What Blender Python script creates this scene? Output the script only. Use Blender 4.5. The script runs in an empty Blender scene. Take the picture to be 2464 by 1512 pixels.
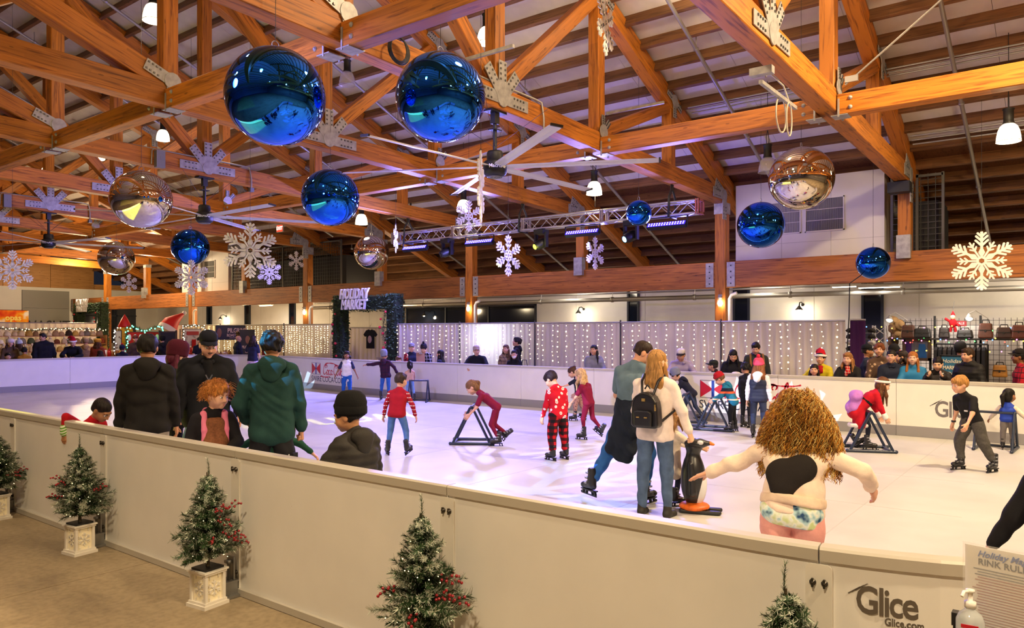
import bpy, bmesh, math, random
import numpy as np
from mathutils import Vector, Matrix, Euler
SC = bpy.context.scene
COL = SC.collection
PI = math.pi
R = math.radians
# ---------------------------------------------------------------- camera
# world axes: X across the hall (along the roof trusses), Y along the hall, Z up
CA, SA = math.cos(R(37.5)), math.sin(R(37.5))
FPX, CX, HY, EYE = 1811.0, 1232.0, 795.0, 1.90
cam = bpy.data.objects.new('camera', bpy.data.cameras.new('camera'))
COL.objects.link(cam)
cam.location = (0, 0, EYE)
cam.rotation_euler = (PI / 2, 0, R(37.5 - 90))
cam.data.sensor_width = 36
cam.data.lens = 36 * FPX / 2464
cam.data.shift_y = (HY - 756) / 2464
cam.data.clip_start = 0.05
cam.data.clip_end = 300
SC.camera = cam
# ---------------------------------------------------------------- world, exposure
w = bpy.data.worlds.new('world'); SC.world = w; w.use_nodes = True
w.node_tree.nodes['Background'].inputs[0].default_value = (0.012, 0.014, 0.022, 1)
w.node_tree.nodes['Background'].inputs[1].default_value = 1.0
SC.view_settings.view_transform = 'Standard'
SC.view_settings.look = 'None'
SC.view_settings.gamma = 1
SC.view_settings.use_curve_mapping = False
SC.view_settings.exposure = 0.0
try:
    SC.cycles.use_denoising = True
    SC.cycles.use_light_tree = True
    SC.cycles.max_bounces = 7
    SC.cycles.diffuse_bounces = 4
    SC.cycles.glossy_bounces = 4
    SC.cycles.transmission_bounces = 4
    SC.cycles.transparent_max_bounces = 8
    SC.cycles.sample_clamp_indirect = 6
    SC.cycles.caustics_reflective = False
    SC.cycles.caustics_refractive = False
except Exception:
    pass
def lamp(name, kind, loc, color, power, aim=None, size=0.1, size_y=None, angle=60, blend=0.5):
    l = bpy.data.lights.new(name, kind)
    l.energy = power; l.color = color
    if kind == 'AREA':
        l.shape = 'RECTANGLE' if size_y else 'SQUARE'
        l.size = size
        if size_y: l.size_y = size_y
    elif kind == 'SPOT':
        l.spot_size = R(angle); l.spot_blend = blend; l.shadow_soft_size = size
    else:
        l.shadow_soft_size = size
    o = bpy.data.objects.new(name, l); COL.objects.link(o)
    o.location = loc
    if aim is not None:
        o.rotation_euler = (Vector(aim) - Vector(loc)).to_track_quat('-Z', 'Y').to_euler()
    return o
WARM = (1.0, 0.77, 0.47)
# warm high-bay lamps of the hall (those in view hang inside their glass bells), unseen lamps and added warm fill
LIT = [(16.8, 1.2), (16.8, 10.2), (16.8, 14.7), (16.8, 19.2), (12.4, 10.2), (12.4, 19.2), (12.4, 23.7), (12.4, 28.2), (12.4, 32.7), (7.5, 14.7), (7.5, 19.2), (7.5, 23.7)]
UNLIT = [(16.8, 5.7), (12.4, 14.7)]
ROWZ = {16.8: 5.75, 12.4: 8.35, 7.5: 8.35}
for x, y in LIT: lamp('high_bay_and_fill', 'POINT', (x, y, ROWZ[x] - 0.42), WARM, {16.8: 60, 12.4: 70, 7.5: 30}[x] if (x, y) != (16.8, 1.2) else 90, size=0.1)
for x, y, z, p in [(10.5, -1.0, 8.0, 2900), (3.0, -3.6, 7.4, 1900), (-2.0, 0.8, 7.2, 1700), (1.0, 6.0, 8.2, 520), (1.0, 12.0, 8.4, 260), (15.0, -4.0, 7.0, 900), (0.5, 20.0, 8.4, 300)]:
    lamp('high_bay_and_fill', 'SPOT', (x, y, z), WARM, p, aim=(x, y, 0), size=0.2, angle=165, blend=.35)  # unseen spots with no fixtures, some added to brighten the far side
for x, y, z, p in [(10.5, -1.0, 8.0, 380), (3.0, -3.6, 7.6, 320), (1.0, 6.0, 8.6, 110), (4.5, 10.2, 8.6, 60), (8.0, 5.5, 7.6, 300), (12.0, 3.2, 8.0, 140), (13.0, 5.9, 8.3, 110)]: lamp('deck_fill', 'POINT', (x, y, z), WARM, p, size=0.3)  # added uplight for the roof deck, kept out of view; no bells here
for y in (36, 43): lamp('high_bay_and_fill', 'POINT', (18, y, 5.2), WARM, 380, size=0.2)  # added fill brightening the end wall, no bells hang here
# blue-violet stage wash bars on the lighting truss, aimed at the rink
VIO = (0.26, 0.24, 1.0)
for y, aim, p in [(16.7, (7, 20), 750), (13.7, (6, 16), 650), (10.2, (7, 11), 250), (7.9, (8, 7.5), 200)]:
    lamp('wash_bar_light', 'AREA', (16.45, y, 4.35), VIO, p, aim=(aim[0], aim[1], 0), size=1.0, size_y=0.12)
# projectors on the near side: cool spots throwing snowflake patterns over the rink and the skaters' backs
def snow_gobo(o, k):
    """cut the beam to a six-armed snowflake; k = half-width of the pattern as tan(angle)"""
    l = o.data; l.use_nodes = True; nt = l.node_tree; em = nt.nodes['Emission']
    N = lambda t: nt.nodes.new('ShaderNode' + t)
    def mt(op, a, b=None):
        n = N('Math'); n.operation = op
        for i, v in enumerate((a, b)):
            if v is None: continue
            if isinstance(v, (int, float)): n.inputs[i].default_value = v
            else: nt.links.new(v, n.inputs[i])
        return n.outputs[0]
    tc = N('TexCoord'); sp = N('SeparateXYZ'); nt.links.new(tc.outputs['Normal'], sp.inputs[0])
    z = mt('MULTIPLY', mt('ABSOLUTE', sp.outputs[2]), k); x = mt('DIVIDE', sp.outputs[0], z); y = mt('DIVIDE', sp.outputs[1], z)
    r = mt('SQRT', mt('ADD', mt('MULTIPLY', x, x), mt('MULTIPLY', y, y))); th = mt('ARCTAN2', y, x)
    ph = mt('ABSOLUTE', mt('SUBTRACT', mt('FRACT', mt('ADD', mt('DIVIDE', th, PI / 3), 10.5)), 0.5)); ph = mt('MULTIPLY', ph, PI / 3)
    u, v = mt('MULTIPLY', r, mt('COSINE', ph)), mt('MULTIPLY', r, mt('SINE', ph))
    m = mt('MULTIPLY', mt('LESS_THAN', v, 0.055), mt('LESS_THAN', u, 1.0))
    for u0 in (0.35, 0.62):
        d = mt('ABSOLUTE', mt('SUBTRACT', mt('SUBTRACT', u, u0), v)); b = mt('MULTIPLY', mt('LESS_THAN', d, 0.07), mt('LESS_THAN', v, 0.24)); m = mt('MAXIMUM', m, b)
    nt.links.new(m, em.inputs['Strength'])
for loc, aim, c, p, k in [((-.5, 7.6, 5.3), (11.9, 5.5, 0.05), (.75, .82, 1), 7500, .13), ((-.5, 9.2, 5.3), (12.2, 18.6, .05), (.45, .7, 1), 26000, .085), ((-.5, 12, 5.3), (5.3, 21.4, .05), (.35, .6, 1), 12000, .10),
                          ((.2, 5.2, 5.3), (6.3, 5.1, .6), (.12, .40, 1), 4800, .16), ((.6, 9.6, 5.3), (3.85, 4.9, 1.45), (.05, .50, 1), 9000, .11)]:
    snow_gobo(lamp('snowflake_projector', 'SPOT', loc, c, p, aim=aim, size=.004, angle=30, blend=.1), k)
lamp('cool_wash', 'SPOT', (3.2, 6.6, 5.4), (.50, .56, 1.0), 180, aim=(6.8, 5.4, 0), size=.3, angle=75, blend=.9)
lamp('violet_fill', 'SPOT', (3.4, 9.0, 5.3), (.28, .27, 1.0), 1900, aim=(14.6, 8.5, .3), size=.3, angle=95, blend=.9)  # added violet fill for the far boards, from an unseen source
for y in (16.7, 13.7, 10.2, 7.9): lamp('wash_bar_spill', 'POINT', (17.2, y, 4.5), (.16, .14, 1.0), 50 if y > 8 else 110, size=.03)

# ---------------------------------------------------------------- pixel -> place
def ray(px, py=HY):
    r = (px - CX) / FPX
    return Vector((CA + SA * r, SA - CA * r, -(py - HY) / FPX))
def at_d(px, py, d): return Vector((0, 0, EYE)) + ray(px, py) * d
def at_z(px, py, z=0.0): v = ray(px, py); return Vector((0, 0, EYE)) + v * ((z - EYE) / v.z)
def at_X(px, py, X): v = ray(px, py); return Vector((0, 0, EYE)) + v * (X / v.x)
def at_Y(px, py, Y): v = ray(px, py); return Vector((0, 0, EYE)) + v * (Y / v.y)
# ---------------------------------------------------------------- materials
def lin(h):
    if not isinstance(h, str): return tuple(h)[:3]
    h = h.lstrip('#')
    f = lambda c: c / 12.92 if c <= 0.04045 else ((c + 0.055) / 1.055) ** 2.4
    return tuple(f(int(h[i:i + 2], 16) / 255) for i in (0, 2, 4))
MATS = {}
def nodes_of(m):
    m.use_nodes = True
    return m.node_tree, m.node_tree.nodes['Principled BSDF']
def bump(nt, b, scale=60, strength=0.15, dist=0.01, detail=3, coord='Object', stretch=None):
    tc = nt.nodes.new('ShaderNodeTexCoord'); n = nt.nodes.new('ShaderNodeTexNoise'); bp = nt.nodes.new('ShaderNodeBump')
    n.inputs['Scale'].default_value = scale; n.inputs['Detail'].default_value = detail
    if stretch:
        mp = nt.nodes.new('ShaderNodeMapping'); mp.inputs['Scale'].default_value = stretch
        nt.links.new(tc.outputs[coord], mp.inputs[0]); nt.links.new(mp.outputs[0], n.inputs['Vector'])
    else:
        nt.links.new(tc.outputs[coord], n.inputs['Vector'])
    bp.inputs['Strength'].default_value = strength; bp.inputs['Distance'].default_value = dist
    nt.links.new(n.outputs['Fac'], bp.inputs['Height']); nt.links.new(bp.outputs[0], b.inputs['Normal'])
def M(c, rough=0.6, metal=0.0, nm=None, bmp=None, spec=0.5, alpha=None, emit=None, es=1.0, var=0.0, vs=8.0, trans=0.0, sheen=0.0, sub=0.0):
    key = (c, rough, metal, nm, bmp, spec, alpha, emit, es, var, vs, trans, sheen, sub)
    if key in MATS: return MATS[key]
    m = bpy.data.materials.new(nm or 'paint'); MATS[key] = m
    nt, b = nodes_of(m)
    col = lin(c)
    b.inputs['Base Color'].default_value = (*col, 1)
    b.inputs['Roughness'].default_value = rough
    b.inputs['Metallic'].default_value = metal
    b.inputs['Specular IOR Level'].default_value = spec
    if sheen: b.inputs['Sheen Weight'].default_value = sheen
    if trans: b.inputs['Transmission Weight'].default_value = trans
    if alpha is not None: b.inputs['Alpha'].default_value = alpha
    if emit is not None:
        b.inputs['Emission Color'].default_value = (*lin(emit), 1); b.inputs['Emission Strength'].default_value = es
        m.cycles.emission_sampling = 'NONE'
    if sub:
        b.inputs['Subsurface Weight'].default_value = sub; b.inputs['Subsurface Radius'].default_value = (0.02, 0.008, 0.004)
    if var:
        tc = nt.nodes.new('ShaderNodeTexCoord'); n = nt.nodes.new('ShaderNodeTexNoise'); r = nt.nodes.new('ShaderNodeValToRGB')
        n.inputs['Scale'].default_value = vs; n.inputs['Detail'].default_value = 4
        nt.links.new(tc.outputs['Object'], n.inputs['Vector']); nt.links.new(n.outputs['Fac'], r.inputs[0])
        r.color_ramp.elements[0].position = 0.3; r.color_ramp.elements[1].position = 0.7
        r.color_ramp.elements[0].color = (*[max(0, x * (1 - var)) for x in col], 1)
        r.color_ramp.elements[1].color = (*[min(1, x * (1 + var)) for x in col], 1)
        nt.links.new(r.outputs[0], b.inputs['Base Color'])
    if bmp: bump(nt, b, *bmp)
    return m
def cloth(c, rough=0.85, b=0.35, sc=140, **k):
    return M(c, rough, nm='cloth', bmp=(sc, b, 0.004), spec=0.25, var=k.pop('var', 0.10), vs=k.pop('vs', 14), **k)
def ramp(nt, fac, stops):
    r = nt.nodes.new('ShaderNodeValToRGB'); e = r.color_ramp.elements
    while len(e) > 1: e.remove(e[0])
    e[0].position = stops[0][0]; e[0].color = (*lin(stops[0][1]), 1)
    for p, c in stops[1:]:
        x = e.new(p); x.color = (*lin(c), 1)
    nt.links.new(fac, r.inputs[0]); return r.outputs[0]
def nn(nt, t, **k):
    n = nt.nodes.new('ShaderNode' + t)
    for a, v in k.items():
        if isinstance(v, bpy.types.NodeSocket): nt.links.new(v, n.inputs[a.replace('_', ' ')])
        elif a.startswith('i') and a[1:].isdigit():
            n.inputs[int(a[1:])].default_value = v
        else: setattr(n, a, v)
    return n
def math_(nt, op, a, b=None, c=None):
    n = nt.nodes.new('ShaderNodeMath'); n.operation = op
    for i, v in enumerate((a, b, c)):
        if v is None: continue
        if isinstance(v, (int, float)): n.inputs[i].default_value = v
        else: nt.links.new(v, n.inputs[i])
    return n.outputs[0]
def mixc(nt, fac, a, b):
    n = nt.nodes.new('ShaderNodeMix'); n.data_type = 'RGBA'
    nt.links.new(fac, n.inputs[0]) if not isinstance(fac, (int, float)) else setattr(n.inputs[0], 'default_value', fac)
    for i, v in ((6, a), (7, b)):
        if isinstance(v, bpy.types.NodeSocket): nt.links.new(v, n.inputs[i])
        else: n.inputs[i].default_value = (*lin(v), 1)
    return n.outputs[2]
def wood(nm, light, dark, rough=0.5, lam=0.042):
    """glulam: grain along local X, laminations across local Z, scattered knots; the tone differs from beam to beam"""
    m = bpy.data.materials.new(nm); nt, b = nodes_of(m)
    tc = nn(nt, 'TexCoord'); oi = nn(nt, 'ObjectInfo')
    off = nn(nt, 'VectorMath', operation='MULTIPLY_ADD')
    cb = nn(nt, 'CombineXYZ')
    for i in range(3): nt.links.new(oi.outputs['Random'], cb.inputs[i])
    nt.links.new(cb.outputs[0], off.inputs[0]); off.inputs[1].default_value = (37, 11, 23)
    nt.links.new(tc.outputs['Object'], off.inputs[2])
    mp = nn(nt, 'Mapping'); mp.inputs['Scale'].default_value = (0.7, 9, 14); nt.links.new(off.outputs[0], mp.inputs[0])
    n1 = nn(nt, 'TexNoise'); n1.inputs['Scale'].default_value = 2.2; n1.inputs['Detail'].default_value = 6; n1.inputs['Distortion'].default_value = 0.6
    nt.links.new(mp.outputs[0], n1.inputs['Vector'])
    c = ramp(nt, n1.outputs['Fac'], [(0.28, dark), (0.5, light), (0.75, light)])
    sep = nn(nt, 'SeparateXYZ'); nt.links.new(tc.outputs['Object'], sep.inputs[0])
    lay = math_(nt, 'FLOOR', math_(nt, 'DIVIDE', sep.outputs[2], lam))
    seg = math_(nt, 'FLOOR', math_(nt, 'DIVIDE', math_(nt, 'ADD', sep.outputs[0], math_(nt, 'MULTIPLY', lay, 1.37)), 2.3))
    wn = nn(nt, 'TexWhiteNoise', noise_dimensions='3D')
    cb2 = nn(nt, 'CombineXYZ'); nt.links.new(lay, cb2.inputs[0]); nt.links.new(seg, cb2.inputs[1]); nt.links.new(oi.outputs['Random'], cb2.inputs[2])
    nt.links.new(cb2.outputs[0], wn.inputs['Vector'])
    tone = math_(nt, 'MULTIPLY_ADD', wn.outputs['Value'], 0.34, 0.80)
    tone = math_(nt, 'MULTIPLY', tone, math_(nt, 'MULTIPLY_ADD', oi.outputs['Random'], 0.3, 0.85))
    vo = nn(nt, 'TexVoronoi'); vo.inputs['Scale'].default_value = 3.2
    mp2 = nn(nt, 'Mapping'); mp2.inputs['Scale'].default_value = (0.6, 1.6, 2.2); nt.links.new(off.outputs[0], mp2.inputs[0]); nt.links.new(mp2.outputs[0], vo.inputs['Vector'])
    knot = math_(nt, 'GREATER_THAN', vo.outputs['Distance'], 0.10)
    tone = math_(nt, 'MULTIPLY', tone, math_(nt, 'MULTIPLY_ADD', knot, 0.45, 0.55))
    mul = nn(nt, 'VectorMath', operation='SCALE'); nt.links.new(c, mul.inputs[0]); nt.links.new(tone, mul.inputs['Scale'])
    nt.links.new(mul.outputs[0], b.inputs['Base Color'])
    b.inputs['Roughness'].default_value = rough; b.inputs['Specular IOR Level'].default_value = 0.35
    bp = nn(nt, 'Bump'); bp.inputs['Strength'].default_value = 0.12; bp.inputs['Distance'].default_value = 0.01
    nt.links.new(n1.outputs['Fac'], bp.inputs['Height']); nt.links.new(bp.outputs[0], b.inputs['Normal'])
    return m
# ---------------------------------------------------------------- objects
def props(o, label=None, cat=None, group=None, kind=None):
    if label: o['label'] = label
    if cat: o['category'] = cat
    if group: o['group'] = group
    if kind: o['kind'] = kind
    return o
def E(name, loc, label=None, cat=None, group=None, kind=None, rz=0.0):
    o = bpy.data.objects.new(name, None); COL.objects.link(o); o.location = loc; o.rotation_euler = (0, 0, rz)
    o.empty_display_size = 0.1
    return props(o, label, cat, group, kind)
def link(name, me, par=None, loc=(0, 0, 0), rot=(0, 0, 0), label=None, kind=None, scale=None):
    o = bpy.data.objects.new(name, me); COL.objects.link(o)
    if par is not None: o.parent = par
    o.location = loc; o.rotation_euler = rot
    if scale: o.scale = scale
    return props(o, label, kind=kind)
def copy_tree(o, par=None):
    c = o.copy(); COL.objects.link(c); c.parent = par
    for ch in list(o.children): copy_tree(ch, c)
    return c
class MB:
    """collects simple shapes into one mesh"""
    def __init__(s): s.v = []; s.f = []; s.mi = []; s.m = 0; s.sm = []; s.smooth = False
    def add(s, vs, fs, smooth=None):
        n = len(s.v); s.v += [tuple(v) for v in vs]
        for f in fs:
            s.f.append([i + n for i in f]); s.mi.append(s.m); s.sm.append(s.smooth if smooth is None else smooth)
        return s
    def box(s, c, d, rot=None, taper=1.0):
        x, y, z = d[0] / 2, d[1] / 2, d[2] / 2; c = Vector(c); t = taper
        vs = [Vector(p) for p in ((-x, -y, -z), (x, -y, -z), (x, y, -z), (-x, y, -z), (-x * t, -y * t, z), (x * t, -y * t, z), (x * t, y * t, z), (-x * t, y * t, z))]
        if rot is not None: vs = [rot @ v for v in vs]
        return s.add([v + c for v in vs], [(0, 3, 2, 1), (4, 5, 6, 7), (0, 1, 5, 4), (1, 2, 6, 5), (2, 3, 7, 6), (3, 0, 4, 7)])
    def beam(s, a, b, w_, h_, up=(0, 0, 1)):
        a, b = Vector(a), Vector(b); x = (b - a).normalized(); u = Vector(up)
        y = u.cross(x)
        if y.length < 1e-4: y = Vector((0, 1, 0)).cross(x)
        y.normalize(); z = x.cross(y)
        m = Matrix((x, y, z)).transposed()
        return s.box((a + b) / 2, ((b - a).length, w_, h_), m)
    def tube(s, pts, r, n=8, caps=True, closed=False):
        pts = [Vector(p) for p in pts]; N = len(pts)
        rs = r if isinstance(r, (list, tuple)) else [r] * N
        rings = []; prev = None
        for i, p in enumerate(pts):
            if closed: t = pts[(i + 1) % N] - pts[i - 1]
            else: t = (pts[min(i + 1, N - 1)] - pts[max(i - 1, 0)])
            if t.length < 1e-9: t = Vector((0, 0, 1))
            t.normalize()
            if prev is None:
                a = t.orthogonal().normalized()
            else:
                a = (prev - t * prev.dot(t))
                a = a.normalized() if a.length > 1e-6 else t.orthogonal().normalized()
            prev = a; b = t.cross(a)
            rings.append([p + (a * math.cos(2 * PI * k / n) + b * math.sin(2 * PI * k / n)) * rs[i] for k in range(n)])
        vs = [v for g in rings for v in g]; fs = []
        for i in range(N if closed else N - 1):
            j = (i + 1) % N
            for k in range(n):
                fs.append((i * n + k, i * n + (k + 1) % n, j * n + (k + 1) % n, j * n + k))
        s.add(vs, fs, True)
        if caps and not closed:
            s.add(rings[0], [tuple(range(n - 1, -1, -1))], False); s.add(rings[-1], [tuple(range(n))], False)
        return s
    def lathe(s, prof, n=20, c=(0, 0, 0), smooth=True, rot=None):
        c = Vector(c); vs = []
        for r, z in prof:
            for k in range(n):
                v = Vector((r * math.cos(2 * PI * k / n), r * math.sin(2 * PI * k / n), z))
                vs.append((rot @ v if rot is not None else v) + c)
        fs = []
        for i in range(len(prof) - 1):
            for k in range(n): fs.append((i * n + k, i * n + (k + 1) % n, (i + 1) * n + (k + 1) % n, (i + 1) * n + k))
        if prof[0][0] > 1e-6: fs.append(tuple(range(n - 1, -1, -1)))
        if prof[-1][0] > 1e-6: fs.append(tuple((len(prof) - 1) * n + k for k in range(n)))
        return s.add(vs, fs, smooth)
    def ball(s, c, r, n=12, m=8, sc=(1, 1, 1), rot=None):
        prof = [(max(1e-7, r * math.sin(PI * i / m)), -r * math.cos(PI * i / m)) for i in range(m + 1)]
        c = Vector(c); vs = []
        for a, z in prof:
            for k in range(n):
                v = Vector((a * math.cos(2 * PI * k / n) * sc[0], a * math.sin(2 * PI * k / n) * sc[1], z * sc[2]))
                vs.append((rot @ v if rot is not None else v) + c)
        fs = [(i * n + k, i * n + (k + 1) % n, (i + 1) * n + (k + 1) % n, (i + 1) * n + k) for i in range(m) for k in range(n)]
        return s.add(vs, fs, True)
    def prism(s, poly, t, mat=None, z0=0.0):
        """poly in local XY, extruded along Z by t (convex or simple polygon)"""
        n = len(poly)
        vs = [Vector((p[0], p[1], z0)) for p in poly] + [Vector((p[0], p[1], z0 + t)) for p in poly]
        if mat is not None: vs = [mat @ v for v in vs]
        fs = [tuple(range(n - 1, -1, -1)), tuple(range(n, 2 * n))] + [(i, (i + 1) % n, n + (i + 1) % n, n + i) for i in range(n)]
        return s.add(vs, fs)
    def mesh(s, name, mats):
        me = bpy.data.meshes.new(name); me.from_pydata(s.v, [], s.f)
        for m in (mats if isinstance(mats, (list, tuple)) else [mats]): me.materials.append(m)
        me.polygons.foreach_set('use_smooth', s.sm)
        if any(s.mi): me.polygons.foreach_set('material_index', s.mi)
        me.validate(); me.update(); return me
    def build(s, name, mats, par=None, loc=(0, 0, 0), rot=(0, 0, 0), label=None, kind=None):
        return link(name, s.mesh(name, mats), par, loc, rot, label, kind)
def bevel(o, wd=0.01, seg=2):
    b = o.modifiers.new('bevel', 'BEVEL'); b.width = wd; b.segments = seg; b.limit_method = 'ANGLE'; b.angle_limit = R(40)
    return o
def timber(name, a, b, w_, h_, mat, par=None, label=None, up=(0, 0, 1), bev=0.012):
    """one beam: its own object with local X along its length"""
    a, b = Vector(a), Vector(b); x = (b - a).normalized(); y = Vector(up).cross(x)
    if y.length < 1e-4: y = Vector((0, 1, 0))
    y.normalize(); z = x.cross(y)
    L = (b - a).length; k = bev
    mb = MB()
    # long box with chamfered edges
    ring = [(-w_ / 2 + k, -h_ / 2), (w_ / 2 - k, -h_ / 2), (w_ / 2, -h_ / 2 + k), (w_ / 2, h_ / 2 - k), (w_ / 2 - k, h_ / 2), (-w_ / 2 + k, h_ / 2), (-w_ / 2, h_ / 2 - k), (-w_ / 2, -h_ / 2 + k)]
    vs = [(-L / 2, p[0], p[1]) for p in ring] + [(L / 2, p[0], p[1]) for p in ring]
    fs = [tuple(range(7, -1, -1)), tuple(range(8, 16))] + [(i, (i + 1) % 8, 8 + (i + 1) % 8, 8 + i) for i in range(8)]
    mb.add(vs, fs)
    o = mb.build(name, mat, par, label=label)
    m = Matrix((x, y, z)).transposed().to_4x4(); m.translation = (a + b) / 2
    if par is not None:
        m = Matrix.Translation(-Vector(par.location)) @ m
    o.matrix_local = m
    return o
def text_mesh(txt, size, depth, mat, name='lettering', par=None, loc=(0, 0, 0), rot=(0, 0, 0), shear=0.0, bold=0.0, sx=1.0, space=1.0, line=1.0, align='CENTER'):
    cu = bpy.data.curves.new(name, 'FONT'); cu.body = txt; cu.size = size; cu.extrude = depth; cu.shear = shear; cu.offset = bold
    cu.align_x = align; cu.align_y = 'CENTER'; cu.space_character = space; cu.space_line = line; cu.resolution_u = 3
    t = bpy.data.objects.new(name, cu); COL.objects.link(t)
    dg = bpy.context.evaluated_depsgraph_get()
    me = bpy.data.meshes.new_from_object(t.evaluated_get(dg)); bpy.data.objects.remove(t)
    me.materials.clear(); me.materials.append(mat)
    o = link(name, me, par, loc, rot)
    if sx != 1.0: o.scale = (sx, 1, 1)
    return o

# ================================================================ the hall
rnd = random.Random(7)
WOOD = wood('glulam', 'b97024', '6e3810'); GWOOD = wood('glulam_girder', 'a8662e', '6a3a18')
PURL = wood('purlin_wood', '7d5636', '4c3120', lam=0.2)
PLY = wood('plywood', 'c08a4c', '8f5f2c', lam=3)
STEEL = M('a3a09c', 0.45, 0.3, nm='galvanised_steel', bmp=(40, 0.2, 0.004), var=0.25, vs=9)
DARKSTEEL = M('2a2a2c', 0.45, 0.6, nm='dark_steel')
BLACK = M('121214', 0.5, nm='black_plastic')
PIPE = M('a9a6a2', 0.4, 0.7, nm='pipe_metal')
WHITEP = M('e4e2dc', 0.6, nm='white_paint', var=0.04, vs=2)
# ---- floor: ground concrete with stains and saw joints
def floor_mat():
    m = bpy.data.materials.new('concrete'); nt, b = nodes_of(m); tc = nn(nt, 'TexCoord')
    a = nn(nt, 'TexNoise'); a.inputs['Scale'].default_value = 0.9; a.inputs['Detail'].default_value = 8; a.inputs['Roughness'].default_value = 0.65
    mp = nn(nt, 'Mapping'); mp.inputs['Scale'].default_value = (1, 0.45, 1); mp.inputs['Rotation'].default_value = (0, 0, 0.5)
    nt.links.new(tc.outputs['Object'], mp.inputs[0]); nt.links.new(mp.outputs[0], a.inputs['Vector'])
    f = nn(nt, 'TexNoise'); f.inputs['Scale'].default_value = 22; f.inputs['Detail'].default_value = 6; nt.links.new(tc.outputs['Object'], f.inputs['Vector'])
    c = ramp(nt, a.outputs['Fac'], [(0.30, '6e5f4c'), (0.46, '98876c'), (0.7, 'ad9a7c')])
    c2 = ramp(nt, f.outputs['Fac'], [(0.3, 'dadada'), (0.6, 'ffffff')])
    mx = nn(nt, 'Mix', data_type='RGBA', blend_type='MULTIPLY'); mx.inputs[0].default_value = 0.8
    nt.links.new(c, mx.inputs[6]); nt.links.new(c2, mx.inputs[7])
    nt.links.new(mx.outputs[2], b.inputs['Base Color']); b.inputs['Roughness'].default_value = 0.62
    bp = nn(nt, 'Bump'); bp.inputs['Strength'].default_value = 0.15; bp.inputs['Distance'].default_value = 0.01
    nt.links.new(f.outputs['Fac'], bp.inputs['Height']); nt.links.new(bp.outputs[0], b.inputs['Normal'])
    return m
mb = MB()
for i in range(10):            # slabs with recessed saw cuts between them
    for j in range(14):
        mb.box((-16.5 + i * 4.6 + 0.9, -10.0 + j * 4.6, -0.1), (4.59, 4.59, 0.2))
mb.build('floor', floor_mat(), kind='structure')
# ---- rink outline (travelled with the outside on the right hand)
XN, XF, Y0, YE, RC, ICE = 3.13, 14.65, -0.9, 25.4, 2.0, 0.05
def arc(cx, cy, r, a0, a1, n=14):
    return [(cx + r * math.cos(R(a0 + (a1 - a0) * i / n)), cy + r * math.sin(R(a0 + (a1 - a0) * i / n))) for i in range(n + 1)]
path = [(XN, 22.9)] + arc(XN + RC, Y0 + RC, RC, 180, 270) + arc(XF - RC, Y0 + RC, RC, 270, 360)
path += [(XF, 16.2), (14.75, 17.6), (15.0, 19.2), (15.25, 20.6), (15.35, 21.8)] + arc(12.95, 23.0, 2.4, 8, 90) + arc(XN + 2.5, 22.9, 2.5, 90, 180)
pts = [Vector((p[0], p[1], 0)) for p in path]
cum = [0.0]
for a, b in zip(pts, pts[1:]): cum.append(cum[-1] + (b - a).length)
def rp(s):
    s = max(0, min(cum[-1] - 1e-6, s))
    import bisect
    i = max(0, bisect.bisect_right(cum, s) - 1)
    a, b = pts[i], pts[i + 1]; t = (b - a).normalized()
    return a + t * (s - cum[i]), t
def rn(s):
    _, t0 = rp(max(0, s - 0.12)); _, t1 = rp(s + 0.12); t = (t0 + t1).normalized()
    return Vector((t.y, -t.x, 0)), t
def s_near(y): return 22.9 - y
S_FAR0 = cum[1 + 14 + 1 + 14]   # end of the second corner: (XF, 1.1)
def s_far(y): return S_FAR0 + (y - 1.1)
mb = MB(); pp = [(p.x, p.y) for p in pts[:-1]]
mb.prism(pp, ICE - 0.002, z0=0.002)
def ice_mat():
    m = bpy.data.materials.new('synthetic_ice'); nt, b = nodes_of(m); tc = nn(nt, 'TexCoord')
    n = nn(nt, 'TexNoise'); n.inputs['Scale'].default_value = 1.2; n.inputs['Detail'].default_value = 7; nt.links.new(tc.outputs['Object'], n.inputs['Vector'])
    c = ramp(nt, n.outputs['Fac'], [(0.3, 'b8b6b3'), (0.65, 'c6c4c1')])
    sc = nn(nt, 'TexNoise'); sc.inputs['Scale'].default_value = 3.5; sc.inputs['Detail'].default_value = 9; sc.inputs['Distortion'].default_value = 2.5
    mp = nn(nt, 'Mapping'); mp.inputs['Scale'].default_value = (6, 0.8, 1); mp.inputs['Rotation'].default_value = (0, 0, 0.4)
    nt.links.new(tc.outputs['Object'], mp.inputs[0]); nt.links.new(mp.outputs[0], sc.inputs['Vector'])
    nt.links.new(c, b.inputs['Base Color']); b.inputs['Roughness'].default_value = 0.42; b.inputs['Specular IOR Level'].default_value = 0.3
    bp = nn(nt, 'Bump'); bp.inputs['Strength'].default_value = 0.05; bp.inputs['Distance'].default_value = 0.01
    nt.links.new(sc.outputs['Fac'], bp.inputs['Height']); nt.links.new(bp.outputs[0], b.inputs['Normal'])
    return m
ICEM = ice_mat()
ice = mb.build('ice_floor', ICEM, kind='structure')
# the sheet is laid from big plates: thin seams, as shallow raised plate edges
mb = MB(); mb.m = 0
SEAM = M('b6b4b0', 0.5, nm='plate_seam')
for yy in range(1, 25, 2): mb.box((9, yy + 0.9, ICE + 0.0005), (11.3, 0.012, 0.001))
for xx in range(4, 15, 2): mb.box((xx + 0.6, 12, ICE + 0.0005), (0.012, 22, 0.001))
mb.build('seam', SEAM, ice, kind='stuff')
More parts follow.
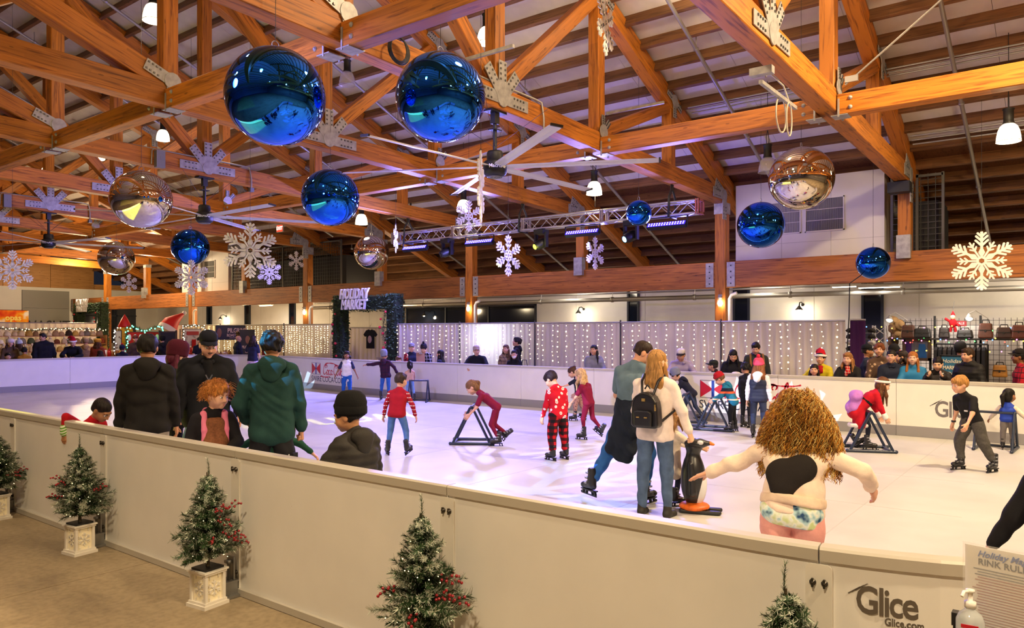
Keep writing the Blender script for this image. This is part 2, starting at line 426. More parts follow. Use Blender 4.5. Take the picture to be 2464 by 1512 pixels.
# ---- rink boards
BOARD = M('e9e6e0', 0.42, nm='rink_board_plastic', spec=0.4, bmp=(90, 0.06, 0.002), var=0.03, vs=3)
CAPM = M('c2bcb0', 0.38, 0.1, nm='cap_rail_grey')
KICK = M('8e8b8f', 0.4, nm='kick_grey')
PLATE = M('e2ddd2', 0.35, nm='joint_plate_white')
def sweep(s0, s1, sec, step=0.14):
    """section points (outward offset, z) swept along the rink outline"""
    n = max(1, int(math.ceil((s1 - s0) / step))) if True else 1
    vs, fs = [], []; k = len(sec)
    for i in range(n + 1):
        s = s0 + (s1 - s0) * i / n; p, _ = rp(s); nv, _ = rn(s)
        for o, z in sec: vs.append(p + nv * o + Vector((0, 0, z)))
    for i in range(n):
        for j in range(k): fs.append((i * k + j, i * k + (j + 1) % k, (i + 1) * k + (j + 1) % k, (i + 1) * k + j))
    fs.append(tuple(range(k - 1, -1, -1))); fs.append(tuple(n * k + j for j in range(k)))
    return vs, fs
HB = 1.04
def rect(o0, o1, z0, z1): return [(o0, z0), (o1, z0), (o1, z1), (o0, z1)]
bolt_mb = MB(); bolt_mb.lathe([(0.013, 0), (0.013, 0.006), (0.008, 0.008), (0.008, 0.016), (0.0, 0.018)], 10); bolt_mb.box((0, 0, 0.011), (0.034, 0.008, 0.012))
BOLT = bolt_mb.mesh('bolt', M('55504a', 0.35, 0.9, nm='bolt_steel'))
fm = MB(); fm.box((0.11, 0, 0.012), (0.26, 0.17, 0.018)); fm.box((0.10, -0.05, 0.06), (0.20, 0.012, 0.09)); fm.box((0.10, 0.05, 0.06), (0.20, 0.012, 0.09)); fm.box((0.07, 0, 0.112), (0.15, 0.12, 0.012))
fm.box((0.02, 0, 0.20), (0.012, 0.085, 0.16)); fm.lathe([(0.012, 0.12), (0.012, 0.24), (0.018, 0.24), (0.018, 0.26), (0.0, 0.26)], 8, (0.05, 0.02, 0))
fm.box((0.04, -0.015, 0.24), (0.02, 0.05, 0.02))
FOOT = fm.mesh('foot_bracket', M('8f8d89', 0.45, 0.7, nm='cast_foot'))
def board(s0, s1, label, detail, group='rink boards', step=0.14):
    p, _ = rp((s0 + s1) / 2)
    root = E('rink_board', (p.x, p.y, 0), label, 'barrier', group)
    def part(nm, sec, mat, a=s0 + 0.003, b=s1 - 0.003):
        vs, fs = sweep(a, b, sec, step); m_ = MB(); m_.add([v - root.location for v in vs], fs); return m_.build(nm, mat, root)
    straight = (rp(s0)[1] - rp(s1)[1]).length < 1e-4
    part('panel', rect(-0.03, 0.03, 0.045, 1.0), BOARD)
    part('cap_rail', [(-0.042, 0.985), (0.042, 0.985), (0.044, 1.03), (0.034, 1.04), (-0.034, 1.04), (-0.044, 1.03)], CAPM)
    part('kick_strip', rect(-0.036, -0.030, 0.05, 0.23), KICK)
    part('base_channel', rect(-0.045, 0.055, 0.004, 0.05), CAPM)
    if detail:
        for ss in ([s1]):
            nv, tv = rn(ss); q, _ = rp(ss)
            m4 = Matrix((nv, tv, Vector((0, 0, 1)))).transposed().to_4x4(); m4.translation = q - root.location
            j = MB(); a = 0.05
            poly = [(-a, 0.05), (a, 0.05), (a, 0.955), (a - 0.006, 0.967), (a - 0.018, 0.972), (-a + 0.018, 0.972), (-a + 0.006, 0.967), (-a, 0.955)]
            j.prism(poly, 0.012, Matrix(((0, 0, 1, 0.03), (1, 0, 0, 0), (0, 1, 0, 0), (0, 0, 0, 1))))
            jp = j.build('joint_plate', PLATE, root); jp.matrix_local = m4
            for z in (0.90, 0.42, 0.16):
                for y in (-0.022, 0.022):
                    bo = link('bolt', BOLT, jp); bo.matrix_local = Matrix.Translation((0.042, y, z)) @ Matrix.Rotation(PI / 2, 4, 'Y')
            f = link('foot_bracket', FOOT, root); f.matrix_local = m4 @ Matrix.Translation((0.055, 0, 0))
    return root
names_near = {0: 'curved rink board printed with a large grey Glice logo, near the rink rules sign',
              1: 'pale rink board behind the cropped mini tree and before the curly-haired girl',
              2: 'pale rink board between the tall berry tree and the green-hoodie man',
              3: 'pale rink board with the smiling red-haired girl right behind it',
              4: 'pale rink board the boy in striped cuffs leans his arms over',
              5: 'end-most visible pale rink board beside the half-hidden mini tree'}
Yj = [2.825 + 2.06 * k for k in range(10)]
sj = [s_near(y) for y in Yj][::-1]
for i in range(len(sj) - 1):
    k = len(sj) - 2 - i
    lab = names_near.get(k + 2) or 'pale rink board outside the picture beyond the mini trees'
    board(sj[i], sj[i + 1], lab, k < 5)
s_a = s_near(2.825); s_b = s_a + 1.97
board(s_a, s_b, names_near[1], True)
glice_board = board(s_b, s_b + 2.06, names_near[0], True)
board(s_b + 2.06, s_b + 4.12, 'rink board on the short side hidden behind the rink rules sign', False)
# the long far side and the far end
lf = [(1, 'white rink board printed with the Glice logo behind the boy in the black tee'), (2, 'white rink board behind the skater in the red Santa dress'),
      (3, 'white rink board under the woman with the red scarf'), (4, 'white rink board with the red script lettering beside the pink-hat girl'), (5, 'white rink board printed with the flag emblem behind the teal-jacket child'),
      (6, 'white rink board behind the couple, under the man in the trucker cap'), (7, 'white rink board under the woman in the grey puffer'), (8, 'white rink board behind the child in plaid trousers'),
      (9, 'white rink board under the masked woman and her friends'), (10, 'white rink board under the leaning man in the beige cap'), (11, 'white rink board behind the girl in the tan top'), (12, 'white rink board behind the plaid-shirt child'),
      (13, 'white rink board printed with flag emblem and red script behind the blue-trousers girl'), (14, 'white rink board on the bend behind the green hoodie'), (15, 'white rink board at the far corner bend'), (16, 'white rink board just past the far corner')]
s = s_far(0.64); end = cum[-1]; i = 1; dl = dict(lf); far_boards = {}
far_boards[0] = board(s - 2.06, s, 'white rink board at the edge of the view beyond the toddler in the blue vest', False)
while s + 0.5 < end:
    e = min(s + 2.06, end)
    lab = dl.get(i) or ('white rink board at the far end under the %s' % ('man in the Santa hat', 'black-jacket man', 'crowd by the hat stall', 'fur-hat woman')[min(i - 17, 3)] if i < 21 else 'white rink board on the far end outside the picture')
    far_boards[i] = board(s, e, lab, False, step=0.3 if 8 < i < 13 or i < 8 else 0.14); s = e; i += 1
# printed marks follow the board
def on_board(o, s_mid, z, off, flip=1):
    """bend a flat print (local x along, y up, z out) on to the rink board; flip=-1 faces the inside"""
    me = o.data
    for v in me.vertices:
        x, y, zz = v.co; s_ = s_mid + flip * x
        p, _ = rp(s_); nv, _ = rn(s_)
        q = p + nv * (flip * (off + zz)) + Vector((0, 0, z + y)); v.co = q
    # both faces of the print are kept, so winding needs no care
def print_text(txt, size, s_mid, z, mat, flip, par, off=0.031, **k):
    o = text_mesh(txt, size, 0.0006, mat, 'lettering', None, **k)
    if k.get('sx'):
        for v in o.data.vertices: v.co.x *= k['sx']
        o.scale = (1, 1, 1)
    on_board(o, s_mid, z, off, flip)
    o.data.transform(Matrix.Translation(-Vector(par.location))); o.parent = par; o.data.update(); return o
def print_poly(polys, s_mid, z, mat, flip, par, name='emblem', off=0.031):
    mb = MB()
    for p in polys: mb.prism(p, 0.0012)
    o = mb.build(name, mat); on_board(o, s_mid, z, off, flip)
    o.data.transform(Matrix.Translation(-Vector(par.location))); o.parent = par; o.data.update(); return o
INK = M('5f564c', 0.5, nm='grey_print'); INKL = M('6e6a6e', 0.5, nm='grey_print_far'); NAVY = M('1c2340', 0.5, nm='navy_print'); RED = M('c8152c', 0.5, nm='red_print'); BLUE = M('173a9a', 0.5, nm='blue_print'); WPR = M('f0eff2', 0.5, nm='white_print')
def glice(s_mid, z, size, flip, par, mat, com=True, sx=.8):
    print_text('Glice', size, s_mid, z, mat, flip, par, bold=0.018 * size, space=0.9, sx=sx)
    # the three speed strokes at the G's shoulder
    for k in range(3):
        x0 = (-1.18 + 0.11 * k) * size * sx; y0 = (0.16 + 0.05 * k) * size
        print_poly([[(x0, y0), (x0 + 0.36 * size * sx, y0 + 0.20 * size), (x0 + 0.42 * size * sx, y0 + 0.215 * size), (x0 + 0.02 * size, y0 - 0.02 * size)]], s_mid, z, mat, flip, par, 'logo_stroke')
    if com: print_text('Glice.com', size * 0.27, s_mid + 0.40 * size, z - 0.46 * size, mat, flip, par, bold=0.001, sx=.8)
glice(s_b + 0.235, 0.850, 0.150, 1, glice_board, INK, sx=.76)
glice(s_far(1.82), 0.54, 0.38, -1, far_boards[1], INKL, False)
def stroke_poly(pl, w0, n=6):
    out = []
    for i in range(len(pl) - 1):
        a, b = Vector(pl[i]), Vector(pl[i + 1]); t = (b - a)
        if t.length < 1e-6: continue
        nrm = Vector((-t.y, t.x)).normalized() * w0 * (0.6 + 0.8 * abs(math.sin(i * 0.55))) / 2; t = t.normalized() * w0 * 0.12
        out.append([tuple(a - t - nrm), tuple(b + t - nrm), tuple(b + t + nrm), tuple(a - t + nrm)])
    return out
def script(x0, y0, k):
    """flowing script: capital C with a swash, o, c, a, hyphen, then the second word"""
    L = []
    def ell(cx, cy, a, b, t0, t1, n=14, sh=0.25): return [(x0 + k * (cx + a * math.cos(R(t0 + (t1 - t0) * i / n)) + sh * (cy + b * math.sin(R(t0 + (t1 - t0) * i / n)))), y0 + k * (cy + b * math.sin(R(t0 + (t1 - t0) * i / n)))) for i in range(n + 1)]
    for o in (0, 2.05):
        L.append(ell(o + 0.35, 0.55, 0.34, 0.52, 50, 330)); L.append(ell(o + 0.48, 0.86, 0.16, 0.16, -60, 250))
        L.append(ell(o + 0.86, 0.25, 0.15, 0.24, 0, 360))
    L.append(ell(1.22, 0.25, 0.15, 0.24, 60, 320)); L.append(ell(1.58, 0.25, 0.15, 0.24, 0, 360)); L.append([(x0 + k * 1.80, y0 + k * 0.48), (x0 + k * 1.76, y0 + k * 0.05), (x0 + k * 1.98, y0 + k * 0.08)])
    L.append([(x0 + k * 1.88, y0 + k * 0.42), (x0 + k * 2.06, y0 + k * 0.42)])
    L.append(ell(3.28, 0.62, 0.10, 0.60, -100, 260)); L.append(ell(3.62, 0.25, 0.15, 0.24, 0, 360)); L.append([(x0 + k * 3.86, y0 + k * 0.48), (x0 + k * 3.82, y0 + k * 0.05), (x0 + k * 4.02, y0 + k * 0.1)])
    L.append(ell(1.35, 1.05, 1.0, 0.16, 170, 20, sh=0.1)); L.append(ell(3.3, 1.2, 1.15, 0.22, 190, 330, sh=0.1)); L.append(ell(0.5, -0.12, 0.9, 0.12, 180, 350, sh=0.1))
    return [q for l in L for q in stroke_poly(l, 0.085 * k)]
def sponsor(y, bx, k=1.0):
    """flag emblem, divider, red script, company line; prints share the boards they sit on"""
    par = far_boards[bx]; a = 0.27 * k; z = 0.70; s0 = s_far(y)
    f = lambda pl, mat, nm: print_poly(pl, s0, z, mat, -1, par, nm)
    # inside view runs against the travel direction, so x is mirrored by on_board
    print_poly([[(-a, -0.175), (-a, 0.175), (0, 0.0)], [(a, 0.175), (a, -0.175), (0, 0.0)]], s0, z, RED, -1, par, 'flag_emblem')
    print_poly([[(-0.03, -0.176), (0.03, -0.176), (0.03, 0.176), (-0.03, 0.176)]], s0, z, BLUE, -1, par, 'flag_band', 0.0325)
    for q in ([(-a, .172), (a, .172), (a, .18), (-a, .18)], [(-a, -.18), (a, -.18), (a, -.172), (-a, -.172)], [(-a - .006, -.18), (-a, -.18), (-a, .18), (-a - .006, .18)], [(a, -.18), (a + .006, -.18), (a + .006, .18), (a, .18)]):
        print_poly([q], s0, z, NAVY, -1, par, 'flag_border', 0.032)
    print_poly(script(0.42, -0.17, 0.30), s0, z, RED, -1, par, 'script_lettering')
    print_text('SWIRE COCA-COLA', 0.235, s0 - 0.72, 0.38, NAVY, -1, par, off=0.031, space=0.95)
sponsor(19.25, 10); sponsor(6.07, 3)

# ---------------------------------------------------------------- walls
XB, YB, XG = 25.0, 48.5, 19.8
ROOF = lambda x: 6.25 + 0.42 * (XG - abs(x))
mb = MB(); mb.prism([(-16, 0), (-16, 4.0), (49, 4.0), (49, 0)], 0.25, Matrix(((0, 0, 1, XB), (1, 0, 0, 0), (0, 1, 0, 0), (0, 0, 0, 1))))
wall_back = mb.build('wall_back', WHITEP, kind='structure')
mb = MB()
for y in range(-14, 48, 3): mb.box((XB - 0.004, y, 2.0), (0.008, 0.02, 4.0))
mb.build('panel_joint', M('c9c6bf', 0.6, nm='joint_grey'), wall_back, kind='stuff')
mb = MB(); mb.box((0, YB + 0.15, 2.2), (52, 0.3, 4.4)); wall_end = mb.build('wall_end', M('e0dccf', 0.6, nm='end_wall_paint', var=0.04, vs=1), kind='structure')
for k in range(21):          # plywood sheets above the painted part
    x = -25 + k * 2.44 + 0.9
    h = max(0.3, min(ROOF(x - 1.2), ROOF(x + 1.2)) - 4.4)
    MB().box((x, YB + 0.12, 4.4 + h / 2), (2.42, 0.24, h)).build('plywood_sheet', PLY, wall_end)
mb = MB(); mb.box((-22.2, 18, 3.0), (0.3, 66, 6.0)); mb.build('wall_opposite', M('9a948a', 0.7, nm='side_wall_paint'), kind='structure')
mb = MB(); mb.box((0, -13.2, 4), (52, 0.3, 10)); mb.build('wall_near_end', M('8a847a', 0.7, nm='near_wall_paint'), kind='structure')
# ---------------------------------------------------------------- roof
DECK = M('e2dcd8', 0.75, nm='insulated_roof_panel', bmp=(220, 0.25, 0.003), var=0.06, vs=3)
DDECK = wood('dark_deck', '5e3a22', '3a2213', lam=0.3)
def deck(x0, x1, y0, y1, mat, nm, par=None, t=0.12):
    z0, z1 = ROOF(x0), ROOF(x1)
    mb = MB(); vs = [(x0, y0, z0), (x1, y0, z1), (x1, y1, z1), (x0, y1, z0)]; vs += [(a, b, c + t) for a, b, c in vs]
    mb.add(vs, [(0, 1, 2, 3), (7, 6, 5, 4), (0, 4, 5, 1), (1, 5, 6, 2), (2, 6, 7, 3), (3, 7, 4, 0)]); return mb.build(nm, mat, par)
ceiling = E('ceiling', (0, 18, 8), kind='structure')
ceiling.location = (0, 0, 0)
for k in range(26):
    ya = -13.0 + k * 2.4
    o = deck(0.0, XG + 0.2, ya + 0.004, ya + 2.396, DECK, 'roof_panel', ceiling)
    o = deck(-22.2, 0.0, ya + 0.004, ya + 2.396, DECK, 'roof_panel', ceiling)
deck(XG + 0.2, XB + 0.3, -13, 49, DDECK, 'lean_to_deck', ceiling)
def slope_beam(x, w_, h_, y0, y1, mat, nm):
    z = ROOF(x) - h_ / 2 + 0.0
    return timber(nm, (x, y0, z), (x, y1, z), w_, h_, mat, ceiling, up=(0.387 if x > 0 else -0.387, 0, 0.922), bev=0.006)
for k in range(29): slope_beam(0.66 + k * 0.677, 0.09, 0.26, -13, 48.4, PURL, 'purlin')
for k in range(15): slope_beam(-1.1 - k * 1.36, 0.09, 0.26, -13, 48.4, PURL, 'purlin')
for k in range(8): slope_beam(XG + 0.55 + k * 0.62, 0.07, 0.26, -13, 48.4, PURL, 'lean_to_joist')
# ---------------------------------------------------------------- trusses
ZC = lambda x: 5.34 + 0.026 * (XG - max(0, x))      # underside of the bottom chord
def gusset(par, x, y, arms, z, side=-1, L=0.62, wd=0.20):
    """bolted steel plate star on one face of a truss"""
    mb = MB(); m4 = Matrix(((1, 0, 0, 0), (0, 0, 1, 0), (0, 1, 0, 0), (0, 0, 0, 1)))
    for a in arms:
        c, s_ = math.cos(R(a)), math.sin(R(a)); l = L * (1.15 if abs(s_) < 0.2 else 1.0)
        q = [(-s_ * -wd / 2 * -1, 0)]
        n_ = (-s_ * wd / 2, c * wd / 2)
        mb.prism([(n_[0], n_[1]), (-n_[0], -n_[1]), (c * l - n_[0], s_ * l - n_[1]), (c * l + n_[0], s_ * l + n_[1])], 0.014, m4, z0=-.0012 * arms.index(a))
    mb.prism([(.15 * math.cos(i * PI / 6), .15 * math.sin(i * PI / 6)) for i in range(12)], 0.016, m4, z0=-.009)
    mb2 = MB()
    for a in arms:
        c, s_ = math.cos(R(a)), math.sin(R(a))
        for t in (0.50, 0.64, 0.78, 0.92):
            for e in (-0.3, 0.3):
                mb2.box((c * t * L - s_ * e * wd, side * 0.012 + (0.007), s_ * t * L + c * e * wd), (0.028, 0.022, 0.028))
    o = mb.build('gusset_plate', STEEL, par, (x - par.location.x, side * 0.165 - 0.007, z - par.location.z))
    mb2.build('bolt_heads', M('6c6a68', 0.4, 0.8, nm='bolt_head'), o, kind='stuff')
TY = [3.46 + 4.5 * k for k in range(-3, 10)]
tl = {0: 'timber roof truss nearest the white vent box, meeting the black wall heater', 1: 'timber roof truss carrying the white fan beside the two big blue balls', 2: 'timber roof truss directly behind the big blue mirror balls',
      3: 'timber roof truss carrying the second ceiling fan', 4: 'timber roof truss between the second and the smallest ceiling fan', 6: 'timber roof truss just beyond the smallest ceiling fan', 7: 'timber roof truss second beyond the smallest ceiling fan', 8: 'timber roof truss second from the plywood end wall', 9: 'timber roof truss standing closest to the plywood end wall', -1: 'timber roof truss out of the picture, holding the lit tie beam', -2: 'timber roof truss out of the picture above the near floor', -3: 'timber roof truss nearest the unseen near end wall', 5: 'timber roof truss carrying the smallest ceiling fan'}
for i, y in enumerate(TY):
    k = i - 3
    lab = tl.get(k) or ('timber roof truss far down the hall beyond the ceiling fans' if k > 0 else 'timber roof truss out of the picture above the near floor')
    T = E('roof_truss', (0, y, 0), lab, 'roof truss', 'timber roof trusses')
    tb = lambda nm, a, b, w_, h_: timber(nm, (a[0], y, a[1]), (b[0], y, b[1]), w_, h_, WOOD, T)
    det = -1 <= k <= 6
    dz = 0.19
    tb('bottom_chord', (0, ZC(0) + dz), (XG, ZC(XG) + dz), 0.30, 0.38)
    top = lambda x: ROOF(x) - 0.30
    tb('top_chord', (0.0, top(0)), (XB, top(XB)), 0.28, 0.40)
    for x in (3.3, 6.6, 9.9, 13.2, 16.5):
        tb('web_post', (x, ZC(x) + 0.38), (x, top(x) - 0.2), 0.24, 0.26)
    tb('web_diagonal', (9.9 + .15, ZC(9.9) + 0.45), (13.2 - .15, top(13.2) - .12), 0.22, 0.26)
    tb('web_diagonal', (13.2 + .15, ZC(13.2) + 0.45), (16.5 - .1, top(16.5) - .15), 0.22, 0.24)
    tb('web_diagonal', (9.9 - .15, ZC(9.9) + 0.45), (6.6 + .1, 9.0), 0.22, 0.26)
    tb('web_diagonal', (6.6 - .1, ZC(6.6) + 0.40), (0, 8.55), 0.28, 0.34)
    tb('web_diagonal', (6.6 - .1, 9.0), (3.3, 6.9), 0.2, 0.24)
    if det:
        gusset(T, 9.9, y, (0, 180, 90, 50, 132), ZC(9.9) + 0.19)
        gusset(T, 13.2, y, (90, 47), ZC(13.2) + 0.40, L=0.34, wd=0.12)
        gusset(T, 6.6, y, (158, 270), ZC(6.6) + 0.42, L=0.50, wd=0.2)
        gusset(T, 13.2, y, (157, -23, 270), top(13.2), L=0.44, wd=0.2)
        gusset(T, 16.5, y, (157, -23, 270), top(16.5), L=0.40, wd=0.16)
        gusset(T, 19.55, y, (180, 157, 270), ZC(XG) + 0.2, L=0.66, wd=0.26)
        gusset(T, 6.6, y, (157, -23, 270), top(6.6), L=0.5, wd=0.2)
    if i < len(TY) - 1:                                   # tie beams to the next truss
        for x in (6.6, 13.2):
            z = ZC(x) + 0.10
            lab2 = 'horizontal timber tie beam between the first two trusses, brightly lit' if k == -1 and x > 10 else ('horizontal timber tie beam behind the big white ceiling fan' if k == 1 and x > 10 else
                   ('horizontal timber tie beam crossing above the two big blue balls' if k == 0 and x < 10 else 'horizontal timber tie beam hung between two roof trusses'))
            tie = timber('tie_beam', (x, y + 0.17, z), (x, y + 4.33, z), 0.26, 0.34, WOOD)
            props(tie, lab2, 'beam', 'tie beams between trusses')
            mb = MB()
            for e in (-1, 1):
                mb.box((e * 2.05, 0, -0.176), (0.26, 0.28, 0.014)); mb.box((e * 2.06, 0.137, -0.06), (0.03, 0.014, 0.3)); mb.box((e * 2.06, -0.137, -0.06), (0.03, 0.014, 0.3))
            mb.build('beam_hanger', STEEL, tie)
            mb = MB()
            for e in (-1, 1):
                for z_ in (-0.07, 0.08):
                    for f_ in (-1, 1): mb.lathe([(0.035, 0), (0.035, 0.012), (0.018, 0.014), (0.018, 0.03), (0, 0.03)], 10, (e * 1.88, f_ * 0.128, z_), rot=Matrix.Rotation(-f_ * PI / 2, 3, 'X'))
            mb.build('tie_bolts', STEEL, tie)
# ---------------------------------------------------------------- girder line with posts
GZ0, GZ1 = 3.05, 3.76
PY = [3.46 + 4.5 * k for k in (-3, -1, 1, 3, 5, 7, 9)]
for i, (a, b) in enumerate(zip(PY, PY[1:] + [YB])):
    lab = ['deep timber girder out of the picture', 'deep timber girder under the white vent box with two grilles', 'deep timber girder behind the lighting truss', 'deep timber girder over the hedge archway', 'deep timber girder left of the twinkling drape bays', 'deep timber girder beyond the market stalls', 'short timber girder at the end wall'][i].replace(' left of', ' beyond')
    g = timber('girder', (XG, a + 0.16, (GZ0 + GZ1) / 2), (XG, b - 0.16, (GZ0 + GZ1) / 2), 0.26, GZ1 - GZ0, GWOOD)
    props(g, lab, 'beam', 'timber girders')
    L = b - a - 0.32
    for e in (-1, 1):
        MB().box((e * (L / 2 - 0.14), 0, 0), (0.22, 0.29, 0.66)).build('splice_plate', STEEL, g)
        mb = MB()
        for z_ in (-.24, -.08, .08, .24): mb.box((e * (L / 2 - 0.14), 0.15, z_), (0.03, 0.02, 0.03))
        mb.build('plate_bolts', DARKSTEEL, g)
for i, y in enumerate(PY):
    lab = ['timber column out of the picture', 'timber column out of the picture', 'tall timber column beside the white vent box', 'tall timber column below the lighting truss', 'tall timber column beyond the hedge archway', 'tall timber column with a guard lamp by the market stalls', 'tall timber column near the roll-up door'][i]
    p = timber('column', (XG, y, 0), (XG, y, ZC(XG) - 0.02), 0.30, 0.30, WOOD, up=(1, 0, 0)); props(p, lab, 'column', 'timber columns')
    MB().box((2.55, 0, 0), (0.3, 0.33, 0.33)).build('column_cap', STEEL, p)
    if i > 1:
        pp = E('drain_pipe', (XG - 0.1, y - 0.25, 0), 'white pipe standing beside the ' + lab, 'pipe', 'pipes beside the columns'); MB().tube([(0, 0, 0), (0, 0, 2.75), (0, -0.05, 2.85), (0, -0.2, 2.9)], 0.045, 10).build('riser', M('d8d6d0', .5, nm='white_pipe'), pp)
for k, wh in ((-2, 'out of the picture'), (0, 'under the black speaker by the vent box'), (2, 'behind the lighting truss strap and small snowflake'), (4, 'above the hedge archway'), (6, 'beside the long wire cage'), (8, 'by the roll-up door end')):
    y = 3.46 + 4.5 * k
    p = timber('stub_post', (XG, y, GZ1), (XG, y, ZC(XG) - 0.02), 0.28, 0.28, WOOD, up=(1, 0, 0)); props(p, 'short timber post standing on the girder ' + wh, 'post', 'stub posts on the girder')
    MB().box((-0.68, 0, -0.15), (0.55, 0.30, 0.20)).build('post_strap', STEEL, p)
    MB().box((0.74, 0, 0), (0.16, 0.3, 0.3)).build('post_cap', STEEL, p)
# ---------------------------------------------------------------- white plant boxes on the girder
WBOX = M('d9d5cf', 0.65, nm='box_board_white', var=0.03, vs=2)
def vent_box(y0, y1, lab, vents):
    root = E('vent_box', (20.25, (y0 + y1) / 2, GZ1), lab, 'vent box')
    h = (y1 - y0) / 2; z1 = ROOF(20.25) - GZ1 - 0.18
    MB().prism([(0, 0), (3.6, 0), (3.6, 0.85), (0, z1)], 2 * h, Matrix(((1, 0, 0, 0), (0, 0, 1, -h), (0, 1, 0, 0), (0, 0, 0, 1)))).build('box_shell', WBOX, root)
    mb = MB()
    for y in (-h / 3, h / 3): mb.box((-0.003, y, z1 / 2), (0.006, 0.012, z1))
    mb.box((-0.003, 0, 0.45), (0.006, 2 * h, 0.012)); mb.build('panel_seams', M('bcb7b2', 0.6, nm='seam_grey'), root)
    for y, c in vents:
        fr = MB(); W, H = 0.47, 0.42; z = 1.12
        for e in (-1, 1): fr.box((-0.02, y + e * W, z), (0.04, 0.03, 2 * H + .03)); fr.box((-0.02, y, z + e * H), (0.04, 2 * W + .03, 0.03))
        fr.box((-0.014, y, z + H / 3), (0.03, 2 * W, 0.012)); fr.box((-0.014, y, z - H / 3), (0.03, 2 * W, 0.012))
        f = fr.build('vent_frame', WBOX, root)
        mb = MB(); mb.box((-0.004, y, z), (0.006, 2 * W, 2 * H)); mb.build('vent_back', M(c, 0.7, nm='vent_dark'), f)
        mb = MB()
        for q in range(22): mb.box((-0.013, y - W + (q + .5) * 2 * W / 22, z), (0.012, 0.018, 2 * H))
        mb.build('vent_slats', M(c, 0.6, nm='vent_slat'), f)
    return root
vent_box(4.0, 7.75, 'large white vent box with two grey grilles standing on the girder', [(-0.72 + 0.25, '6a6770'), (0.35 + 0.25, '8f8b90')])
vent_box(32.6, 36.8, 'distant white vent box standing on the girder beyond the blue balls', [(-0.5, '6f6d68'), (0.55, 'a5a19a')])
# wire-mesh store beside each box
def mesh_cage(y0, y1, lab):
    root = E('wire_cage', (20.35, (y0 + y1) / 2, GZ1), lab, 'wire cage'); h = (y1 - y0) / 2; H = 1.9
    mb = MB()
    for e in (-1, 0, 1): mb.box((0, e * h, H / 2), (0.06, 0.06, H))
    mb.box((0, 0, H - .05), (0.06, 2 * h, 0.06)); mb.build('cage_frame', M('55524c', .5, .5, nm='cage_steel'), root)
    mb = MB(); n = int(2 * h / 0.15)
    for q in range(n): mb.box((0, -h + q * 2 * h / n, H / 2), (0.012, 0.014, H))
    for q in range(13): mb.box((0, 0, q * H / 13), (0.012, 2 * h, 0.014))
    mb.build('wire_grid', M('3d3b38', .5, .6, nm='cage_wire'), root)
    MB().box((1.2, 0, 0.7), (1.6, 2 * h - .3, 1.2)).build('stored_crates', M('1d1b1a', .8, nm='dark_crate'), root)
mesh_cage(2.75, 3.85, 'dark wire-mesh cage beside the white vent box'); mesh_cage(24.5, 32.4, 'long dark wire-mesh cage beside the distant vent box')

# ================================================================ things hung from the roof
WIRE = M('3a3a3c', 0.5, 0.5, nm='wire')
def mirror_mat(c, nm):
    m = bpy.data.materials.new(nm); nt, b = nodes_of(m)
    b.inputs['Base Color'].default_value = (*lin(c), 1); b.inputs['Metallic'].default_value = 1.0; b.inputs['Roughness'].default_value = 0.03
    tc = nn(nt, 'TexCoord'); sp = nn(nt, 'SeparateXYZ'); nt.links.new(tc.outputs['Object'], sp.inputs[0])
    n = nn(nt, 'TexNoise'); n.inputs['Scale'].default_value = 2.5; nt.links.new(tc.outputs['Object'], n.inputs['Vector'])
    bp = nn(nt, 'Bump'); bp.inputs['Strength'].default_value = 0.06; bp.inputs['Distance'].default_value = 0.05
    nt.links.new(n.outputs['Fac'], bp.inputs['Height']); nt.links.new(bp.outputs[0], b.inputs['Normal']); return m
BLUEM = mirror_mat('2272ff', 'blue_mirror_film'); SILM = mirror_mat('e6ddd2', 'silver_mirror_film')
def ball_mesh(r, mat, nm):
    mb = MB()          # inflated from gores: a slight crease along each seam near the poles
    n, m = 48, 28; prof = []
    vs = []
    for i in range(m + 1):
        t = PI * i / m
        for k in range(n):
            a = 2 * PI * k / n
            pk = 1 - 0.022 * (abs(math.cos(t)) ** 6) * (0.5 + 0.5 * math.cos(12 * a))
            vs.append((r * pk * math.sin(t) * math.cos(a) + 1e-7, r * pk * math.sin(t) * math.sin(a), -r * 0.985 * math.cos(t)))
    fs = [(i * n + k, i * n + (k + 1) % n, (i + 1) * n + (k + 1) % n, (i + 1) * n + k) for i in range(m) for k in range(n)]
    mb.add(vs, fs, True); return mb.mesh(nm, mat)
def ornament(px, py, rpx, r, mat, lab, top):
    d = r * FPX / rpx; c = at_d(px, py, d)
    root = E('mirror_ball', c, lab, 'ornament', 'mirror balls')
    link('ball', ball_mesh(r, mat, 'ball'), root)
    mb = MB(); mb.tube([(0.05 * math.cos(a), 0, r + 0.03 + 0.05 * math.sin(a)) for a in [i * PI / 6 for i in range(12)]], 0.006, 6, closed=True); mb.box((0, 0, r - 0.005), (0.05, 0.03, 0.02))
    mb.build('hanging_ring', STEEL, root)
    MB().tube([(0, 0, r + .07), (0, 0, ROOF(c.x) - c.z - .02)], 0.004, 5).build('hanging_wire', WIRE, root)
B, S = BLUEM, SILM
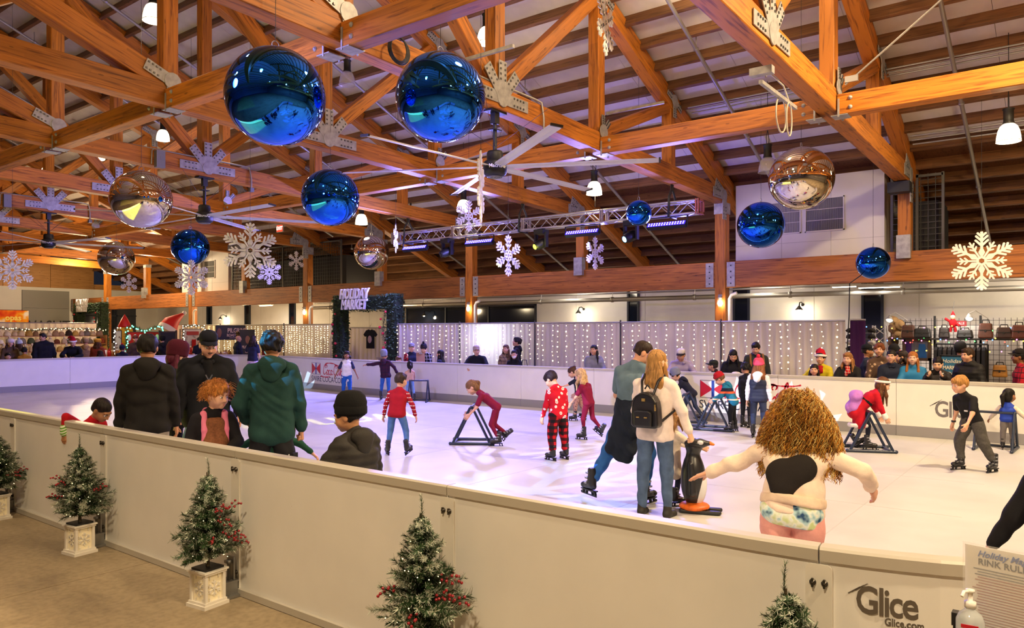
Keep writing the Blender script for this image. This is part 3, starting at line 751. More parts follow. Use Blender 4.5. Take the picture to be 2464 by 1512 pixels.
for a in [(663, 233, 118, .585, B, 'largest blue mirror ball, hanging beside its slightly smaller twin', 8.6), (1060, 235, 108, .585, B, 'big blue mirror ball hanging right beside the ceiling fan hub', 8.6),
          (795, 476, 69, .585, B, 'blue mirror ball between the two ceiling fans', 8), (1537, 513, 31, .30, B, 'small blue mirror ball in front of the lighting truss', 7),
          (1831, 542, 56, .53, B, 'blue mirror ball in front of the white vent box', 7.2), (2101, 633, 39, .36, B, 'small blue mirror ball before the girder, beneath the vent box corner', 6.3),
          (458, 595, 44, .585, B, 'blue mirror ball hanging just above a white snowflake', 7), (340, 480, 70, .585, S, 'large silver mirror ball beside the second ceiling fan', 8),
          (280, 622, 41, .585, S, 'silver mirror ball hanging above the roll-up door end of the hall', 7), (894, 608, 42, .585, S, 'silver mirror ball near the end of the lighting truss', 7),
          (1928, 430, 76, .585, S, 'silver mirror ball covering part of the white vent box', 8)]: ornament(*a)
# ---- snowflakes cut from white board
FLAKE = M('e9e6e2', 0.6, nm='white_foam_board')
def flake_mesh(kind, r=1.0, t=0.05):
    mb = MB()
    def bar(a, b, w_): # rounded bar in the XZ plane
        a, b = Vector(a), Vector(b); u = (b - a).normalized(); n_ = Vector((-u.y, u.x)) * w_ / 2
        q = [a - n_, b - n_] + [b + Vector((u.x * math.cos(g) - u.y * math.sin(g), u.y * math.cos(g) + u.x * math.sin(g))) * w_ / 2 for g in (-1.0, 0, 1.0)] + [b + n_, a + n_]
        mb.prism([tuple(p) for p in q], t, Matrix(((1, 0, 0, 0), (0, 0, 1, -t / 2), (0, 1, 0, 0), (0, 0, 0, 1))))
    for k in range(6):
        g = PI / 2 + k * PI / 3; u = Vector((math.cos(g), math.sin(g))); v = Vector((-u.y, u.x))
        w_ = 0.085 if kind == 0 else 0.10
        bar(u * (0.13 if kind == 0 else 0.02), u * 0.98, w_)
        for s, l in ((0.52, 0.26), (0.68, 0.24), (0.83, 0.17)) if kind == 0 else ((0.36, 0.24), (0.56, 0.32), (0.76, 0.22)):
            for e in (-1, 1): bar(u * s, u * (s + l * 0.72) + v * e * l * 0.70, w_ * 0.85)
        if kind == 0:      # petals round an open middle, ring with a hexagonal hole, short twigs between the arms
            for e in (-1, 1):
                bar(u * 0.14, u * 0.29 + v * e * 0.075, 0.05); bar(u * 0.29 + v * e * 0.075, u * 0.46, 0.05)
            g2 = g + PI / 6; u2 = Vector((math.cos(g2), math.sin(g2))); v2 = Vector((-u2.y, u2.x))
            bar(u * 0.13, Vector((math.cos(g + PI / 3), math.sin(g + PI / 3))) * 0.13, 0.07)
            bar(u2 * 0.12, u2 * 0.72, 0.06)
            for s, l in ((0.40, 0.15), (0.54, 0.14)):
                for e in (-1, 1): bar(u2 * s, u2 * (s + l * 0.7) + v2 * e * l * 0.7, 0.055)
        else:
            bar(u * 0.30, Vector((math.cos(g + PI / 3), math.sin(g + PI / 3))) * 0.30, 0.07)
    me = mb.mesh('flake', FLAKE); return me
FM = [flake_mesh(0), flake_mesh(1)]
def flake(px, py, ry, r, yaw, kind, lab, top, tilt=0):
    d = r * FPX / ry; c = at_d(px, py, d)
    root = E('snowflake', c, lab, 'snowflake', 'hanging snowflakes')
    f = link('flake', FM[kind], root, rot=(0, R(tilt), R(yaw)), scale=(r, r * 0.8, r))
    mb = MB(); mb.tube([(0.02 * math.cos(a), 0, r + 0.015 + 0.02 * math.sin(a)) for a in [i * PI / 5 for i in range(10)]], 0.005, 5, closed=True)
    mb.tube([(0, 0, r + .03), (0, 0, ROOF(c.x) - c.z - .02)], 0.0035, 5); mb.build('hanging_wire', WIRE, root)
VA = 37.5 - 90            # yaw that squares a snowflake up to the camera
for a in [(602, 603, 66, .60, VA + 20, 0, 'large white snowflake with petal middle hanging beneath a fan blade', 7), (2362, 628, 70, .60, VA - 22, 0, 'large cream snowflake hanging before the girder above the bag stall', 7),
          (1223, 615, 49, .54, VA + 50, 1, 'white snowflake hanging under the lighting truss beside the yellow spotlight', 7), (1432, 610, 39, .42, VA + 48, 1, 'white snowflake under the lighting truss, next to the wash bar', 7),
          (1128, 520, 37, .38, VA + 30, 1, 'white snowflake overlapping the lighting truss, below a glowing lamp', 7), (460, 668, 42, .47, VA + 8, 0, 'white snowflake hanging just under a blue ball', 7),
          (648, 655, 30, .42, VA + 10, 0, 'smaller white snowflake half hidden by the large one', 7), (713, 628, 23, .36, VA + 50, 1, 'tiny white snowflake near the column top', 7),
          (310, 682, 23, .40, VA + 60, 1, 'tiny white snowflake near the roll-up door', 7), (30, 650, 47, .46, VA + 40, 0, 'violet-lit snowflake at the edge of the view over the hat stall', 7),
          (1457, 55, 78, .36, VA + 68, 1, 'cream snowflake seen nearly edge-on high in the rafters', 9), (1157, 450, 86, .505, VA + 87, 1, 'lilac snowflake seen edge-on hanging past the ceiling fan', 8),
          (952, 575, 34, .40, VA + 89, 1, 'white snowflake seen edge-on at the end of the lighting truss', 7)]: flake(*a)
# ---- ceiling fans
BLADE = M('cfcbd0', 0.4, 0.2, nm='fan_blade_aluminium')
def fan(x, y, phi, lab):
    z = 4.62; root = E('ceiling_fan', (x, y, z), lab, 'fan', 'big ceiling fans')
    top = ZC(x) - z
    h = MB(); h.lathe([(0.0, -0.13), (0.11, -0.13), (0.15, -0.12), (0.19, -0.09), (0.2, -0.06), (0.2, 0.10), (0.17, 0.13), (0.14, 0.14), (0.14, 0.26), (0.12, 0.30), (0.05, 0.31), (0, 0.31)], 28)
    h.build('motor_hub', BLACK, root)
    g = MB()
    for q in range(4): g.tube([((0.04 + 0.03 * q) * math.cos(a), (0.04 + 0.03 * q) * math.sin(a), -0.137) for a in [i * PI / 10 for i in range(20)]], 0.005, 5, closed=True)
    for q in range(10): a = q * PI / 5; g.beam((0.02 * math.cos(a), 0.02 * math.sin(a), -.137), (0.14 * math.cos(a), 0.14 * math.sin(a), -.137), 0.006, 0.006)
    g.build('hub_grille', M('8a8a8e', .4, .5, nm='grille_grey'), root)
    MB().tube([(0, 0, .3), (0, 0, top)], 0.035, 12).box((0, 0, top - .02), (0.4, 0.2, 0.03)).box((0, 0, top - .12), (.12, .1, .2)).box((0, 0, top - .32), (0.2, 0.14, 0.02)).build('down_rod', BLACK, root)
    mb = MB()
    for q in range(4):
        a = q * PI / 2 + .5; mb.tube([(0.03 * math.cos(a), 0.03 * math.sin(a), 0.38), (0.9 * math.cos(a), 0.9 * math.sin(a), top)], 0.004, 5)
    mb.build('guy_wires', WIRE, root)
    bm = MB()
    sec = [(-0.09, 0.012), (-0.05, 0.026), (0.03, 0.022), (0.09, -0.008), (0.03, 0.006), (-0.05, 0.004)]
    vs = []
    for xx, k in ((0.17, 0.75), (0.3, 1), (2.62, 1), (2.72, .9)):
        for p, q in sec: vs.append((xx, p * k, q * k))
    fs = [tuple(range(5, -1, -1)), tuple(range(18, 24))] + [(i * 6 + j, i * 6 + (j + 1) % 6, (i + 1) * 6 + (j + 1) % 6, (i + 1) * 6 + j) for i in range(3) for j in range(6)]
    bm.add(vs, fs); me = bm.mesh('blade', BLADE)
    tm = MB().box((2.73, 0, 0.006), (0.03, 0.18, 0.035)).mesh('blade_tip', BLACK)
    for q in range(6):
        b = link('blade', me, root, (0, 0, 0.03), (R(-6), 0, R(phi + 60 * q))); link('blade_tip', tm, b)
    t = text_mesh('MacroAir', 0.085, 0.003, M('e8e8ea', .5, nm='hub_print'), 'lettering', root, bold=0.002)
    for v in t.data.vertices:
        xx, yy, zz = v.co; a = R(37.5 - 90 - 72) + xx / 0.203; v.co = ((0.203 + zz) * math.cos(a), (0.203 + zz) * math.sin(a), yy + 0.02)
    return root
fan(9.9, TY[4], -63.5, 'white six-blade ceiling fan with black hub, in front of the big blue balls')
fan(9.9, TY[6], -30, 'white six-blade ceiling fan beside the large silver ball')
fan(9.9, TY[8], -17, 'smallest white six-blade ceiling fan, farthest down the hall')
# ---- high-bay lamps
GLOW = M('fff1d8', 0.4, nm='lit_glass_bell', emit='ffe9c2', es=4.0)
CLEARB = M('d8d2cc', 0.15, nm='clear_acrylic_bell', alpha=0.35)
def highbay(x, y, z, lit, lab):
    root = E('high_bay_lamp', (x, y, z), lab, 'lamp', 'high-bay lamps')
    MB().lathe([(0.09, 0.0), (0.10, 0.02), (0.085, 0.05), (0.085, 0.26), (0.10, 0.27), (0.10, 0.29), (0.03, 0.30), (0, 0.30)], 20).build('ballast_housing', M('24221f', .5, .3, nm='lamp_black'), root)
    pr = [(0.095, 0.0), (0.14, -0.04), (0.175, -0.12), (0.195, -0.22), (0.205, -0.33), (0.20, -0.33), (0.19, -0.22), (0.17, -0.12), (0.135, -0.045), (0.09, -0.01)]
    b = MB().lathe(pr, 24).build('glass_bell', GLOW if lit else CLEARB, root)
    MB().tube([(0.206 * math.cos(a), 0.206 * math.sin(a), -0.325) for a in [i * PI / 12 for i in range(24)]], 0.006, 5, closed=True).build('bell_rim', M('b9b2a2', .4, .5, nm='rim_metal'), b)
    if lit: MB().ball((0, 0, -0.13), 0.085, 12, 8).build('bulb', M('fff4e0', .4, nm='lamp_bulb', emit='fff0d0', es=12.0), b)
    h = ROOF(x) - z - 0.05
    MB().tube([(-0.06, 0, .3), (-0.09, 0, .45), (0, 0, 0.62)], 0.008, 5).tube([(0.06, 0, .3), (0.10, 0, .42), (0, 0, 0.62)], 0.008, 5).tube([(0, 0, 0.60), (0, 0, max(0.8, h))], 0.007, 5).build('suspension_cord', DARKSTEEL, root)
LN = {(16.8, 1.2): 'glowing bell lamp under the tie beam above the cream snowflake', (16.8, 10.2): 'glowing bell lamp just under the big fan blade tip', (16.8, 14.7): 'glowing bell lamp directly above a snowflake by the lighting truss',
      (16.8, 19.2): 'glowing bell lamp above the silver ball near the lighting truss', (12.4, 10.2): 'glowing bell lamp high up beyond the big blue ball', (7.5, 14.7): 'glowing bell lamp cut by the top of the view',
      (7.5, 19.2): 'glowing bell lamp half behind a truss post, near the sprinkler pipe', (7.5, 23.7): 'glowing bell lamp at the edge of the view in the rafters', (12.4, 23.7): 'glowing bell lamp seen under the tie beam beside the largest blue ball',
      (12.4, 19.2): 'glowing bell lamp behind the largest blue ball', (12.4, 28.2): 'glowing bell lamp far off above the silver ball', (12.4, 32.7): 'tiny glowing bell lamp farthest down the rafters'}
for x, y in LIT: highbay(x, y, ROWZ[x], True, LN[(x, y)])
highbay(16.8, 5.7, ROWZ[16.8], False, 'unlit clear bell lamp beside the silver ball and vent box'); highbay(12.4, 14.7, ROWZ[12.4], False, 'unlit clear bell lamp between the two big blue balls')
# ---- sprinkler pipes, one down the slope of every bay
for k in range(-1, 9):
    y = 1.2 + 4.5 * k + 0.9; rt = E('sprinkler_pipe', (16, y, ROOF(16) - 0.42), 'grey sprinkler pipe sloping down the roof ' + ['out of the picture', 'beside the lit bell lamp above the cream snowflake', 'bay above the white vent box', 'bay above the small blue ball', 'bay beyond the second big truss', 'bay over the end of the lighting truss', 'bay by the second ceiling fan', 'bay over the long wire cage', 'bay over the distant vent box', 'bay nearest the end wall'][k + 1], 'pipe', 'sprinkler pipes')
    f = lambda x: (x - 16, 0, ROOF(x) - 0.42 - rt.location.z)
    MB().tube([f(7.0), f(20.0 if k in (1, 5, 6, 7) else 24.6)], 0.042, 8).build('pipe_run', PIPE, rt)
    mb = MB()
    for x in (9, 12, 15, 18, 21): a = Vector(f(x)); mb.tube([a, a + Vector((0.0, 0, 0.30))], 0.012, 5); mb.lathe([(0.055, -0.03), (0.055, 0.03)], 10, a)
    mb.build('pipe_hangers', PIPE, rt)
for k, (xx, zz, yy0, yy1) in enumerate([(19.2, ROOF(19.2) - .36, -2, 3.2), (19.05, ROOF(19.05) - .36, -2, 3.2), (18.9, ROOF(18.9) - .36, -2, 3.2), (17.0, ROOF(17.0) - .3, -2, 7.6), (16.9, ROOF(16.9) - .3, -2, 7.6), (16.8, ROOF(16.8) - .3, -2, 7.6)]):
    rt = E('conduit', (xx, yy0, zz), ['lowest', 'middle', 'topmost'][k % 3] + ' of three thin conduits running along the purlins ' + ('beside the black speaker' if k < 3 else 'above the large silver ball'), 'conduit', 'conduits')
    MB().tube([(0, 0, 0), (0, yy1 - yy0, 0)], 0.018, 6).build('tube_run', PIPE, rt)
# conduits with junction boxes along three chords that carry fans
for k in (1, 3, 5):
    y = TY[k + 3] - 0.17; rt = E('chord_conduit', (9.9, y, ZC(9.9)), 'pale conduit with a switch box along the truss above ' + {1: 'the big ceiling fan', 3: 'the second ceiling fan', 5: 'the smallest ceiling fan'}[k], 'conduit', 'fan conduits')
    MB().tube([(-3.6, 0.05, .42), (1.0, 0.05, .42), (1.12, 0, .38), (1.15, -0.03, .1), (1.15, -.03, -.12)], 0.02, 6).tube([(-1.3, .05, .42), (-1.38, -.02, .36), (-1.4, -.03, 0.05)], 0.015, 6).build('conduit_tube', PIPE, rt)
    MB().box((-1.22, -0.06, 0.18), (0.2, 0.12, 0.38)).box((-1.2, -.122, .2), (.07, .004, .08)).build('switch_box', M('77767a', .5, .3, nm='switch_box_grey'), rt)
    MB().box((1.15, -.03, -.16), (0.1, .1, .1)).build('outlet_box', M('77767a', .5, .3, nm='switch_box_grey'), rt)
# tension rod on the near tie
rd = E('tension_rod', (13.2, 3.2, 5.95), 'slim steel tension rod slanting up from the lit tie beam', 'rod'); MB().tube([(0, 0, 0), (-0.0, -3.7, 2.75)], 0.016, 6).box((0, -0.1, 0.08), (.05, .2, .1)).build('rod', PIPE, rd)
# loose cable coil and strut channel
cc = E('cable_coil', at_Y(960, 118, TY[4] - 0.3), 'black cable coil hung from the chord beside the big blue balls', 'cable')
mb = MB()
for q in range(6): mb.tube([((0.15 + .012 * q) * math.cos(a) + .01 * q, 0.01 * q, (0.17 + .01 * (q % 3)) * math.sin(a)) for a in [i * PI / 10 for i in range(20)]], 0.009, 5, closed=True)
mb.build('coil', BLACK, cc)
st = E('strut_channel', at_Y(1830, 175, TY[3]), 'metal strut bracket with looped cables under the bright truss node', 'bracket')
MB().box((0.75, 0, -0.12), (1.5, 0.05, 0.05)).box((0.05, 0, 0.03), (.12, .3, .1)).build('channel', STEEL, st)
MB().tube([(0.9 + .22 * math.sin(a), .02, -.35 - .25 * math.cos(a)) for a in [i * PI / 10 for i in range(20)]], 0.012, 5, closed=True).tube([(1.1 + .12 * math.sin(a), -.03, -.38 - .24 * math.cos(a)) for a in [i * PI / 10 for i in range(20)]], 0.012, 5, closed=True).tube([(.2, 0, 0), (.6, .1, .2), (1.1, .05, .12), (1.2, 0, -.1)], .012, 5).build('looped_cable', M('b5aa97', .6, nm='cable_tan'), st)
for i, (px, lab) in enumerate([(1010, 'slotted strut arm with cable beside the big blue ball'), (1390, 'slotted strut arm sticking out above the big fan')]):
    x0 = at_Y(px + 90, 150 if i == 0 else 270, TY[4] - .2)
    s_ = E('strut_bracket', x0, lab, 'bracket'); MB().box((0, -0.45, 0), (0.05, 1.3, 0.05)).build('channel', STEEL, s_)
# ---- black heater at the truss foot
ht = E('wall_heater', at_X(2165, 452, XG - 0.45), 'black box speaker hung on the truss end above the stub post', 'speaker')
MB().box((0, 0, 0), (0.35, 0.46, 0.24)).build('cabinet', M('1f1f24', .6, nm='speaker_black'), ht); MB().box((-0.178, 0, 0), (0.008, .42, .2)).build('grille', M('2c2c33', .8, nm='speaker_grille'), ht)
MB().box((0.1, 0.0, 0.22), (.05, .05, .3)).build('mount', DARKSTEEL, ht)
# ---- lighting truss
ALU = M('c9c6c8', 0.35, 0.75, nm='bare_aluminium')
TX, TZ, TYA, TYB = 16.8, 4.82, 7.3, 17.55
tr = E('lighting_truss', (TX, (TYA + TYB) / 2, TZ), 'silver box truss hung on black straps carrying stage lights', 'lighting truss')
L = TYB - TYA; a_ = 0.15
for sx in (-1, 1):
    for sz in (-1, 1): MB().tube([(sx * a_, -L / 2, sz * a_), (sx * a_, L / 2, sz * a_)], 0.025, 8).build('main_tube', ALU, tr)
n = 30; seg = []
br = MB()
for face in range(4):
    for i in range(n):
        y0, y1 = -L / 2 + i * L / n, -L / 2 + (i + 1) * L / n; e = 1 if i % 2 else -1
        A = {0: ((-a_, y0, e * a_), (-a_, y1, -e * a_)), 1: ((a_, y0, e * a_), (a_, y1, -e * a_)), 2: ((e * a_, y0, a_), (-e * a_, y1, a_)), 3: ((e * a_, y0, -a_), (-e * a_, y1, -a_))}[face]
        seg.append(A)
me_b = None
for A in seg:
    q = MB(); q.tube(A, 0.012, 5, caps=False); q.build('lattice_brace', ALU, tr)
for i, y in enumerate((-L / 2, -L / 2 + 2.6, -L / 2 + 5.1, -L / 2 + 7.7, L / 2)):
    q = MB()
    for dy in (-0.03, 0.03): q.box((0, y + dy, a_), (.34, .03, .06)); q.box((0, y + dy, -a_), (.34, .03, .06)); q.box((a_, y + dy, 0), (.06, .03, .34)); q.box((-a_, y + dy, 0), (.06, .03, .34))
    q.build('end_frame', M('b96a64', .5, .3, nm='red_marked_plate') if i == 0 else ALU, tr)
for k in (1, 2, 3):
    y = TY[k + 3] + 0.05 - tr.location.y; zt = ZC(16.8) - TZ
    MB().tube([(-.12, y, zt + .5), (-.02, y, zt - .1), (-.16, y, .3), (-.2, y, -.2), (.2, y, -.2), (.16, y, .3), (.02, y, zt - .1), (.12, y, zt + .5)], 0.03, 6).build('black_strap', BLACK, tr)
EMB = M('1a12c8', .4, nm='led_blue', emit='2a18ff', es=5.0); EMW = M('d8dcff', .4, nm='led_white', emit='8a84ff', es=7.0)
for y, lab in [(16.6, 'blue LED wash bar near the edge-on snowflake end of the truss'), (14.0, 'blue LED wash bar second from the snowflake end of the truss'), (10.5, 'blue LED wash bar beside the small snowflake'), (8.1, 'brightest blue LED wash bar beside the small blue ball')]:
    r_ = E('led_wash_bar', (TX - .1, y, 4.43), lab, 'stage light', 'LED wash bars'); rot = Matrix.Rotation(R(38), 4, 'Y')
    h = MB(); h.box((0, 0, 0), (0.11, 1.02, 0.13)); o = h.build('housing', M('191a2a', .5, nm='bar_black'), r_); o.matrix_local = rot
    b_ = MB().box((-0.058, 0, 0), (0.008, .98, .11)).build('lens_panel', EMB, o)
    q = MB()
    for j in range(14):
        for e in (-1, 1): q.ball((-0.064, -.45 + j * .9 / 13, e * .028), 0.02, 8, 4, (0.5, 1, 1))
    q.build('led_lenses', EMW, o)
    m_ = MB()
    for e in (-.5, .5): m_.box((0, e * 1.06, .08), (.03, .02, .24))
    m_.box((0.0, 0, .2), (.03, 1.08, .02)); m_.box((0.0, 0, .25), (.06, .06, .1)); m_.build('yoke', BLACK, r_)
for y, lab, c, e in [(9.1, 'black moving-head spotlight with blue beam lens', '7fd0ff', 14), (11.85, 'black moving-head spotlight with yellow beam lens', 'f2ff2a', 10), (15.3, 'black moving-head spotlight pointing away, lens dark', None, 0)]:
    r_ = E('moving_head', (TX - .05, y, 4.30), lab, 'stage light', 'moving-head lights')
    MB().box((0, 0, .27), (.3, .3, .12)).box((0, -.17, .06), (.12, .05, .4)).box((0, .17, .06), (.12, .05, .4)).box((0, 0, .36), (.08, .2, .08)).build('yoke_base', BLACK, r_)
    rot = Matrix.Rotation(R(-115), 4, 'Y') @ Matrix.Rotation(R(-20), 4, 'X')
    h = MB().lathe([(0, -.2), (.1, -.19), (.13, -.1), (.13, .12), (.10, .2), (.095, .24), (.08, .24), (.08, .22), (0, .22)], 20).build('lamp_head', BLACK, r_, (0, 0, -.05)); h.matrix_local = Matrix.Translation((0, 0, -.05)) @ rot
    MB().ball((0, 0, .225), .075, 16, 6, (1, 1, .3)).build('lens', M('20242c', .1, nm='dark_lens') if c is None else M(c, .2, nm='lit_lens', emit=c, es=e), h)
    if c == 'f2ff2a': YH_ = r_
# yellow lettering thrown on the ice by the second moving head: a cut plate in front of its lamp
GL_ = Vector((TX - .28, 11.6, 4.02)); ga, gb_ = at_z(575, 1030, ICE), at_z(1005, 998, ICE)
cu = bpy.data.curves.new('gobo', 'FONT'); cu.body = 'HOLIDAY'; cu.size = 1.25; cu.align_x = 'CENTER'; cu.align_y = 'CENTER'; cu.shear = .15; cu.offset = .045; cu.space_character = 1.12; cu.resolution_u = 3
to = bpy.data.objects.new('gobo', cu); COL.objects.link(to); bpy.context.view_layer.objects.active = to; to.select_set(True)
bpy.ops.object.convert(target='CURVE'); cu = to.data; cu.dimensions = '2D'; cu.fill_mode = 'BOTH'
sp_ = cu.splines.new('POLY'); sp_.points.add(3); sp_.use_cyclic_u = True
for p_, q_ in zip(sp_.points, ((-7, -6), (7, -6), (7, 6), (-7, 6))): p_.co = (*q_, 0, 1)
dg = bpy.context.evaluated_depsgraph_get(); me = bpy.data.meshes.new_from_object(to.evaluated_get(dg)); bpy.data.objects.remove(to)
xd = (gb_ - ga).normalized(); yd = Vector((-xd.y, xd.x, 0)); cen = (ga + gb_) / 2; k_ = (gb_ - ga).length / 5.9
for v in me.vertices:
    q = cen + xd * v.co.x * k_ + yd * v.co.y * k_ * 2.1; v.co = GL_ + (q - GL_) * .03 - YH_.location
me.materials.clear(); me.materials.append(BLACK); link('gobo_plate', me, YH_)
lamp('lettering_projector', 'SPOT', GL_, (.95, .95, .04), 42000, aim=cen, size=.0015, angle=52, blend=.1)
# ---- exit sign and strip lights
ex = E('exit_sign', at_X(674, 550, XG - 1.0), 'red glowing exit sign hung below a truss far off', 'exit sign')
MB().box((0, 0, 0), (.05, .42, .3)).build('case', WHITEP, ex); MB().box((-.027, 0, 0), (.006, .38, .26)).build('red_face', M('e03a2a', .5, nm='exit_red', emit='ff3a22', es=1.5), ex)
text_mesh('EXIT', .2, .002, M('ffe0d0', .5, nm='exit_letters', emit='ffd9c8', es=2.0), 'lettering', ex, (-.033, 0, 0), (PI / 2, 0, -PI / 2), bold=.006)
MB().tube([(0, 0, .15), (0, 0, .9)], .012, 5).build('stem', PIPE, ex)

# ================================================================ people: smooth implicit surfaces -> one continuous mesh per part
def V3(a): return np.array(a, dtype=np.float64)
def cone(a, b, ra, rb=None, op='u', k=None): return ('c', V3(a), V3(b), float(ra), float(ra if rb is None else rb), op, k)
def ell(c, r, rot=None, op='u', k=None): return ('e', V3(c), V3(r), None if rot is None else np.array(rot), op, k)
def half(n, c, op='s', k=None): return ('h', V3(n), float(c), op, k)
def sdf_mesh(prims, vox, k=0.03, noise=None):
    los, his = [], []
    for p in prims:
        if p[0] == 'c' and p[5] == 'u':
            r = max(p[3], p[4]); los.append(np.minimum(p[1], p[2]) - r); his.append(np.maximum(p[1], p[2]) + r)
        elif p[0] == 'e' and p[4] == 'u':
            r = p[2].max() if p[3] is not None else p[2]; los.append(p[1] - r); his.append(p[1] + r)
    lo = np.min(los, 0) - 3 * vox - 0.02; hi = np.max(his, 0) + 3 * vox + 0.02
    n = np.ceil((hi - lo) / vox).astype(int) + 1
    ax = [(lo[i] + vox * np.arange(n[i])).astype(np.float32) for i in range(3)]
    F = np.full(n, 0.3, np.float32)
    for p in prims:
        op = p[-2]; kk = p[-1] if p[-1] is not None else k
        if p[0] == 'h':
            d = (ax[0][:, None, None] * p[1][0] + ax[1][None, :, None] * p[1][1] + ax[2][None, None, :] * p[1][2]) - p[2]
            F = np.maximum(F, d.astype(np.float32)); continue
        if p[0] == 'c': r = max(p[3], p[4]); a0 = np.minimum(p[1], p[2]) - r; a1 = np.maximum(p[1], p[2]) + r
        else: r = p[2].max() if p[3] is not None else p[2]; a0 = p[1] - r; a1 = p[1] + r
        m = kk + 2.5 * vox
        i0 = np.clip(np.floor((a0 - m - lo) / vox).astype(int), 0, n - 1); i1 = np.clip(np.ceil((a1 + m - lo) / vox).astype(int) + 1, 1, n)
        sl = tuple(slice(i0[i], i1[i]) for i in range(3))
        X, Y, Z = ax[0][sl[0]][:, None, None], ax[1][sl[1]][None, :, None], ax[2][sl[2]][None, None, :]
        if p[0] == 'c':
            a, b, ra, rb = p[1], p[2], p[3], p[4]; ba = b - a; L2 = max(1e-9, float(ba @ ba))
            x, y, z = X - a[0], Y - a[1], Z - a[2]
            t = np.clip((x * ba[0] + y * ba[1] + z * ba[2]) / L2, 0, 1)
            d = np.sqrt((x - t * ba[0]) ** 2 + (y - t * ba[1]) ** 2 + (z - t * ba[2]) ** 2) - (ra + (rb - ra) * t)
        else:
            c, rr, rot = p[1], p[2], p[3]
            x, y, z = X - c[0], Y - c[1], Z - c[2]
            if rot is not None:
                x, y, z = rot[0, 0] * x + rot[1, 0] * y + rot[2, 0] * z, rot[0, 1] * x + rot[1, 1] * y + rot[2, 1] * z, rot[0, 2] * x + rot[1, 2] * y + rot[2, 2] * z
            k0 = np.sqrt((x / rr[0]) ** 2 + (y / rr[1]) ** 2 + (z / rr[2]) ** 2); k1 = np.sqrt((x / rr[0] ** 2) ** 2 + (y / rr[1] ** 2) ** 2 + (z / rr[2] ** 2) ** 2)
            d = k0 * (k0 - 1) / np.maximum(k1, 1e-6)
        f = F[sl]; d = d.astype(np.float32)
        if op == 'u':
            h = np.clip(0.5 + 0.5 * (f - d) / kk, 0, 1); F[sl] = f * (1 - h) + d * h - kk * h * (1 - h)
        else:
            d = -d; h = np.clip(0.5 - 0.5 * (f - d) / kk, 0, 1); F[sl] = f * (1 - h) + d * h + kk * h * (1 - h)
    if noise is not None: F = F + noise(ax[0][:, None, None], ax[1][None, :, None], ax[2][None, None, :]).astype(np.float32)
    return nets(F, lo, vox)
_E = [((0, 0, 0), (1, 0, 0)), ((0, 1, 0), (1, 1, 0)), ((0, 0, 1), (1, 0, 1)), ((0, 1, 1), (1, 1, 1)), ((0, 0, 0), (0, 1, 0)), ((1, 0, 0), (1, 1, 0)), ((0, 0, 1), (0, 1, 1)), ((1, 0, 1), (1, 1, 1)),
      ((0, 0, 0), (0, 0, 1)), ((1, 0, 0), (1, 0, 1)), ((0, 1, 0), (0, 1, 1)), ((1, 1, 0), (1, 1, 1))]
def nets(F, lo, vox):
    S = F < 0; n = F.shape
    c = lambda o: S[o[0]:n[0] - 1 + o[0], o[1]:n[1] - 1 + o[1], o[2]:n[2] - 1 + o[2]]
    cs = [c((i, j, k)) for i in (0, 1) for j in (0, 1) for k in (0, 1)]
    anyb = np.logical_or.reduce(cs); allb = np.logical_and.reduce(cs); act = anyb & ~allb
    idx = np.full(act.shape, -1, np.int32); I = np.argwhere(act); idx[act] = np.arange(len(I))
    acc = np.zeros((len(I), 3)); cnt = np.zeros(len(I))
    for a, b in _E:
        A, B = np.array(a), np.array(b)
        fa = F[tuple((I + A).T)]; fb = F[tuple((I + B).T)]; m = (fa < 0) != (fb < 0)
        t = np.where(m, fa / np.where(m, fa - fb, 1), 0)[:, None]
        acc += np.where(m[:, None], A + (B - A) * t, 0); cnt += m
    v = lo + vox * (I + acc / np.maximum(cnt, 1)[:, None])
    quads = []
    for ax_ in range(3):
        o = [0, 0, 0]; o[ax_] = 1; u, w_ = (ax_ + 1) % 3, (ax_ + 2) % 3
        s0 = S[tuple(slice(0, n[i] - o[i]) for i in range(3))]; s1 = S[tuple(slice(o[i], n[i]) for i in range(3))]
        e = np.argwhere(s0 != s1)
        e = e[(e[:, u] > 0) & (e[:, w_] > 0) & (e[:, u] < n[u] - 1) & (e[:, w_] < n[w_] - 1)]
        if not len(e): continue
        du = np.zeros(3, int); du[u] = 1; dw = np.zeros(3, int); dw[w_] = 1
        q = np.stack([idx[tuple((e - du - dw).T)], idx[tuple((e - dw).T)], idx[tuple(e.T)], idx[tuple((e - du).T)]], 1)
        ins = S[tuple(e.T)]; q[~ins] = q[~ins][:, ::-1]; quads.append(q)
    return v, np.concatenate(quads) if quads else np.zeros((0, 4), int)
def np_mesh(name, parts, mats, mids=None):
    """parts: list of (verts, quads); one mesh"""
    vs, qs, mi, o = [], [], [], 0
    for i, (v, q) in enumerate(parts):
        vs.append(v); qs.append(q + o); o += len(v); mi += [0 if mids is None else mids[i]] * len(q)
    v = np.concatenate(vs); q = np.concatenate(qs).astype(np.int32)
    me = bpy.data.meshes.new(name)
    me.vertices.add(len(v)); me.vertices.foreach_set('co', v.astype(np.float32).ravel())
    me.loops.add(q.size); me.loops.foreach_set('vertex_index', q.ravel())
    me.polygons.add(len(q)); me.polygons.foreach_set('loop_start', np.arange(0, q.size, 4, dtype=np.int32)); me.polygons.foreach_set('loop_total', np.full(len(q), 4, np.int32))
    me.polygons.foreach_set('use_smooth', np.ones(len(q), bool))
    for m in (mats if isinstance(mats, (list, tuple)) else [mats]): me.materials.append(m)
    if mids is not None: me.polygons.foreach_set('material_index', np.array(mi, np.int32))
    me.update(calc_edges=True); return me
VOX = {0: (0.012, 0.0055, 0.0048), 1: (0.017, 0.009, 0.0068), 2: (0.024, 0.0125, 0.009)}
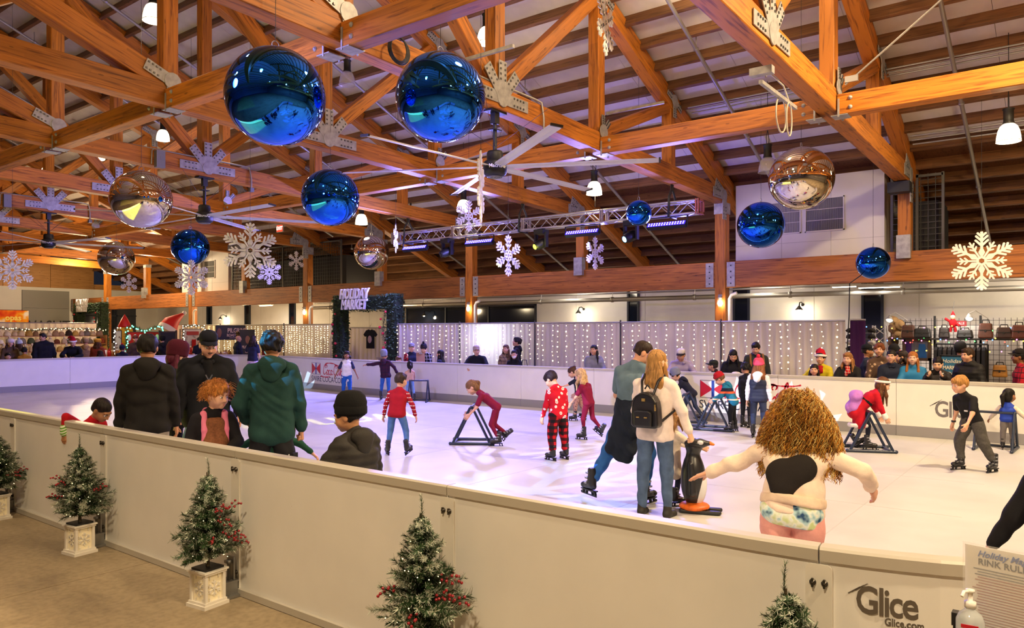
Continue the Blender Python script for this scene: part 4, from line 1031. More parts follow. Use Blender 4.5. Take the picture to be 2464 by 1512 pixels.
CACHE = {}
def cached(key, fn):
    if key not in CACHE: CACHE[key] = fn()
    return CACHE[key]
def head_shape(lod, child):
    j = 0.9 if child else 1.0
    return sdf_mesh([ell((0, -.012, .026), (.074, .094, .086)), ell((0, .022, -.034), (.060 * (1.06 if child else 1), .067, .080 * j)), ell((0, .066, -.094 * j), (.022, .02, .019), k=.02),
        cone((0, .086, .012), (0, .106, -.026), .008, .0125, k=.012), cone((-.016, .092, -.031), (.016, .092, -.031), .008, k=.01), cone((-.038, .079, .025), (.038, .079, .025), .010, k=.02),
        ell((.032, .104, .003), (.018, .022, .013), op='s', k=.012), ell((-.032, .104, .003), (.018, .022, .013), op='s', k=.012),
        ell((.040, .058, -.034), (.026, .026, .026)), ell((-.040, .058, -.034), (.026, .026, .026)),
        cone((-.018, .087, -.058), (.018, .087, -.058), .0065, k=.008), cone((-.014, .086, -.070), (.014, .086, -.070), .0075, k=.008),
        ell((.077, -.006, -.006), (.011, .021, .031), k=.012), ell((-.077, -.006, -.006), (.011, .021, .031), k=.012),
        cone((0, -.016, -.06), (0, -.022, -.110), .050 * (.84 if child else 1), .048 * (.84 if child else 1), k=.03)], VOX[lod][1], k=0.035)
def hand_shape(lod, kind):
    """right hand, wrist at origin, fingers along -Z, palm facing -X (towards the body), thumb forward (+Y)"""
    P = [cone((0, 0, .04), (0, 0, -.01), .024, .023), cone((0, -.022, -.02), (0, -.026, -.075), .0155, .0145), cone((0, -.004, -.02), (0, -.007, -.082), .016, .0145), cone((0, .014, -.02), (0, .016, -.082), .016, .0145), cone((0, .028, -.02), (0, .032, -.076), .0155, .0145)]
    c1, c2 = {'relax': (18, 34), 'grip': (75, 95), 'open': (4, 8), 'point': (12, 20)}[kind]
    for i, (y, z, l) in enumerate([(-.033, -.080, .052), (-.012, -.088, .066), (.012, -.088, .070), (.034, -.082, .062)]):
        a1, a2 = R(c1 * (1.2 - .12 * i)), R((c1 + c2) * (1.15 - .08 * i)); sp = (i - 1.5) * (.20 if kind == 'open' else .06)
        p0 = V3((0, y, z)); p1 = p0 + V3((-math.sin(a1), sp, -math.cos(a1))) * l * .52; p2 = p1 + V3((-math.sin(a2), sp, -math.cos(a2))) * l * .52
        r = .0088 if lod == 0 else .0098
        P += [cone(p0 * .98, p0, r + .002, k=.012), cone(p0, p1, r + .001, r, k=.006), cone(p1, p2, r, r - .0015, k=.004)]
    sp = .035 if kind != 'grip' else .01
    P += [cone((-.004, .026, -.016), (-.014, .046, -.046), .0135, .0115, k=.014), cone((-.014, .046, -.046), (-.028, .046 + sp * .6, -.078), .0112, .0085, k=.006)]
    return sdf_mesh(P, VOX[lod][2], k=.014)
def hnoise(amp, f=70):
    return lambda x, y, z: amp * (np.sin(f * x + 1.3 * np.sin(f * .45 * z)) * np.sin(f * .8 * y + np.sin(f * .5 * z + 1.0)) + .6 * np.sin(f * .55 * z + f * .3 * x))
def hair_cap(lod, style):
    cut = [ell((0, .098, -.042), (.070, .068, .088), op='s', k=.012)]
    if style in ('short', 'fade', 'long', 'bob', 'pony', 'bun', 'wave', 'curlshort', 'fringe', 'thin'):
        g = {'curlshort': 1.15, 'wave': 1.06, 'fringe': 1.08, 'fade': 1.01, 'thin': .985, 'short': 1.08}.get(style, 1.03)
        P = [ell((0, -.018, .036), (.081 * g, .101 * g, .090 * g))]
        if style in ('long', 'bob', 'pony', 'wave'): P += [ell((0, -.045, -.03), (.083, .070, .09)), ]
        else: P += [ell((0, -.050, -.01), (.076, .058, .062))]
        if style == 'fringe': P += [ell((0, .06, .062), (.066, .042, .036), k=.03)]; cut = [ell((0, .100, -.048), (.072, .066, .082), op='s', k=.01)]
        if style in ('short', 'wave', 'curlshort'): P += [ell((0, .045, .088), (.062, .045, .026), k=.03)]
        if style == 'bun': P += [ell((0, -.10, .075), (.04, .04, .036), k=.015)]
        if style in ('short', 'fade', 'thin', 'curlshort', 'fringe', 'bun'): cut += [ell((.085, .02, -.045), (.03, .05, .055), op='s', k=.01), ell((-.085, .02, -.045), (.03, .05, .055), op='s', k=.01), half((0, -.25, -1), .052)]
        amp = {'curlshort': .009, 'wave': .004, 'fringe': .004, 'short': .0045}.get(style, .002)
        return sdf_mesh(P + cut, VOX[lod][1] * (1.0 if lod else 1.15), k=.02, noise=hnoise(amp, 95 if style == 'curlshort' else 70))
    return None
def xf(vq, m, mirror=False, s=1.0):
    v, q = vq; v = v * s
    if mirror: v = v * V3((-1, 1, 1)); q = q[:, ::-1]
    A = np.array(m); return v @ A[:3, :3].T + A[:3, 3], q
# ---- skates and shoes, shared by everyone (ankle at origin, toe to +Y)
BOOTM = M('1b1b20', 0.38, nm='skate_boot_plastic', spec=0.6); BUCK = M('9fa1a8', 0.3, .6, nm='skate_buckle'); BLADEM = M('17171a', 0.35, .2, nm='skate_blade_black')
def boot_shape():
    v, q = sdf_mesh([cone((0, -.012, .13), (0, -.010, .02), .050, .047), cone((0, -.035, -.045), (0, .135, -.055), .036, .034), cone((0, .0, .0), (0, .075, -.035), .046, .036), ell((0, .15, -.052), (.042, .042, .03)), half((0, 0, -1), .088), half((0, 0, 1), .155)], .0095, k=.03)
    return np_mesh('skate', [(v, q)], BOOTM)
BOOT = boot_shape()
bb = MB()
for z in (.10, .045, -.01): bb.box((0, .036 + (.1 - z) * .32, z), (.07, .022, .018), Matrix.Rotation(R(-25), 3, 'X')); bb.box((.052, .01 + (.1 - z) * .3, z), (.012, .05, .02)); bb.box((-.052, .01 + (.1 - z) * .3, z), (.012, .05, .02))
BUCKLE = bb.mesh('buckle', BUCK)
bb = MB(); bb.box((0, .05, -.094), (.058, .26, .014)); bb.box((0, .055, -.146), (.012, .30, .014)); bb.box((0, .205, -.138), (.012, .02, .02), Matrix.Rotation(R(35), 3, 'X'))
for y in (-.07, -.02, .10, .165): bb.box((0, y, -.12), (.026, .022, .042), Matrix.Rotation(R(14 if y > 0 else -14), 3, 'X'))
BLD = bb.mesh('blade', BLADEM)
def shoe_shape():
    return sdf_mesh([cone((0, 0, .02), (0, -.005, -.03), .044, .044), cone((0, -.03, -.055), (0, .13, -.065), .036, .036), half((0, 0, -1), .092)], .012, k=.03)
SHOEV = shoe_shape()
EYEW = M('e8e4e0', .3, nm='eye_white'); IRIS = M('1d130e', .25, nm='iris_dark'); 
def eyes_mesh():
    mb = MB()
    for e in (-1, 1): mb.m = 0; mb.ball((e * .032, .0815, .003), .0125, 10, 6, (1.25, .8, .62)); mb.m = 1; mb.ball((e * .032, .0885, .003), .0068, 8, 5, (1, .6, .95))
    return mb.mesh('eyes', [EYEW, IRIS])
EYES = eyes_mesh()
def brow_mesh(mat):
    mb = MB()
    for e in (-1, 1): mb.tube([(e * .016, .0915, .0215), (e * .032, .0905, .0275), (e * .050, .078, .0225)], [.0032, .0042, .0025], 6)
    return mb.mesh('eyebrows', mat)
def mouth_mesh(mat):
    mb = MB(); mb.tube([(-.024, .083, -.0635), (-.012, .0925, -.0625), (0, .0945, -.0635), (.012, .0925, -.0625), (.024, .083, -.0635)], [.0025, .0045, .005, .0045, .0025], 6); return mb.mesh('mouth', mat)
def skinm(c): return M(c, .5, nm='skin', sub=.08, var=.05, vs=6, spec=.35)
def hairm(c):
    key = ('hair', c)
    if key in MATS: return MATS[key]
    m = bpy.data.materials.new('hair'); MATS[key] = m; nt, b = nodes_of(m); tc = nn(nt, 'TexCoord')
    mp = nn(nt, 'Mapping'); mp.inputs['Scale'].default_value = (90, 90, 9); n = nn(nt, 'TexNoise'); n.inputs['Scale'].default_value = 1.0; n.inputs['Detail'].default_value = 4
    nt.links.new(tc.outputs['Object'], mp.inputs[0]); nt.links.new(mp.outputs[0], n.inputs['Vector'])
    l = lin(c); r = nn(nt, 'ValToRGB'); e = r.color_ramp.elements; e[0].position = .3; e[1].position = .72
    e[0].color = (*[x * .45 for x in l], 1); e[1].color = (*[min(1, x * 1.5 + .004) for x in l], 1)
    nt.links.new(n.outputs['Fac'], r.inputs[0]); nt.links.new(r.outputs[0], b.inputs['Base Color'])
    b.inputs['Roughness'].default_value = .55; b.inputs['Specular IOR Level'].default_value = .22
    bp = nn(nt, 'Bump'); bp.inputs['Strength'].default_value = .5; bp.inputs['Distance'].default_value = .01; nt.links.new(n.outputs['Fac'], bp.inputs['Height']); nt.links.new(bp.outputs[0], b.inputs['Normal'])
    return m
def dirv(p, a, side): p, a = R(p), R(a); return V3((side * math.sin(a), math.sin(p) * math.cos(a), -math.cos(p) * math.cos(a)))
def frame(zc, yc):
    z = zc / np.linalg.norm(zc); y = yc - z * (yc @ z); y /= np.linalg.norm(y); x = np.cross(y, z); return np.stack([x, y, z], 1)
def m44(rot, t): m = np.eye(4); m[:3, :3] = rot; m[:3, 3] = t; return m
def rotx(a): c, s = math.cos(R(a)), math.sin(R(a)); return np.array([[1, 0, 0], [0, c, -s], [0, s, c]])
def roty(a): c, s = math.cos(R(a)), math.sin(R(a)); return np.array([[c, 0, s], [0, 1, 0], [-s, 0, c]])
def rotz(a): c, s = math.cos(R(a)), math.sin(R(a)); return np.array([[c, -s, 0], [s, c, 0], [0, 0, 1]])
def folds(amp, u, quilt=0, qs=.075, seed=0.0):
    def f(x, y, z):
        a = amp * (np.sin(19 * x + 11 * z + 7 * y + seed) * np.sin(23 * z - 13 * y + 2 * seed) + .7 * np.sin(34 * z + 17 * x - 9 * y + seed))
        if not quilt and amp > .0028:
            w_ = 26 * (.75 * z + .5 * x - .35 * y) + 2.2 * np.sin(9 * x + 6 * z + seed) + 1.5 * np.sin(13 * y - 7 * z); a = a + .75 * amp * (1 - 2 * np.abs(np.sin(w_))) * (.35 + .65 * np.sin(7 * z + 5 * x + seed) ** 2)
        if quilt: a = a - quilt * np.abs(np.sin(math.pi * (x * u[0] + y * u[1] + z * u[2]) / qs)) + quilt * .5
        return a
    return f
NEEDS = []
def person(lab, px, d, h, face, top, bot, skin='c99a7c', hair=('2a1c14', 'short'), lod=2, ice=True, hat=None, lean=0, roll=0, curl=0, tw=0, head=(0, 0, 0), aL=(8, 12, 12, 4), aR=(8, 12, 12, 4), lL=(0, 3, 0, 2), lR=(0, 3, 0, 2), hands=('relax', 'relax'), bw=1.0, wear='skate', fp=(0, 0), group=None, z=None, fy=(6, 6), pos=None, hcol=None, cat='person'):
    VX = VOX[lod]; c = min(1, max(0, (1.68 - h) / .62)); S = math.sqrt
    g = ray(px) * d
    gz = (ICE if ice else 0.0) if z is None else z
    th = math.atan2(g.y, g.x); rz = th - R(face) - PI / 2
    root = E('person', (g.x, g.y, gz), lab, cat, group, rz=rz)
    hh = .236 - .028 * c; hs = hh / .225
    shz = h - hh * 1.30; hipz = h * (.515 - .035 * c); T = shz - hipz
    sw = h * (.102 + .004 * c) * bw; hw = h * .050 * bw
    ua, fa = h * .168, h * .142; tl = (hipz - .085 * h / 1.7) * .51; sl = (hipz - .085 * h / 1.7) * .49
    sole = .088 * (h / 1.7) ** .6
    fs = (h / 1.72) ** .75
    lift = (.150 if wear == 'skate' else .088) * fs
    # torso
    u = rotx(-lean) @ rotz(0) @ V3((0, 0, 1)); u = roty(roll) @ u
    u2 = roty(roll) @ rotx(-(lean + curl)) @ V3((0, 0, 1))
    P = V3((0, 0, 0)); W = P + u * T * .42; C = W + u2 * T * .58
    rv = rotz(tw) @ V3((1, 0, 0)); rv = rv - u2 * (rv @ u2); rv /= np.linalg.norm(rv)
    rh = V3((1, 0, 0)); fw = np.cross(u2, rv)
    legs = []
    for sd, l in ((-1, lL), (1, lR)):
        H = P + rh * sd * hw * 1.1 - V3((0, 0, .02)); K = H + dirv(l[0], l[1], sd) * tl; A = K + dirv(l[2], l[3], sd) * sl; legs.append((H, K, A))
    low = min(l[2][2] for l in legs); sh = V3((0, 0, lift - low))
    mid = (legs[0][2] + legs[1][2]) / 2 if pos is None else V3((0, 0, 0))
    sh[0] -= mid[0]; sh[1] -= mid[1] - .03
    P, W, C = P + sh, W + sh, C + sh; legs = [tuple(x + sh for x in l) for l in legs]
    arms = []
    for sd, a in ((-1, aL), (1, aR)):
        Sh = C + rv * sd * sw * .97 - u2 * .042 * h / 1.7; dq = lambda p, q: rotz(tw) @ dirv(p, q, sd)
        El = Sh + dq(a[0], a[1]) * ua; Wr = El + dq(a[2], a[3]) * fa; arms.append((Sh, El, Wr))
    N = C + u2 * hh * .22 + fw * .01
    hy, hp, hr = head
    HR = frame(u2 * .35 + V3((0, 0, .65)), fw) @ rotz(-hy) @ rotx(-hp) @ roty(hr)
    hm = m44(HR, N + HR @ V3((0, .022, .125)) * hs)
    hmS = hm.copy(); hmS[:3, :3] *= hs
    k = h / 1.7
    skm = skinm(skin)
    # ---- body: trunk, limbs, head and hands in one mesh
    def torso(f, hem=0.0, fw_=1.0):
        """hips, waist, rib cage and sloping shoulders, each side carried by its own pair of cones"""
        Ch = C - u2 * .15 * k; Pp = P - u * hem * .5; G = []
        rp_, rw_, rc_ = (.092 * bw) * k + f * .85, (.080 * bw) * k + f * .95, (.088 * bw) * k + f
        for s_ in (-1, 1):
            p_, w_, c_ = Pp + rh * s_ * hw, W + rv * s_ * sw * .42, Ch + rv * s_ * sw * .50
            G += [cone(p_, w_, rp_, rw_), cone(w_, c_, rw_, rc_), cone(N - u2 * .005 + fw * .0, C + rv * s_ * sw * .90 - u2 * .045 * k, .048 * k + f * .3, .046 * k + f * .75)]
        G += [cone(Pp - rh * hw, Pp + rh * hw, rp_), cone(W - rv * sw * .42, W + rv * sw * .42, rw_), cone(Ch - rv * sw * .5, Ch + rv * sw * .5, rc_), cone(Pp, Ch, rp_ * .98, rc_ * .98)]
        return G
    nk_ = hmS[:3, 3] + HR @ V3((0, -.018, -.085)) * hs
    Bp = torso(0.0) + [cone(C - u2 * .02, nk_, .052 * hs * (.9 if c > .45 else 1), .047 * hs * (.84 if c > .45 else 1))]
    for l in legs: Bp += [cone(l[0], l[1], .078 * k * bw, .052 * k * bw), cone(l[1], l[2], .050 * k * bw, .034 * k)]
    for a in arms: Bp += [cone(a[0], a[1], .045 * k, .038 * k), cone(a[1], a[2], .037 * k, .024 * k)]
    parts = [sdf_mesh(Bp, VX[0] * 1.25, k=.03 * k)]
    parts.append(xf(cached(('head', lod, c > .45), lambda: head_shape(lod, c > .45)), hmS))
    for i, a in enumerate(arms):
        fd = a[2] - a[1]; fd /= np.linalg.norm(fd); sd = (-1, 1)[i]
        # palm faces the body, thumb forward
        hr_ = frame(-fd, fw if abs(fd @ fw) < .8 else u2)
        hk = (h / 1.72) ** .7
        parts.append(xf(cached(('hand', lod, hands[i]), lambda: hand_shape(lod, hands[i])), m44(hr_ @ np.diag((hk, hk, hk)), a[2]), mirror=False) if sd > 0 else xf(cached(('hand', lod, hands[i]), lambda: hand_shape(lod, hands[i])), m44(hr_ @ np.diag((-hk, hk, hk)), a[2])))
        if sd < 0: v_, q_ = parts[-1]; parts[-1] = (v_, q_[:, ::-1])
    link('body', np_mesh('body', parts, skm), root)
    # ---- face
    hmat = Matrix(hmS.tolist())
    hc = hcol or (hair[0] if hair else '2a1c14')
    for nm, me in (('eyes', EYES), ('eyebrows', cached(('brow', hc), lambda: brow_mesh(M(hc, .7, nm='brow_hair')))), ('mouth', cached(('mouth', skin), lambda: mouth_mesh(M(tuple(x * y for x, y in zip(lin(skin), (.72, .40, .42))), .45, nm='lips'))))):
        o = link(nm, me, root); o.matrix_local = hmat
    J = dict(root=root, P=P, W=W, C=C, N=N, u=u, u2=u2, rv=rv, fw=fw, arms=arms, legs=legs, hm=hmat, hmS=hmS, HR=HR, hs=hs, k=k, sw=sw, h=h, lod=lod, T=T, hw=hw, bw=bw)
    # ---- hair
    if hair and hair[1] not in ('bald', None):
        v_ = cached(('hair', lod, hair[1]), lambda: hair_cap(lod, hair[1] if hair[1] in ('short', 'fade', 'long', 'bob', 'pony', 'bun', 'wave', 'curlshort', 'fringe', 'thin') else 'long'))
        pr = [xf(v_, hmS)]
        L = {'long': .40, 'bob': .12, 'pony': .0, 'wave': .28}.get(hair[1], 0) * (hair[2] if len(hair) > 2 else 1)
        if L:
            q = []; hp_ = lambda x, y, z_: hmS[:3, 3] + HR @ (V3((x, y, z_)) * hs)
            for x in (-.062, -.03, 0, .03, .062):
                a0 = hp_(x, -.062 + abs(x) * .3, -.01); a1 = a0 + V3((0, 0, -.5 * L)) - fw * (.010 + .02) + rv * x * .5; a2 = a1 + V3((0, 0, -.5 * L)) - fw * .01 + rv * x * .2
                lm = -.055 * k   # stay outside the back
                q += [cone(a0, a1, .034, .032), cone(a1, a2, .032, .016)]
            for x in (-.075, .075):
                a0 = hp_(x, .012, -.01); a1 = a0 + V3((0, 0, -.45 * L)) + fw * .02 + rv * x * .25; a2 = a1 + V3((0, 0, -.45 * L)) + fw * .01
                q += [cone(a0, a1, .02, .024), cone(a1, a2, .024, .010)]
            pr.append(sdf_mesh(q, VX[1] * 1.3, k=.02, noise=hnoise(.006 if hair[1] == 'wave' else .003, 60)))
        if hair[1] == 'pony':
            hp_ = lambda x, y, z_: hmS[:3, 3] + HR @ (V3((x, y, z_)) * hs)
            a0 = hp_(0, -.10, .05); a1 = hp_(0, -.16, .02) + V3((0, 0, -.04)); a2 = a1 + V3((0, 0, -.16)) - fw * .01
            pr.append(sdf_mesh([cone(a0, a1, .022, .034), cone(a1, a2, .034, .014)], VX[1] * 1.2, k=.02, noise=hnoise(.004, 60)))
        link('hair', np_mesh('hair', pr, hairm(hair[0])), root)
    # ---- trousers / skirt
    def garment(nm, prims, mat, kk, nz=None, lab_=None):
        return link(nm, np_mesh(nm, [sdf_mesh(prims, VX[0], k=kk, noise=nz)], mat), root, label=lab_)
    if bot:
        bm, bk = bot[0], bot[1]; lo = {'slim': .006, 'jean': .013, 'loose': .026, 'baggy': .04}.get(bk, .012) * k
        if bk in ('slim', 'jean', 'loose', 'baggy'):
            G = [cone(P - rh * hw + V3((0, -.006, -.01)), P + rh * hw + V3((0, -.006, -.01)), .0925 * k * bw), cone(P, P + u * T * .16, .088 * k * bw), cone(P + u * T * .14 - rh * hw * .8, P + u * T * .14 + rh * hw * .8, .080 * k * bw)]
            for l in legs:
                en = l[1] + (l[2] - l[1]) * ({'skate': .80, 'shoe': .98}[wear]); fl = {'baggy': .052, 'loose': .045, 'jean': .036, 'slim': .026}[bk] * k
                G += [cone(l[0], l[1], .080 * k * bw + lo * .7, .054 * k * bw + lo), cone(l[1], en, .052 * k * bw + lo, fl + .010)]
                if bk in ('loose', 'baggy'): G += [ell(en, (fl + .016, fl + .016, .03))]
            garment('trousers', G, bm, .022 * k, folds({'slim': .0025, 'jean': .0035}.get(bk, .006) * k, u, seed=px))
        elif bk in ('skirt', 'dressskirt'):
            zb = P[2] - (.24 * h if bk == 'skirt' else .26 * h); G = []
            for x in (-1, 0, 1): G += [cone(P + rh * hw * .7 * x + u * T * .25, V3((P[0] + hw * 1.5 * x, P[1] + .0, zb)), .085 * k, .12 * k)]
            G += [half((0, 0, -1), -zb)]
            garment('skirt', G, bm, .03 * k, folds(.006, u, seed=px))
            G = []
            if len(bot) > 2:
                for l in legs: G += [cone(l[0], l[1], .082 * k, .056 * k), cone(l[1], l[1] + (l[2] - l[1]) * .85, .053 * k, .038 * k)]
                garment('leggings', G, bot[2], .02)
    # ---- top
    if top:
        tm, tk = top[0], top[1]; sm = top[2] if len(top) > 2 else None
        inf = {'tee': .012, 'long': .009, 'sweater': .018, 'hoodie': .026, 'jacket': .030, 'puffer': .040, 'vest': .032, 'coat': .030, 'fit': .006, 'crop': .026}[tk] * k
        hem = {'tee': .02, 'long': .02, 'sweater': .05, 'hoodie': .08, 'jacket': .10, 'puffer': .12, 'vest': .06, 'coat': .34, 'fit': .02, 'crop': -.05}[tk] * k
        sl_ = {'tee': .55, 'vest': .0 if sm is None else 1.0}.get(tk, 1.0)
        G = torso(inf, hem) + [cone(C - u2 * .02, C + (nk_ - C) * .42, max(.058 * k + inf * .25, .059 * hs + inf * .1), max(.054 * k, .054 * hs))]
        if tk == 'coat': G += [cone(P - rh * hw, P - rh * hw * 1.3 - V3((0, 0, hem)), .10 * k, .12 * k), cone(P + rh * hw, P + rh * hw * 1.3 - V3((0, 0, hem)), .10 * k, .12 * k), cone(P, P - V3((0, 0, hem)), .1 * k, .12 * k)]
        SG = []
        if sl_:
            for a in arms:
                if sl_ < 1: SG += [cone(a[0], a[0] + (a[1] - a[0]) * .75, .050 * k + inf, .050 * k + inf)]
                else:
                    we = a[1] + (a[2] - a[1]) * .93
                    SG += [cone(a[0], a[1], .048 * k + inf * .85, .040 * k + inf * .85), cone(a[1], we, .039 * k + inf * .85, .028 * k + inf * .6)]
                    if tk in ('hoodie', 'sweater', 'puffer', 'crop'): SG += [ell(we - (we - a[1]) * .12, (.030 * k + inf * .9,) * 3, k=.015)]
        nz = folds({'fit': .002, 'tee': .003, 'long': .003, 'sweater': .004, 'hoodie': .006, 'jacket': .006, 'puffer': .004, 'vest': .003, 'coat': .004, 'crop': .007}[tk] * k, u, quilt={'puffer': .013, 'vest': .012}.get(tk, 0) * k, qs=.06 * k + .015, seed=px * .7)
        nmn = {'tee': 't_shirt', 'long': 'shirt', 'sweater': 'sweater', 'hoodie': 'hoodie', 'jacket': 'jacket', 'puffer': 'puffer_jacket', 'vest': 'vest', 'coat': 'coat', 'fit': 'shirt', 'crop': 'jacket'}[tk]
        hemcut = [] if tk == 'coat' else [half(-u, -(P - u * (hem + .06 * k)) @ u)] if tk not in ('long',) else []
        if sm is None: garment(nmn, G + SG + hemcut, tm, .022 * k, nz)
        else: garment(nmn, G + hemcut, tm, .022 * k, nz); garment('sleeves', SG, sm, .02 * k, nz)
        hd = top[3] if len(top) > 3 else None
        if tk == 'vest' and sm is None: pass
        if tk == 'hoodie' or hd == 'hood':
            b0 = C - fw * .075 * k + u2 * .015
            garment('hood', [ell(b0 + u2 * .01, (.105 * k + .015, .055 * k + .01, .075 * k), np.stack([rv, fw, u2], 1)), ell(b0 - fw * .03 - u2 * .05, (.085 * k, .045 * k, .09 * k), np.stack([rv, fw, u2], 1)),
                             cone(C - rv * .07 * k + u2 * .035 * k, C - rv * .05 * k + fw * .06 * k + u2 * .02 * k, .034 * k), cone(C + rv * .07 * k + u2 * .035 * k, C + rv * .05 * k + fw * .06 * k + u2 * .02 * k, .034 * k)], tm, .03, folds(.005, u, seed=px))
        if hd == 'collar':
            garment('collar', [cone(C - rv * .06 * k + u2 * .03 * k - fw * .03, C + rv * .06 * k + u2 * .03 * k - fw * .03, .036 * k), cone(C - rv * .065 * k + u2 * .03, C - rv * .035 * k + fw * .065 * k - u2 * .01, .03 * k), cone(C + rv * .065 * k + u2 * .03, C + rv * .035 * k + fw * .065 * k - u2 * .01, .03 * k)], tm, .02)
        if hd == 'hoodup':
            hr2 = HR; cc = hmS[:3, 3]
            garment('hood', [ell(cc + HR @ V3((0, -.03, .02)) * hs, V3((.105, .115, .13)) * hs, HR), cone(cc - V3((0, 0, .05)) - fw * .03, C, .09 * k, .10 * k), ell(cc + HR @ V3((0, .11, -.02)) * hs, V3((.075, .08, .105)) * hs, HR, op='s', k=.01)], tm, .03)
    # ---- footwear
    for i, l in enumerate(legs):
        sd = (-1, 1)[i]
        sp_ = fp[i]; m4 = m44(rotz(-fy[i] * sd) @ rotx(-sp_) @ np.diag((fs, fs, fs)), l[2] + V3((0, 0, 0)))
        if wear == 'skate':
            o = link('skate', BOOT, root); o.matrix_local = Matrix(m4.tolist()); link('buckle', BUCKLE, o); link('blade', BLD, o)
        elif legs:
            o = link('shoe', cached(('shoem',), lambda: np_mesh('shoe', [SHOEV], M('26231f', .6, nm='shoe_leather'))), root); o.matrix_local = Matrix(m4.tolist())
    # ---- hat (built in head space)
    if hat: make_hat(J, *hat)
    return J
def make_hat(J, kind, c, c2=None):
    m = J['hm']; root = J['root']
    if kind == 'beanie':
        pr = [(.088, .018), (.094, .03), (.094, .05), (.088, .058), (.087, .075), (.078, .105), (.055, .130), (.025, .140), (0, .142)]
        pr = [(r * 1.04, z) for r, z in pr]
        mb = MB(); mb.lathe(pr, 28); me = mb.mesh('beanie', cloth(c, .95, .6, 60)); o = link('beanie', me, root); o.matrix_local = m @ Matrix.Translation((0, -.014, .012)) @ Matrix.Rotation(R(9), 4, 'X') @ Matrix.Diagonal((1, 1.14, 1.05, 1))
        if c2: MB().ball((0, 0, .165), .034, 12, 8).build('pompom', cloth(c2, .95, .9, 40), o)
    elif kind == 'slouch':
        mb = MB(); mb.lathe([(.09, .0), (.097, .02), (.097, .045), (.10, .06), (.103, .09), (.09, .135), (.06, .165), (.02, .172), (0, .172)], 28); o = link('beanie', mb.mesh('beanie', cloth(c, .95, .6, 60)), root); o.matrix_local = m @ Matrix.Translation((0, -.02, 0)) @ Matrix.Rotation(R(14), 4, 'X') @ Matrix.Diagonal((1, 1.14, 1.05, 1))
    elif kind == 'cap':
        mb = MB(); mb.lathe([(.087, .030), (.088, .055), (.083, .085), (.065, .112), (.035, .125), (.008, .128), (.008, .132), (0, .133)], 28); o = link('cap', mb.mesh('cap', cloth(c, .85, .3, 90)), root); o.matrix_local = m @ Matrix.Translation((0, -.016, .020)) @ Matrix.Rotation(R(5), 4, 'X') @ Matrix.Diagonal((1, 1.14, 1, 1))
        b = MB(); n = 12; vs = []
        for i in range(n + 1):
            a = R(20 + 140 * i / n); vs += [(.085 * math.cos(a), .085 * math.sin(a), .036), (.082 * math.cos(a), .085 * math.sin(a) + .072 * math.sin(R(180 * i / n)) ** .6, .036 - .010 - .02 * abs(math.cos(a)))]
        vs += [(x, y, z_ - .005) for x, y, z_ in vs]; N_ = 2 * (n + 1); fs = []
        for i in range(n): a = 2 * i; fs += [(a, a + 2, a + 3, a + 1), (N_ + a, N_ + a + 1, N_ + a + 3, N_ + a + 2), (a + 1, a + 3, N_ + a + 3, N_ + a + 1)]
        b.add(vs, fs, True); b.build('brim', cloth(c2 or c, .85, .3, 90), o)
    elif kind == 'santa':
        mb = MB(); mb.tube([(0, 0, .03), (0, -.005, .08), (0, -.02, .13), (.03, -.05, .165), (.08, -.075, .15), (.11, -.08, .10)], [.094, .09, .066, .042, .026, .012], 20); o = link('santa_hat', mb.mesh('santa_hat', cloth(c, .9, .5, 60)), root); o.matrix_local = m @ Matrix.Translation((0, -.012, .016)) @ Matrix.Rotation(R(8), 4, 'X') @ Matrix.Diagonal((1, 1.12, 1, 1))
        t = MB(); t.tube([(.094 * math.cos(a), .094 * math.sin(a), .034) for a in [i * PI / 12 for i in range(24)]], .024, 10, closed=True); t.build('fur_trim', cloth('efe9e6', .95, .9, 40), o); MB().ball((.115, -.08, .085), .03, 12, 8).build('pompom', cloth('efe9e6', .95, .9, 40), o)
    elif kind == 'band':
        t = MB(); t.tube([(.09 * math.cos(a), .09 * math.sin(a), .045) for a in [i * PI / 12 for i in range(24)]], .02, 10, closed=True); o = t.build('fur_headband', cloth(c, .95, .9, 40), root); o.matrix_local = m @ Matrix.Translation((0, -.012, 0)) @ Matrix.Rotation(R(20), 4, 'X') @ Matrix.Diagonal((1, 1.14, 1, 1))
    elif kind == 'furhat':
        mb = MB(); mb.lathe([(.09, .01), (.108, .03), (.112, .06), (.106, .10), (.07, .13), (0, .14)], 24); o = link('fur_hat', mb.mesh('fur_hat', cloth(c, .95, .9, 30)), root); o.matrix_local = m @ Matrix.Translation((0, -.012, 0)) @ Matrix.Diagonal((1, 1.14, 1, 1))
def scarf(J, c, mat=None):
    C, rv, u2, fw, k = J['C'], J['rv'], J['u2'], J['fw'], J['k']; a = C + u2 * .045 * k
    q = [cone(a - rv * .055 * k - fw * .03, a + rv * .055 * k - fw * .03, .034 * k), cone(a - rv * .06 * k - fw * .02, a + fw * .075 * k - rv * .03 * k - u2 * .02, .034 * k), cone(a + rv * .06 * k - fw * .02, a + fw * .075 * k + rv * .03 * k - u2 * .02, .034 * k), cone(a + fw * .085 * k - u2 * .02, a + fw * .13 * k - u2 * .20 * k + rv * .02, .036 * k, .034 * k), cone(a + fw * .085 * k - u2 * .02, a + fw * .13 * k - u2 * .15 * k - rv * .04, .032 * k, .03 * k)]
    link('scarf', np_mesh('scarf', [sdf_mesh(q, VOX[J['lod']][1] * 1.3, k=.015, noise=folds(.004, u2))], mat or cloth(c)), J['root'])
def tapart(J, nm, prims, mat, k=.015, nz=None, vx=None):
    return link(nm, np_mesh(nm, [sdf_mesh(prims, vx or VOX[J['lod']][1] * 1.2, k=k, noise=nz)], mat), J['root'])

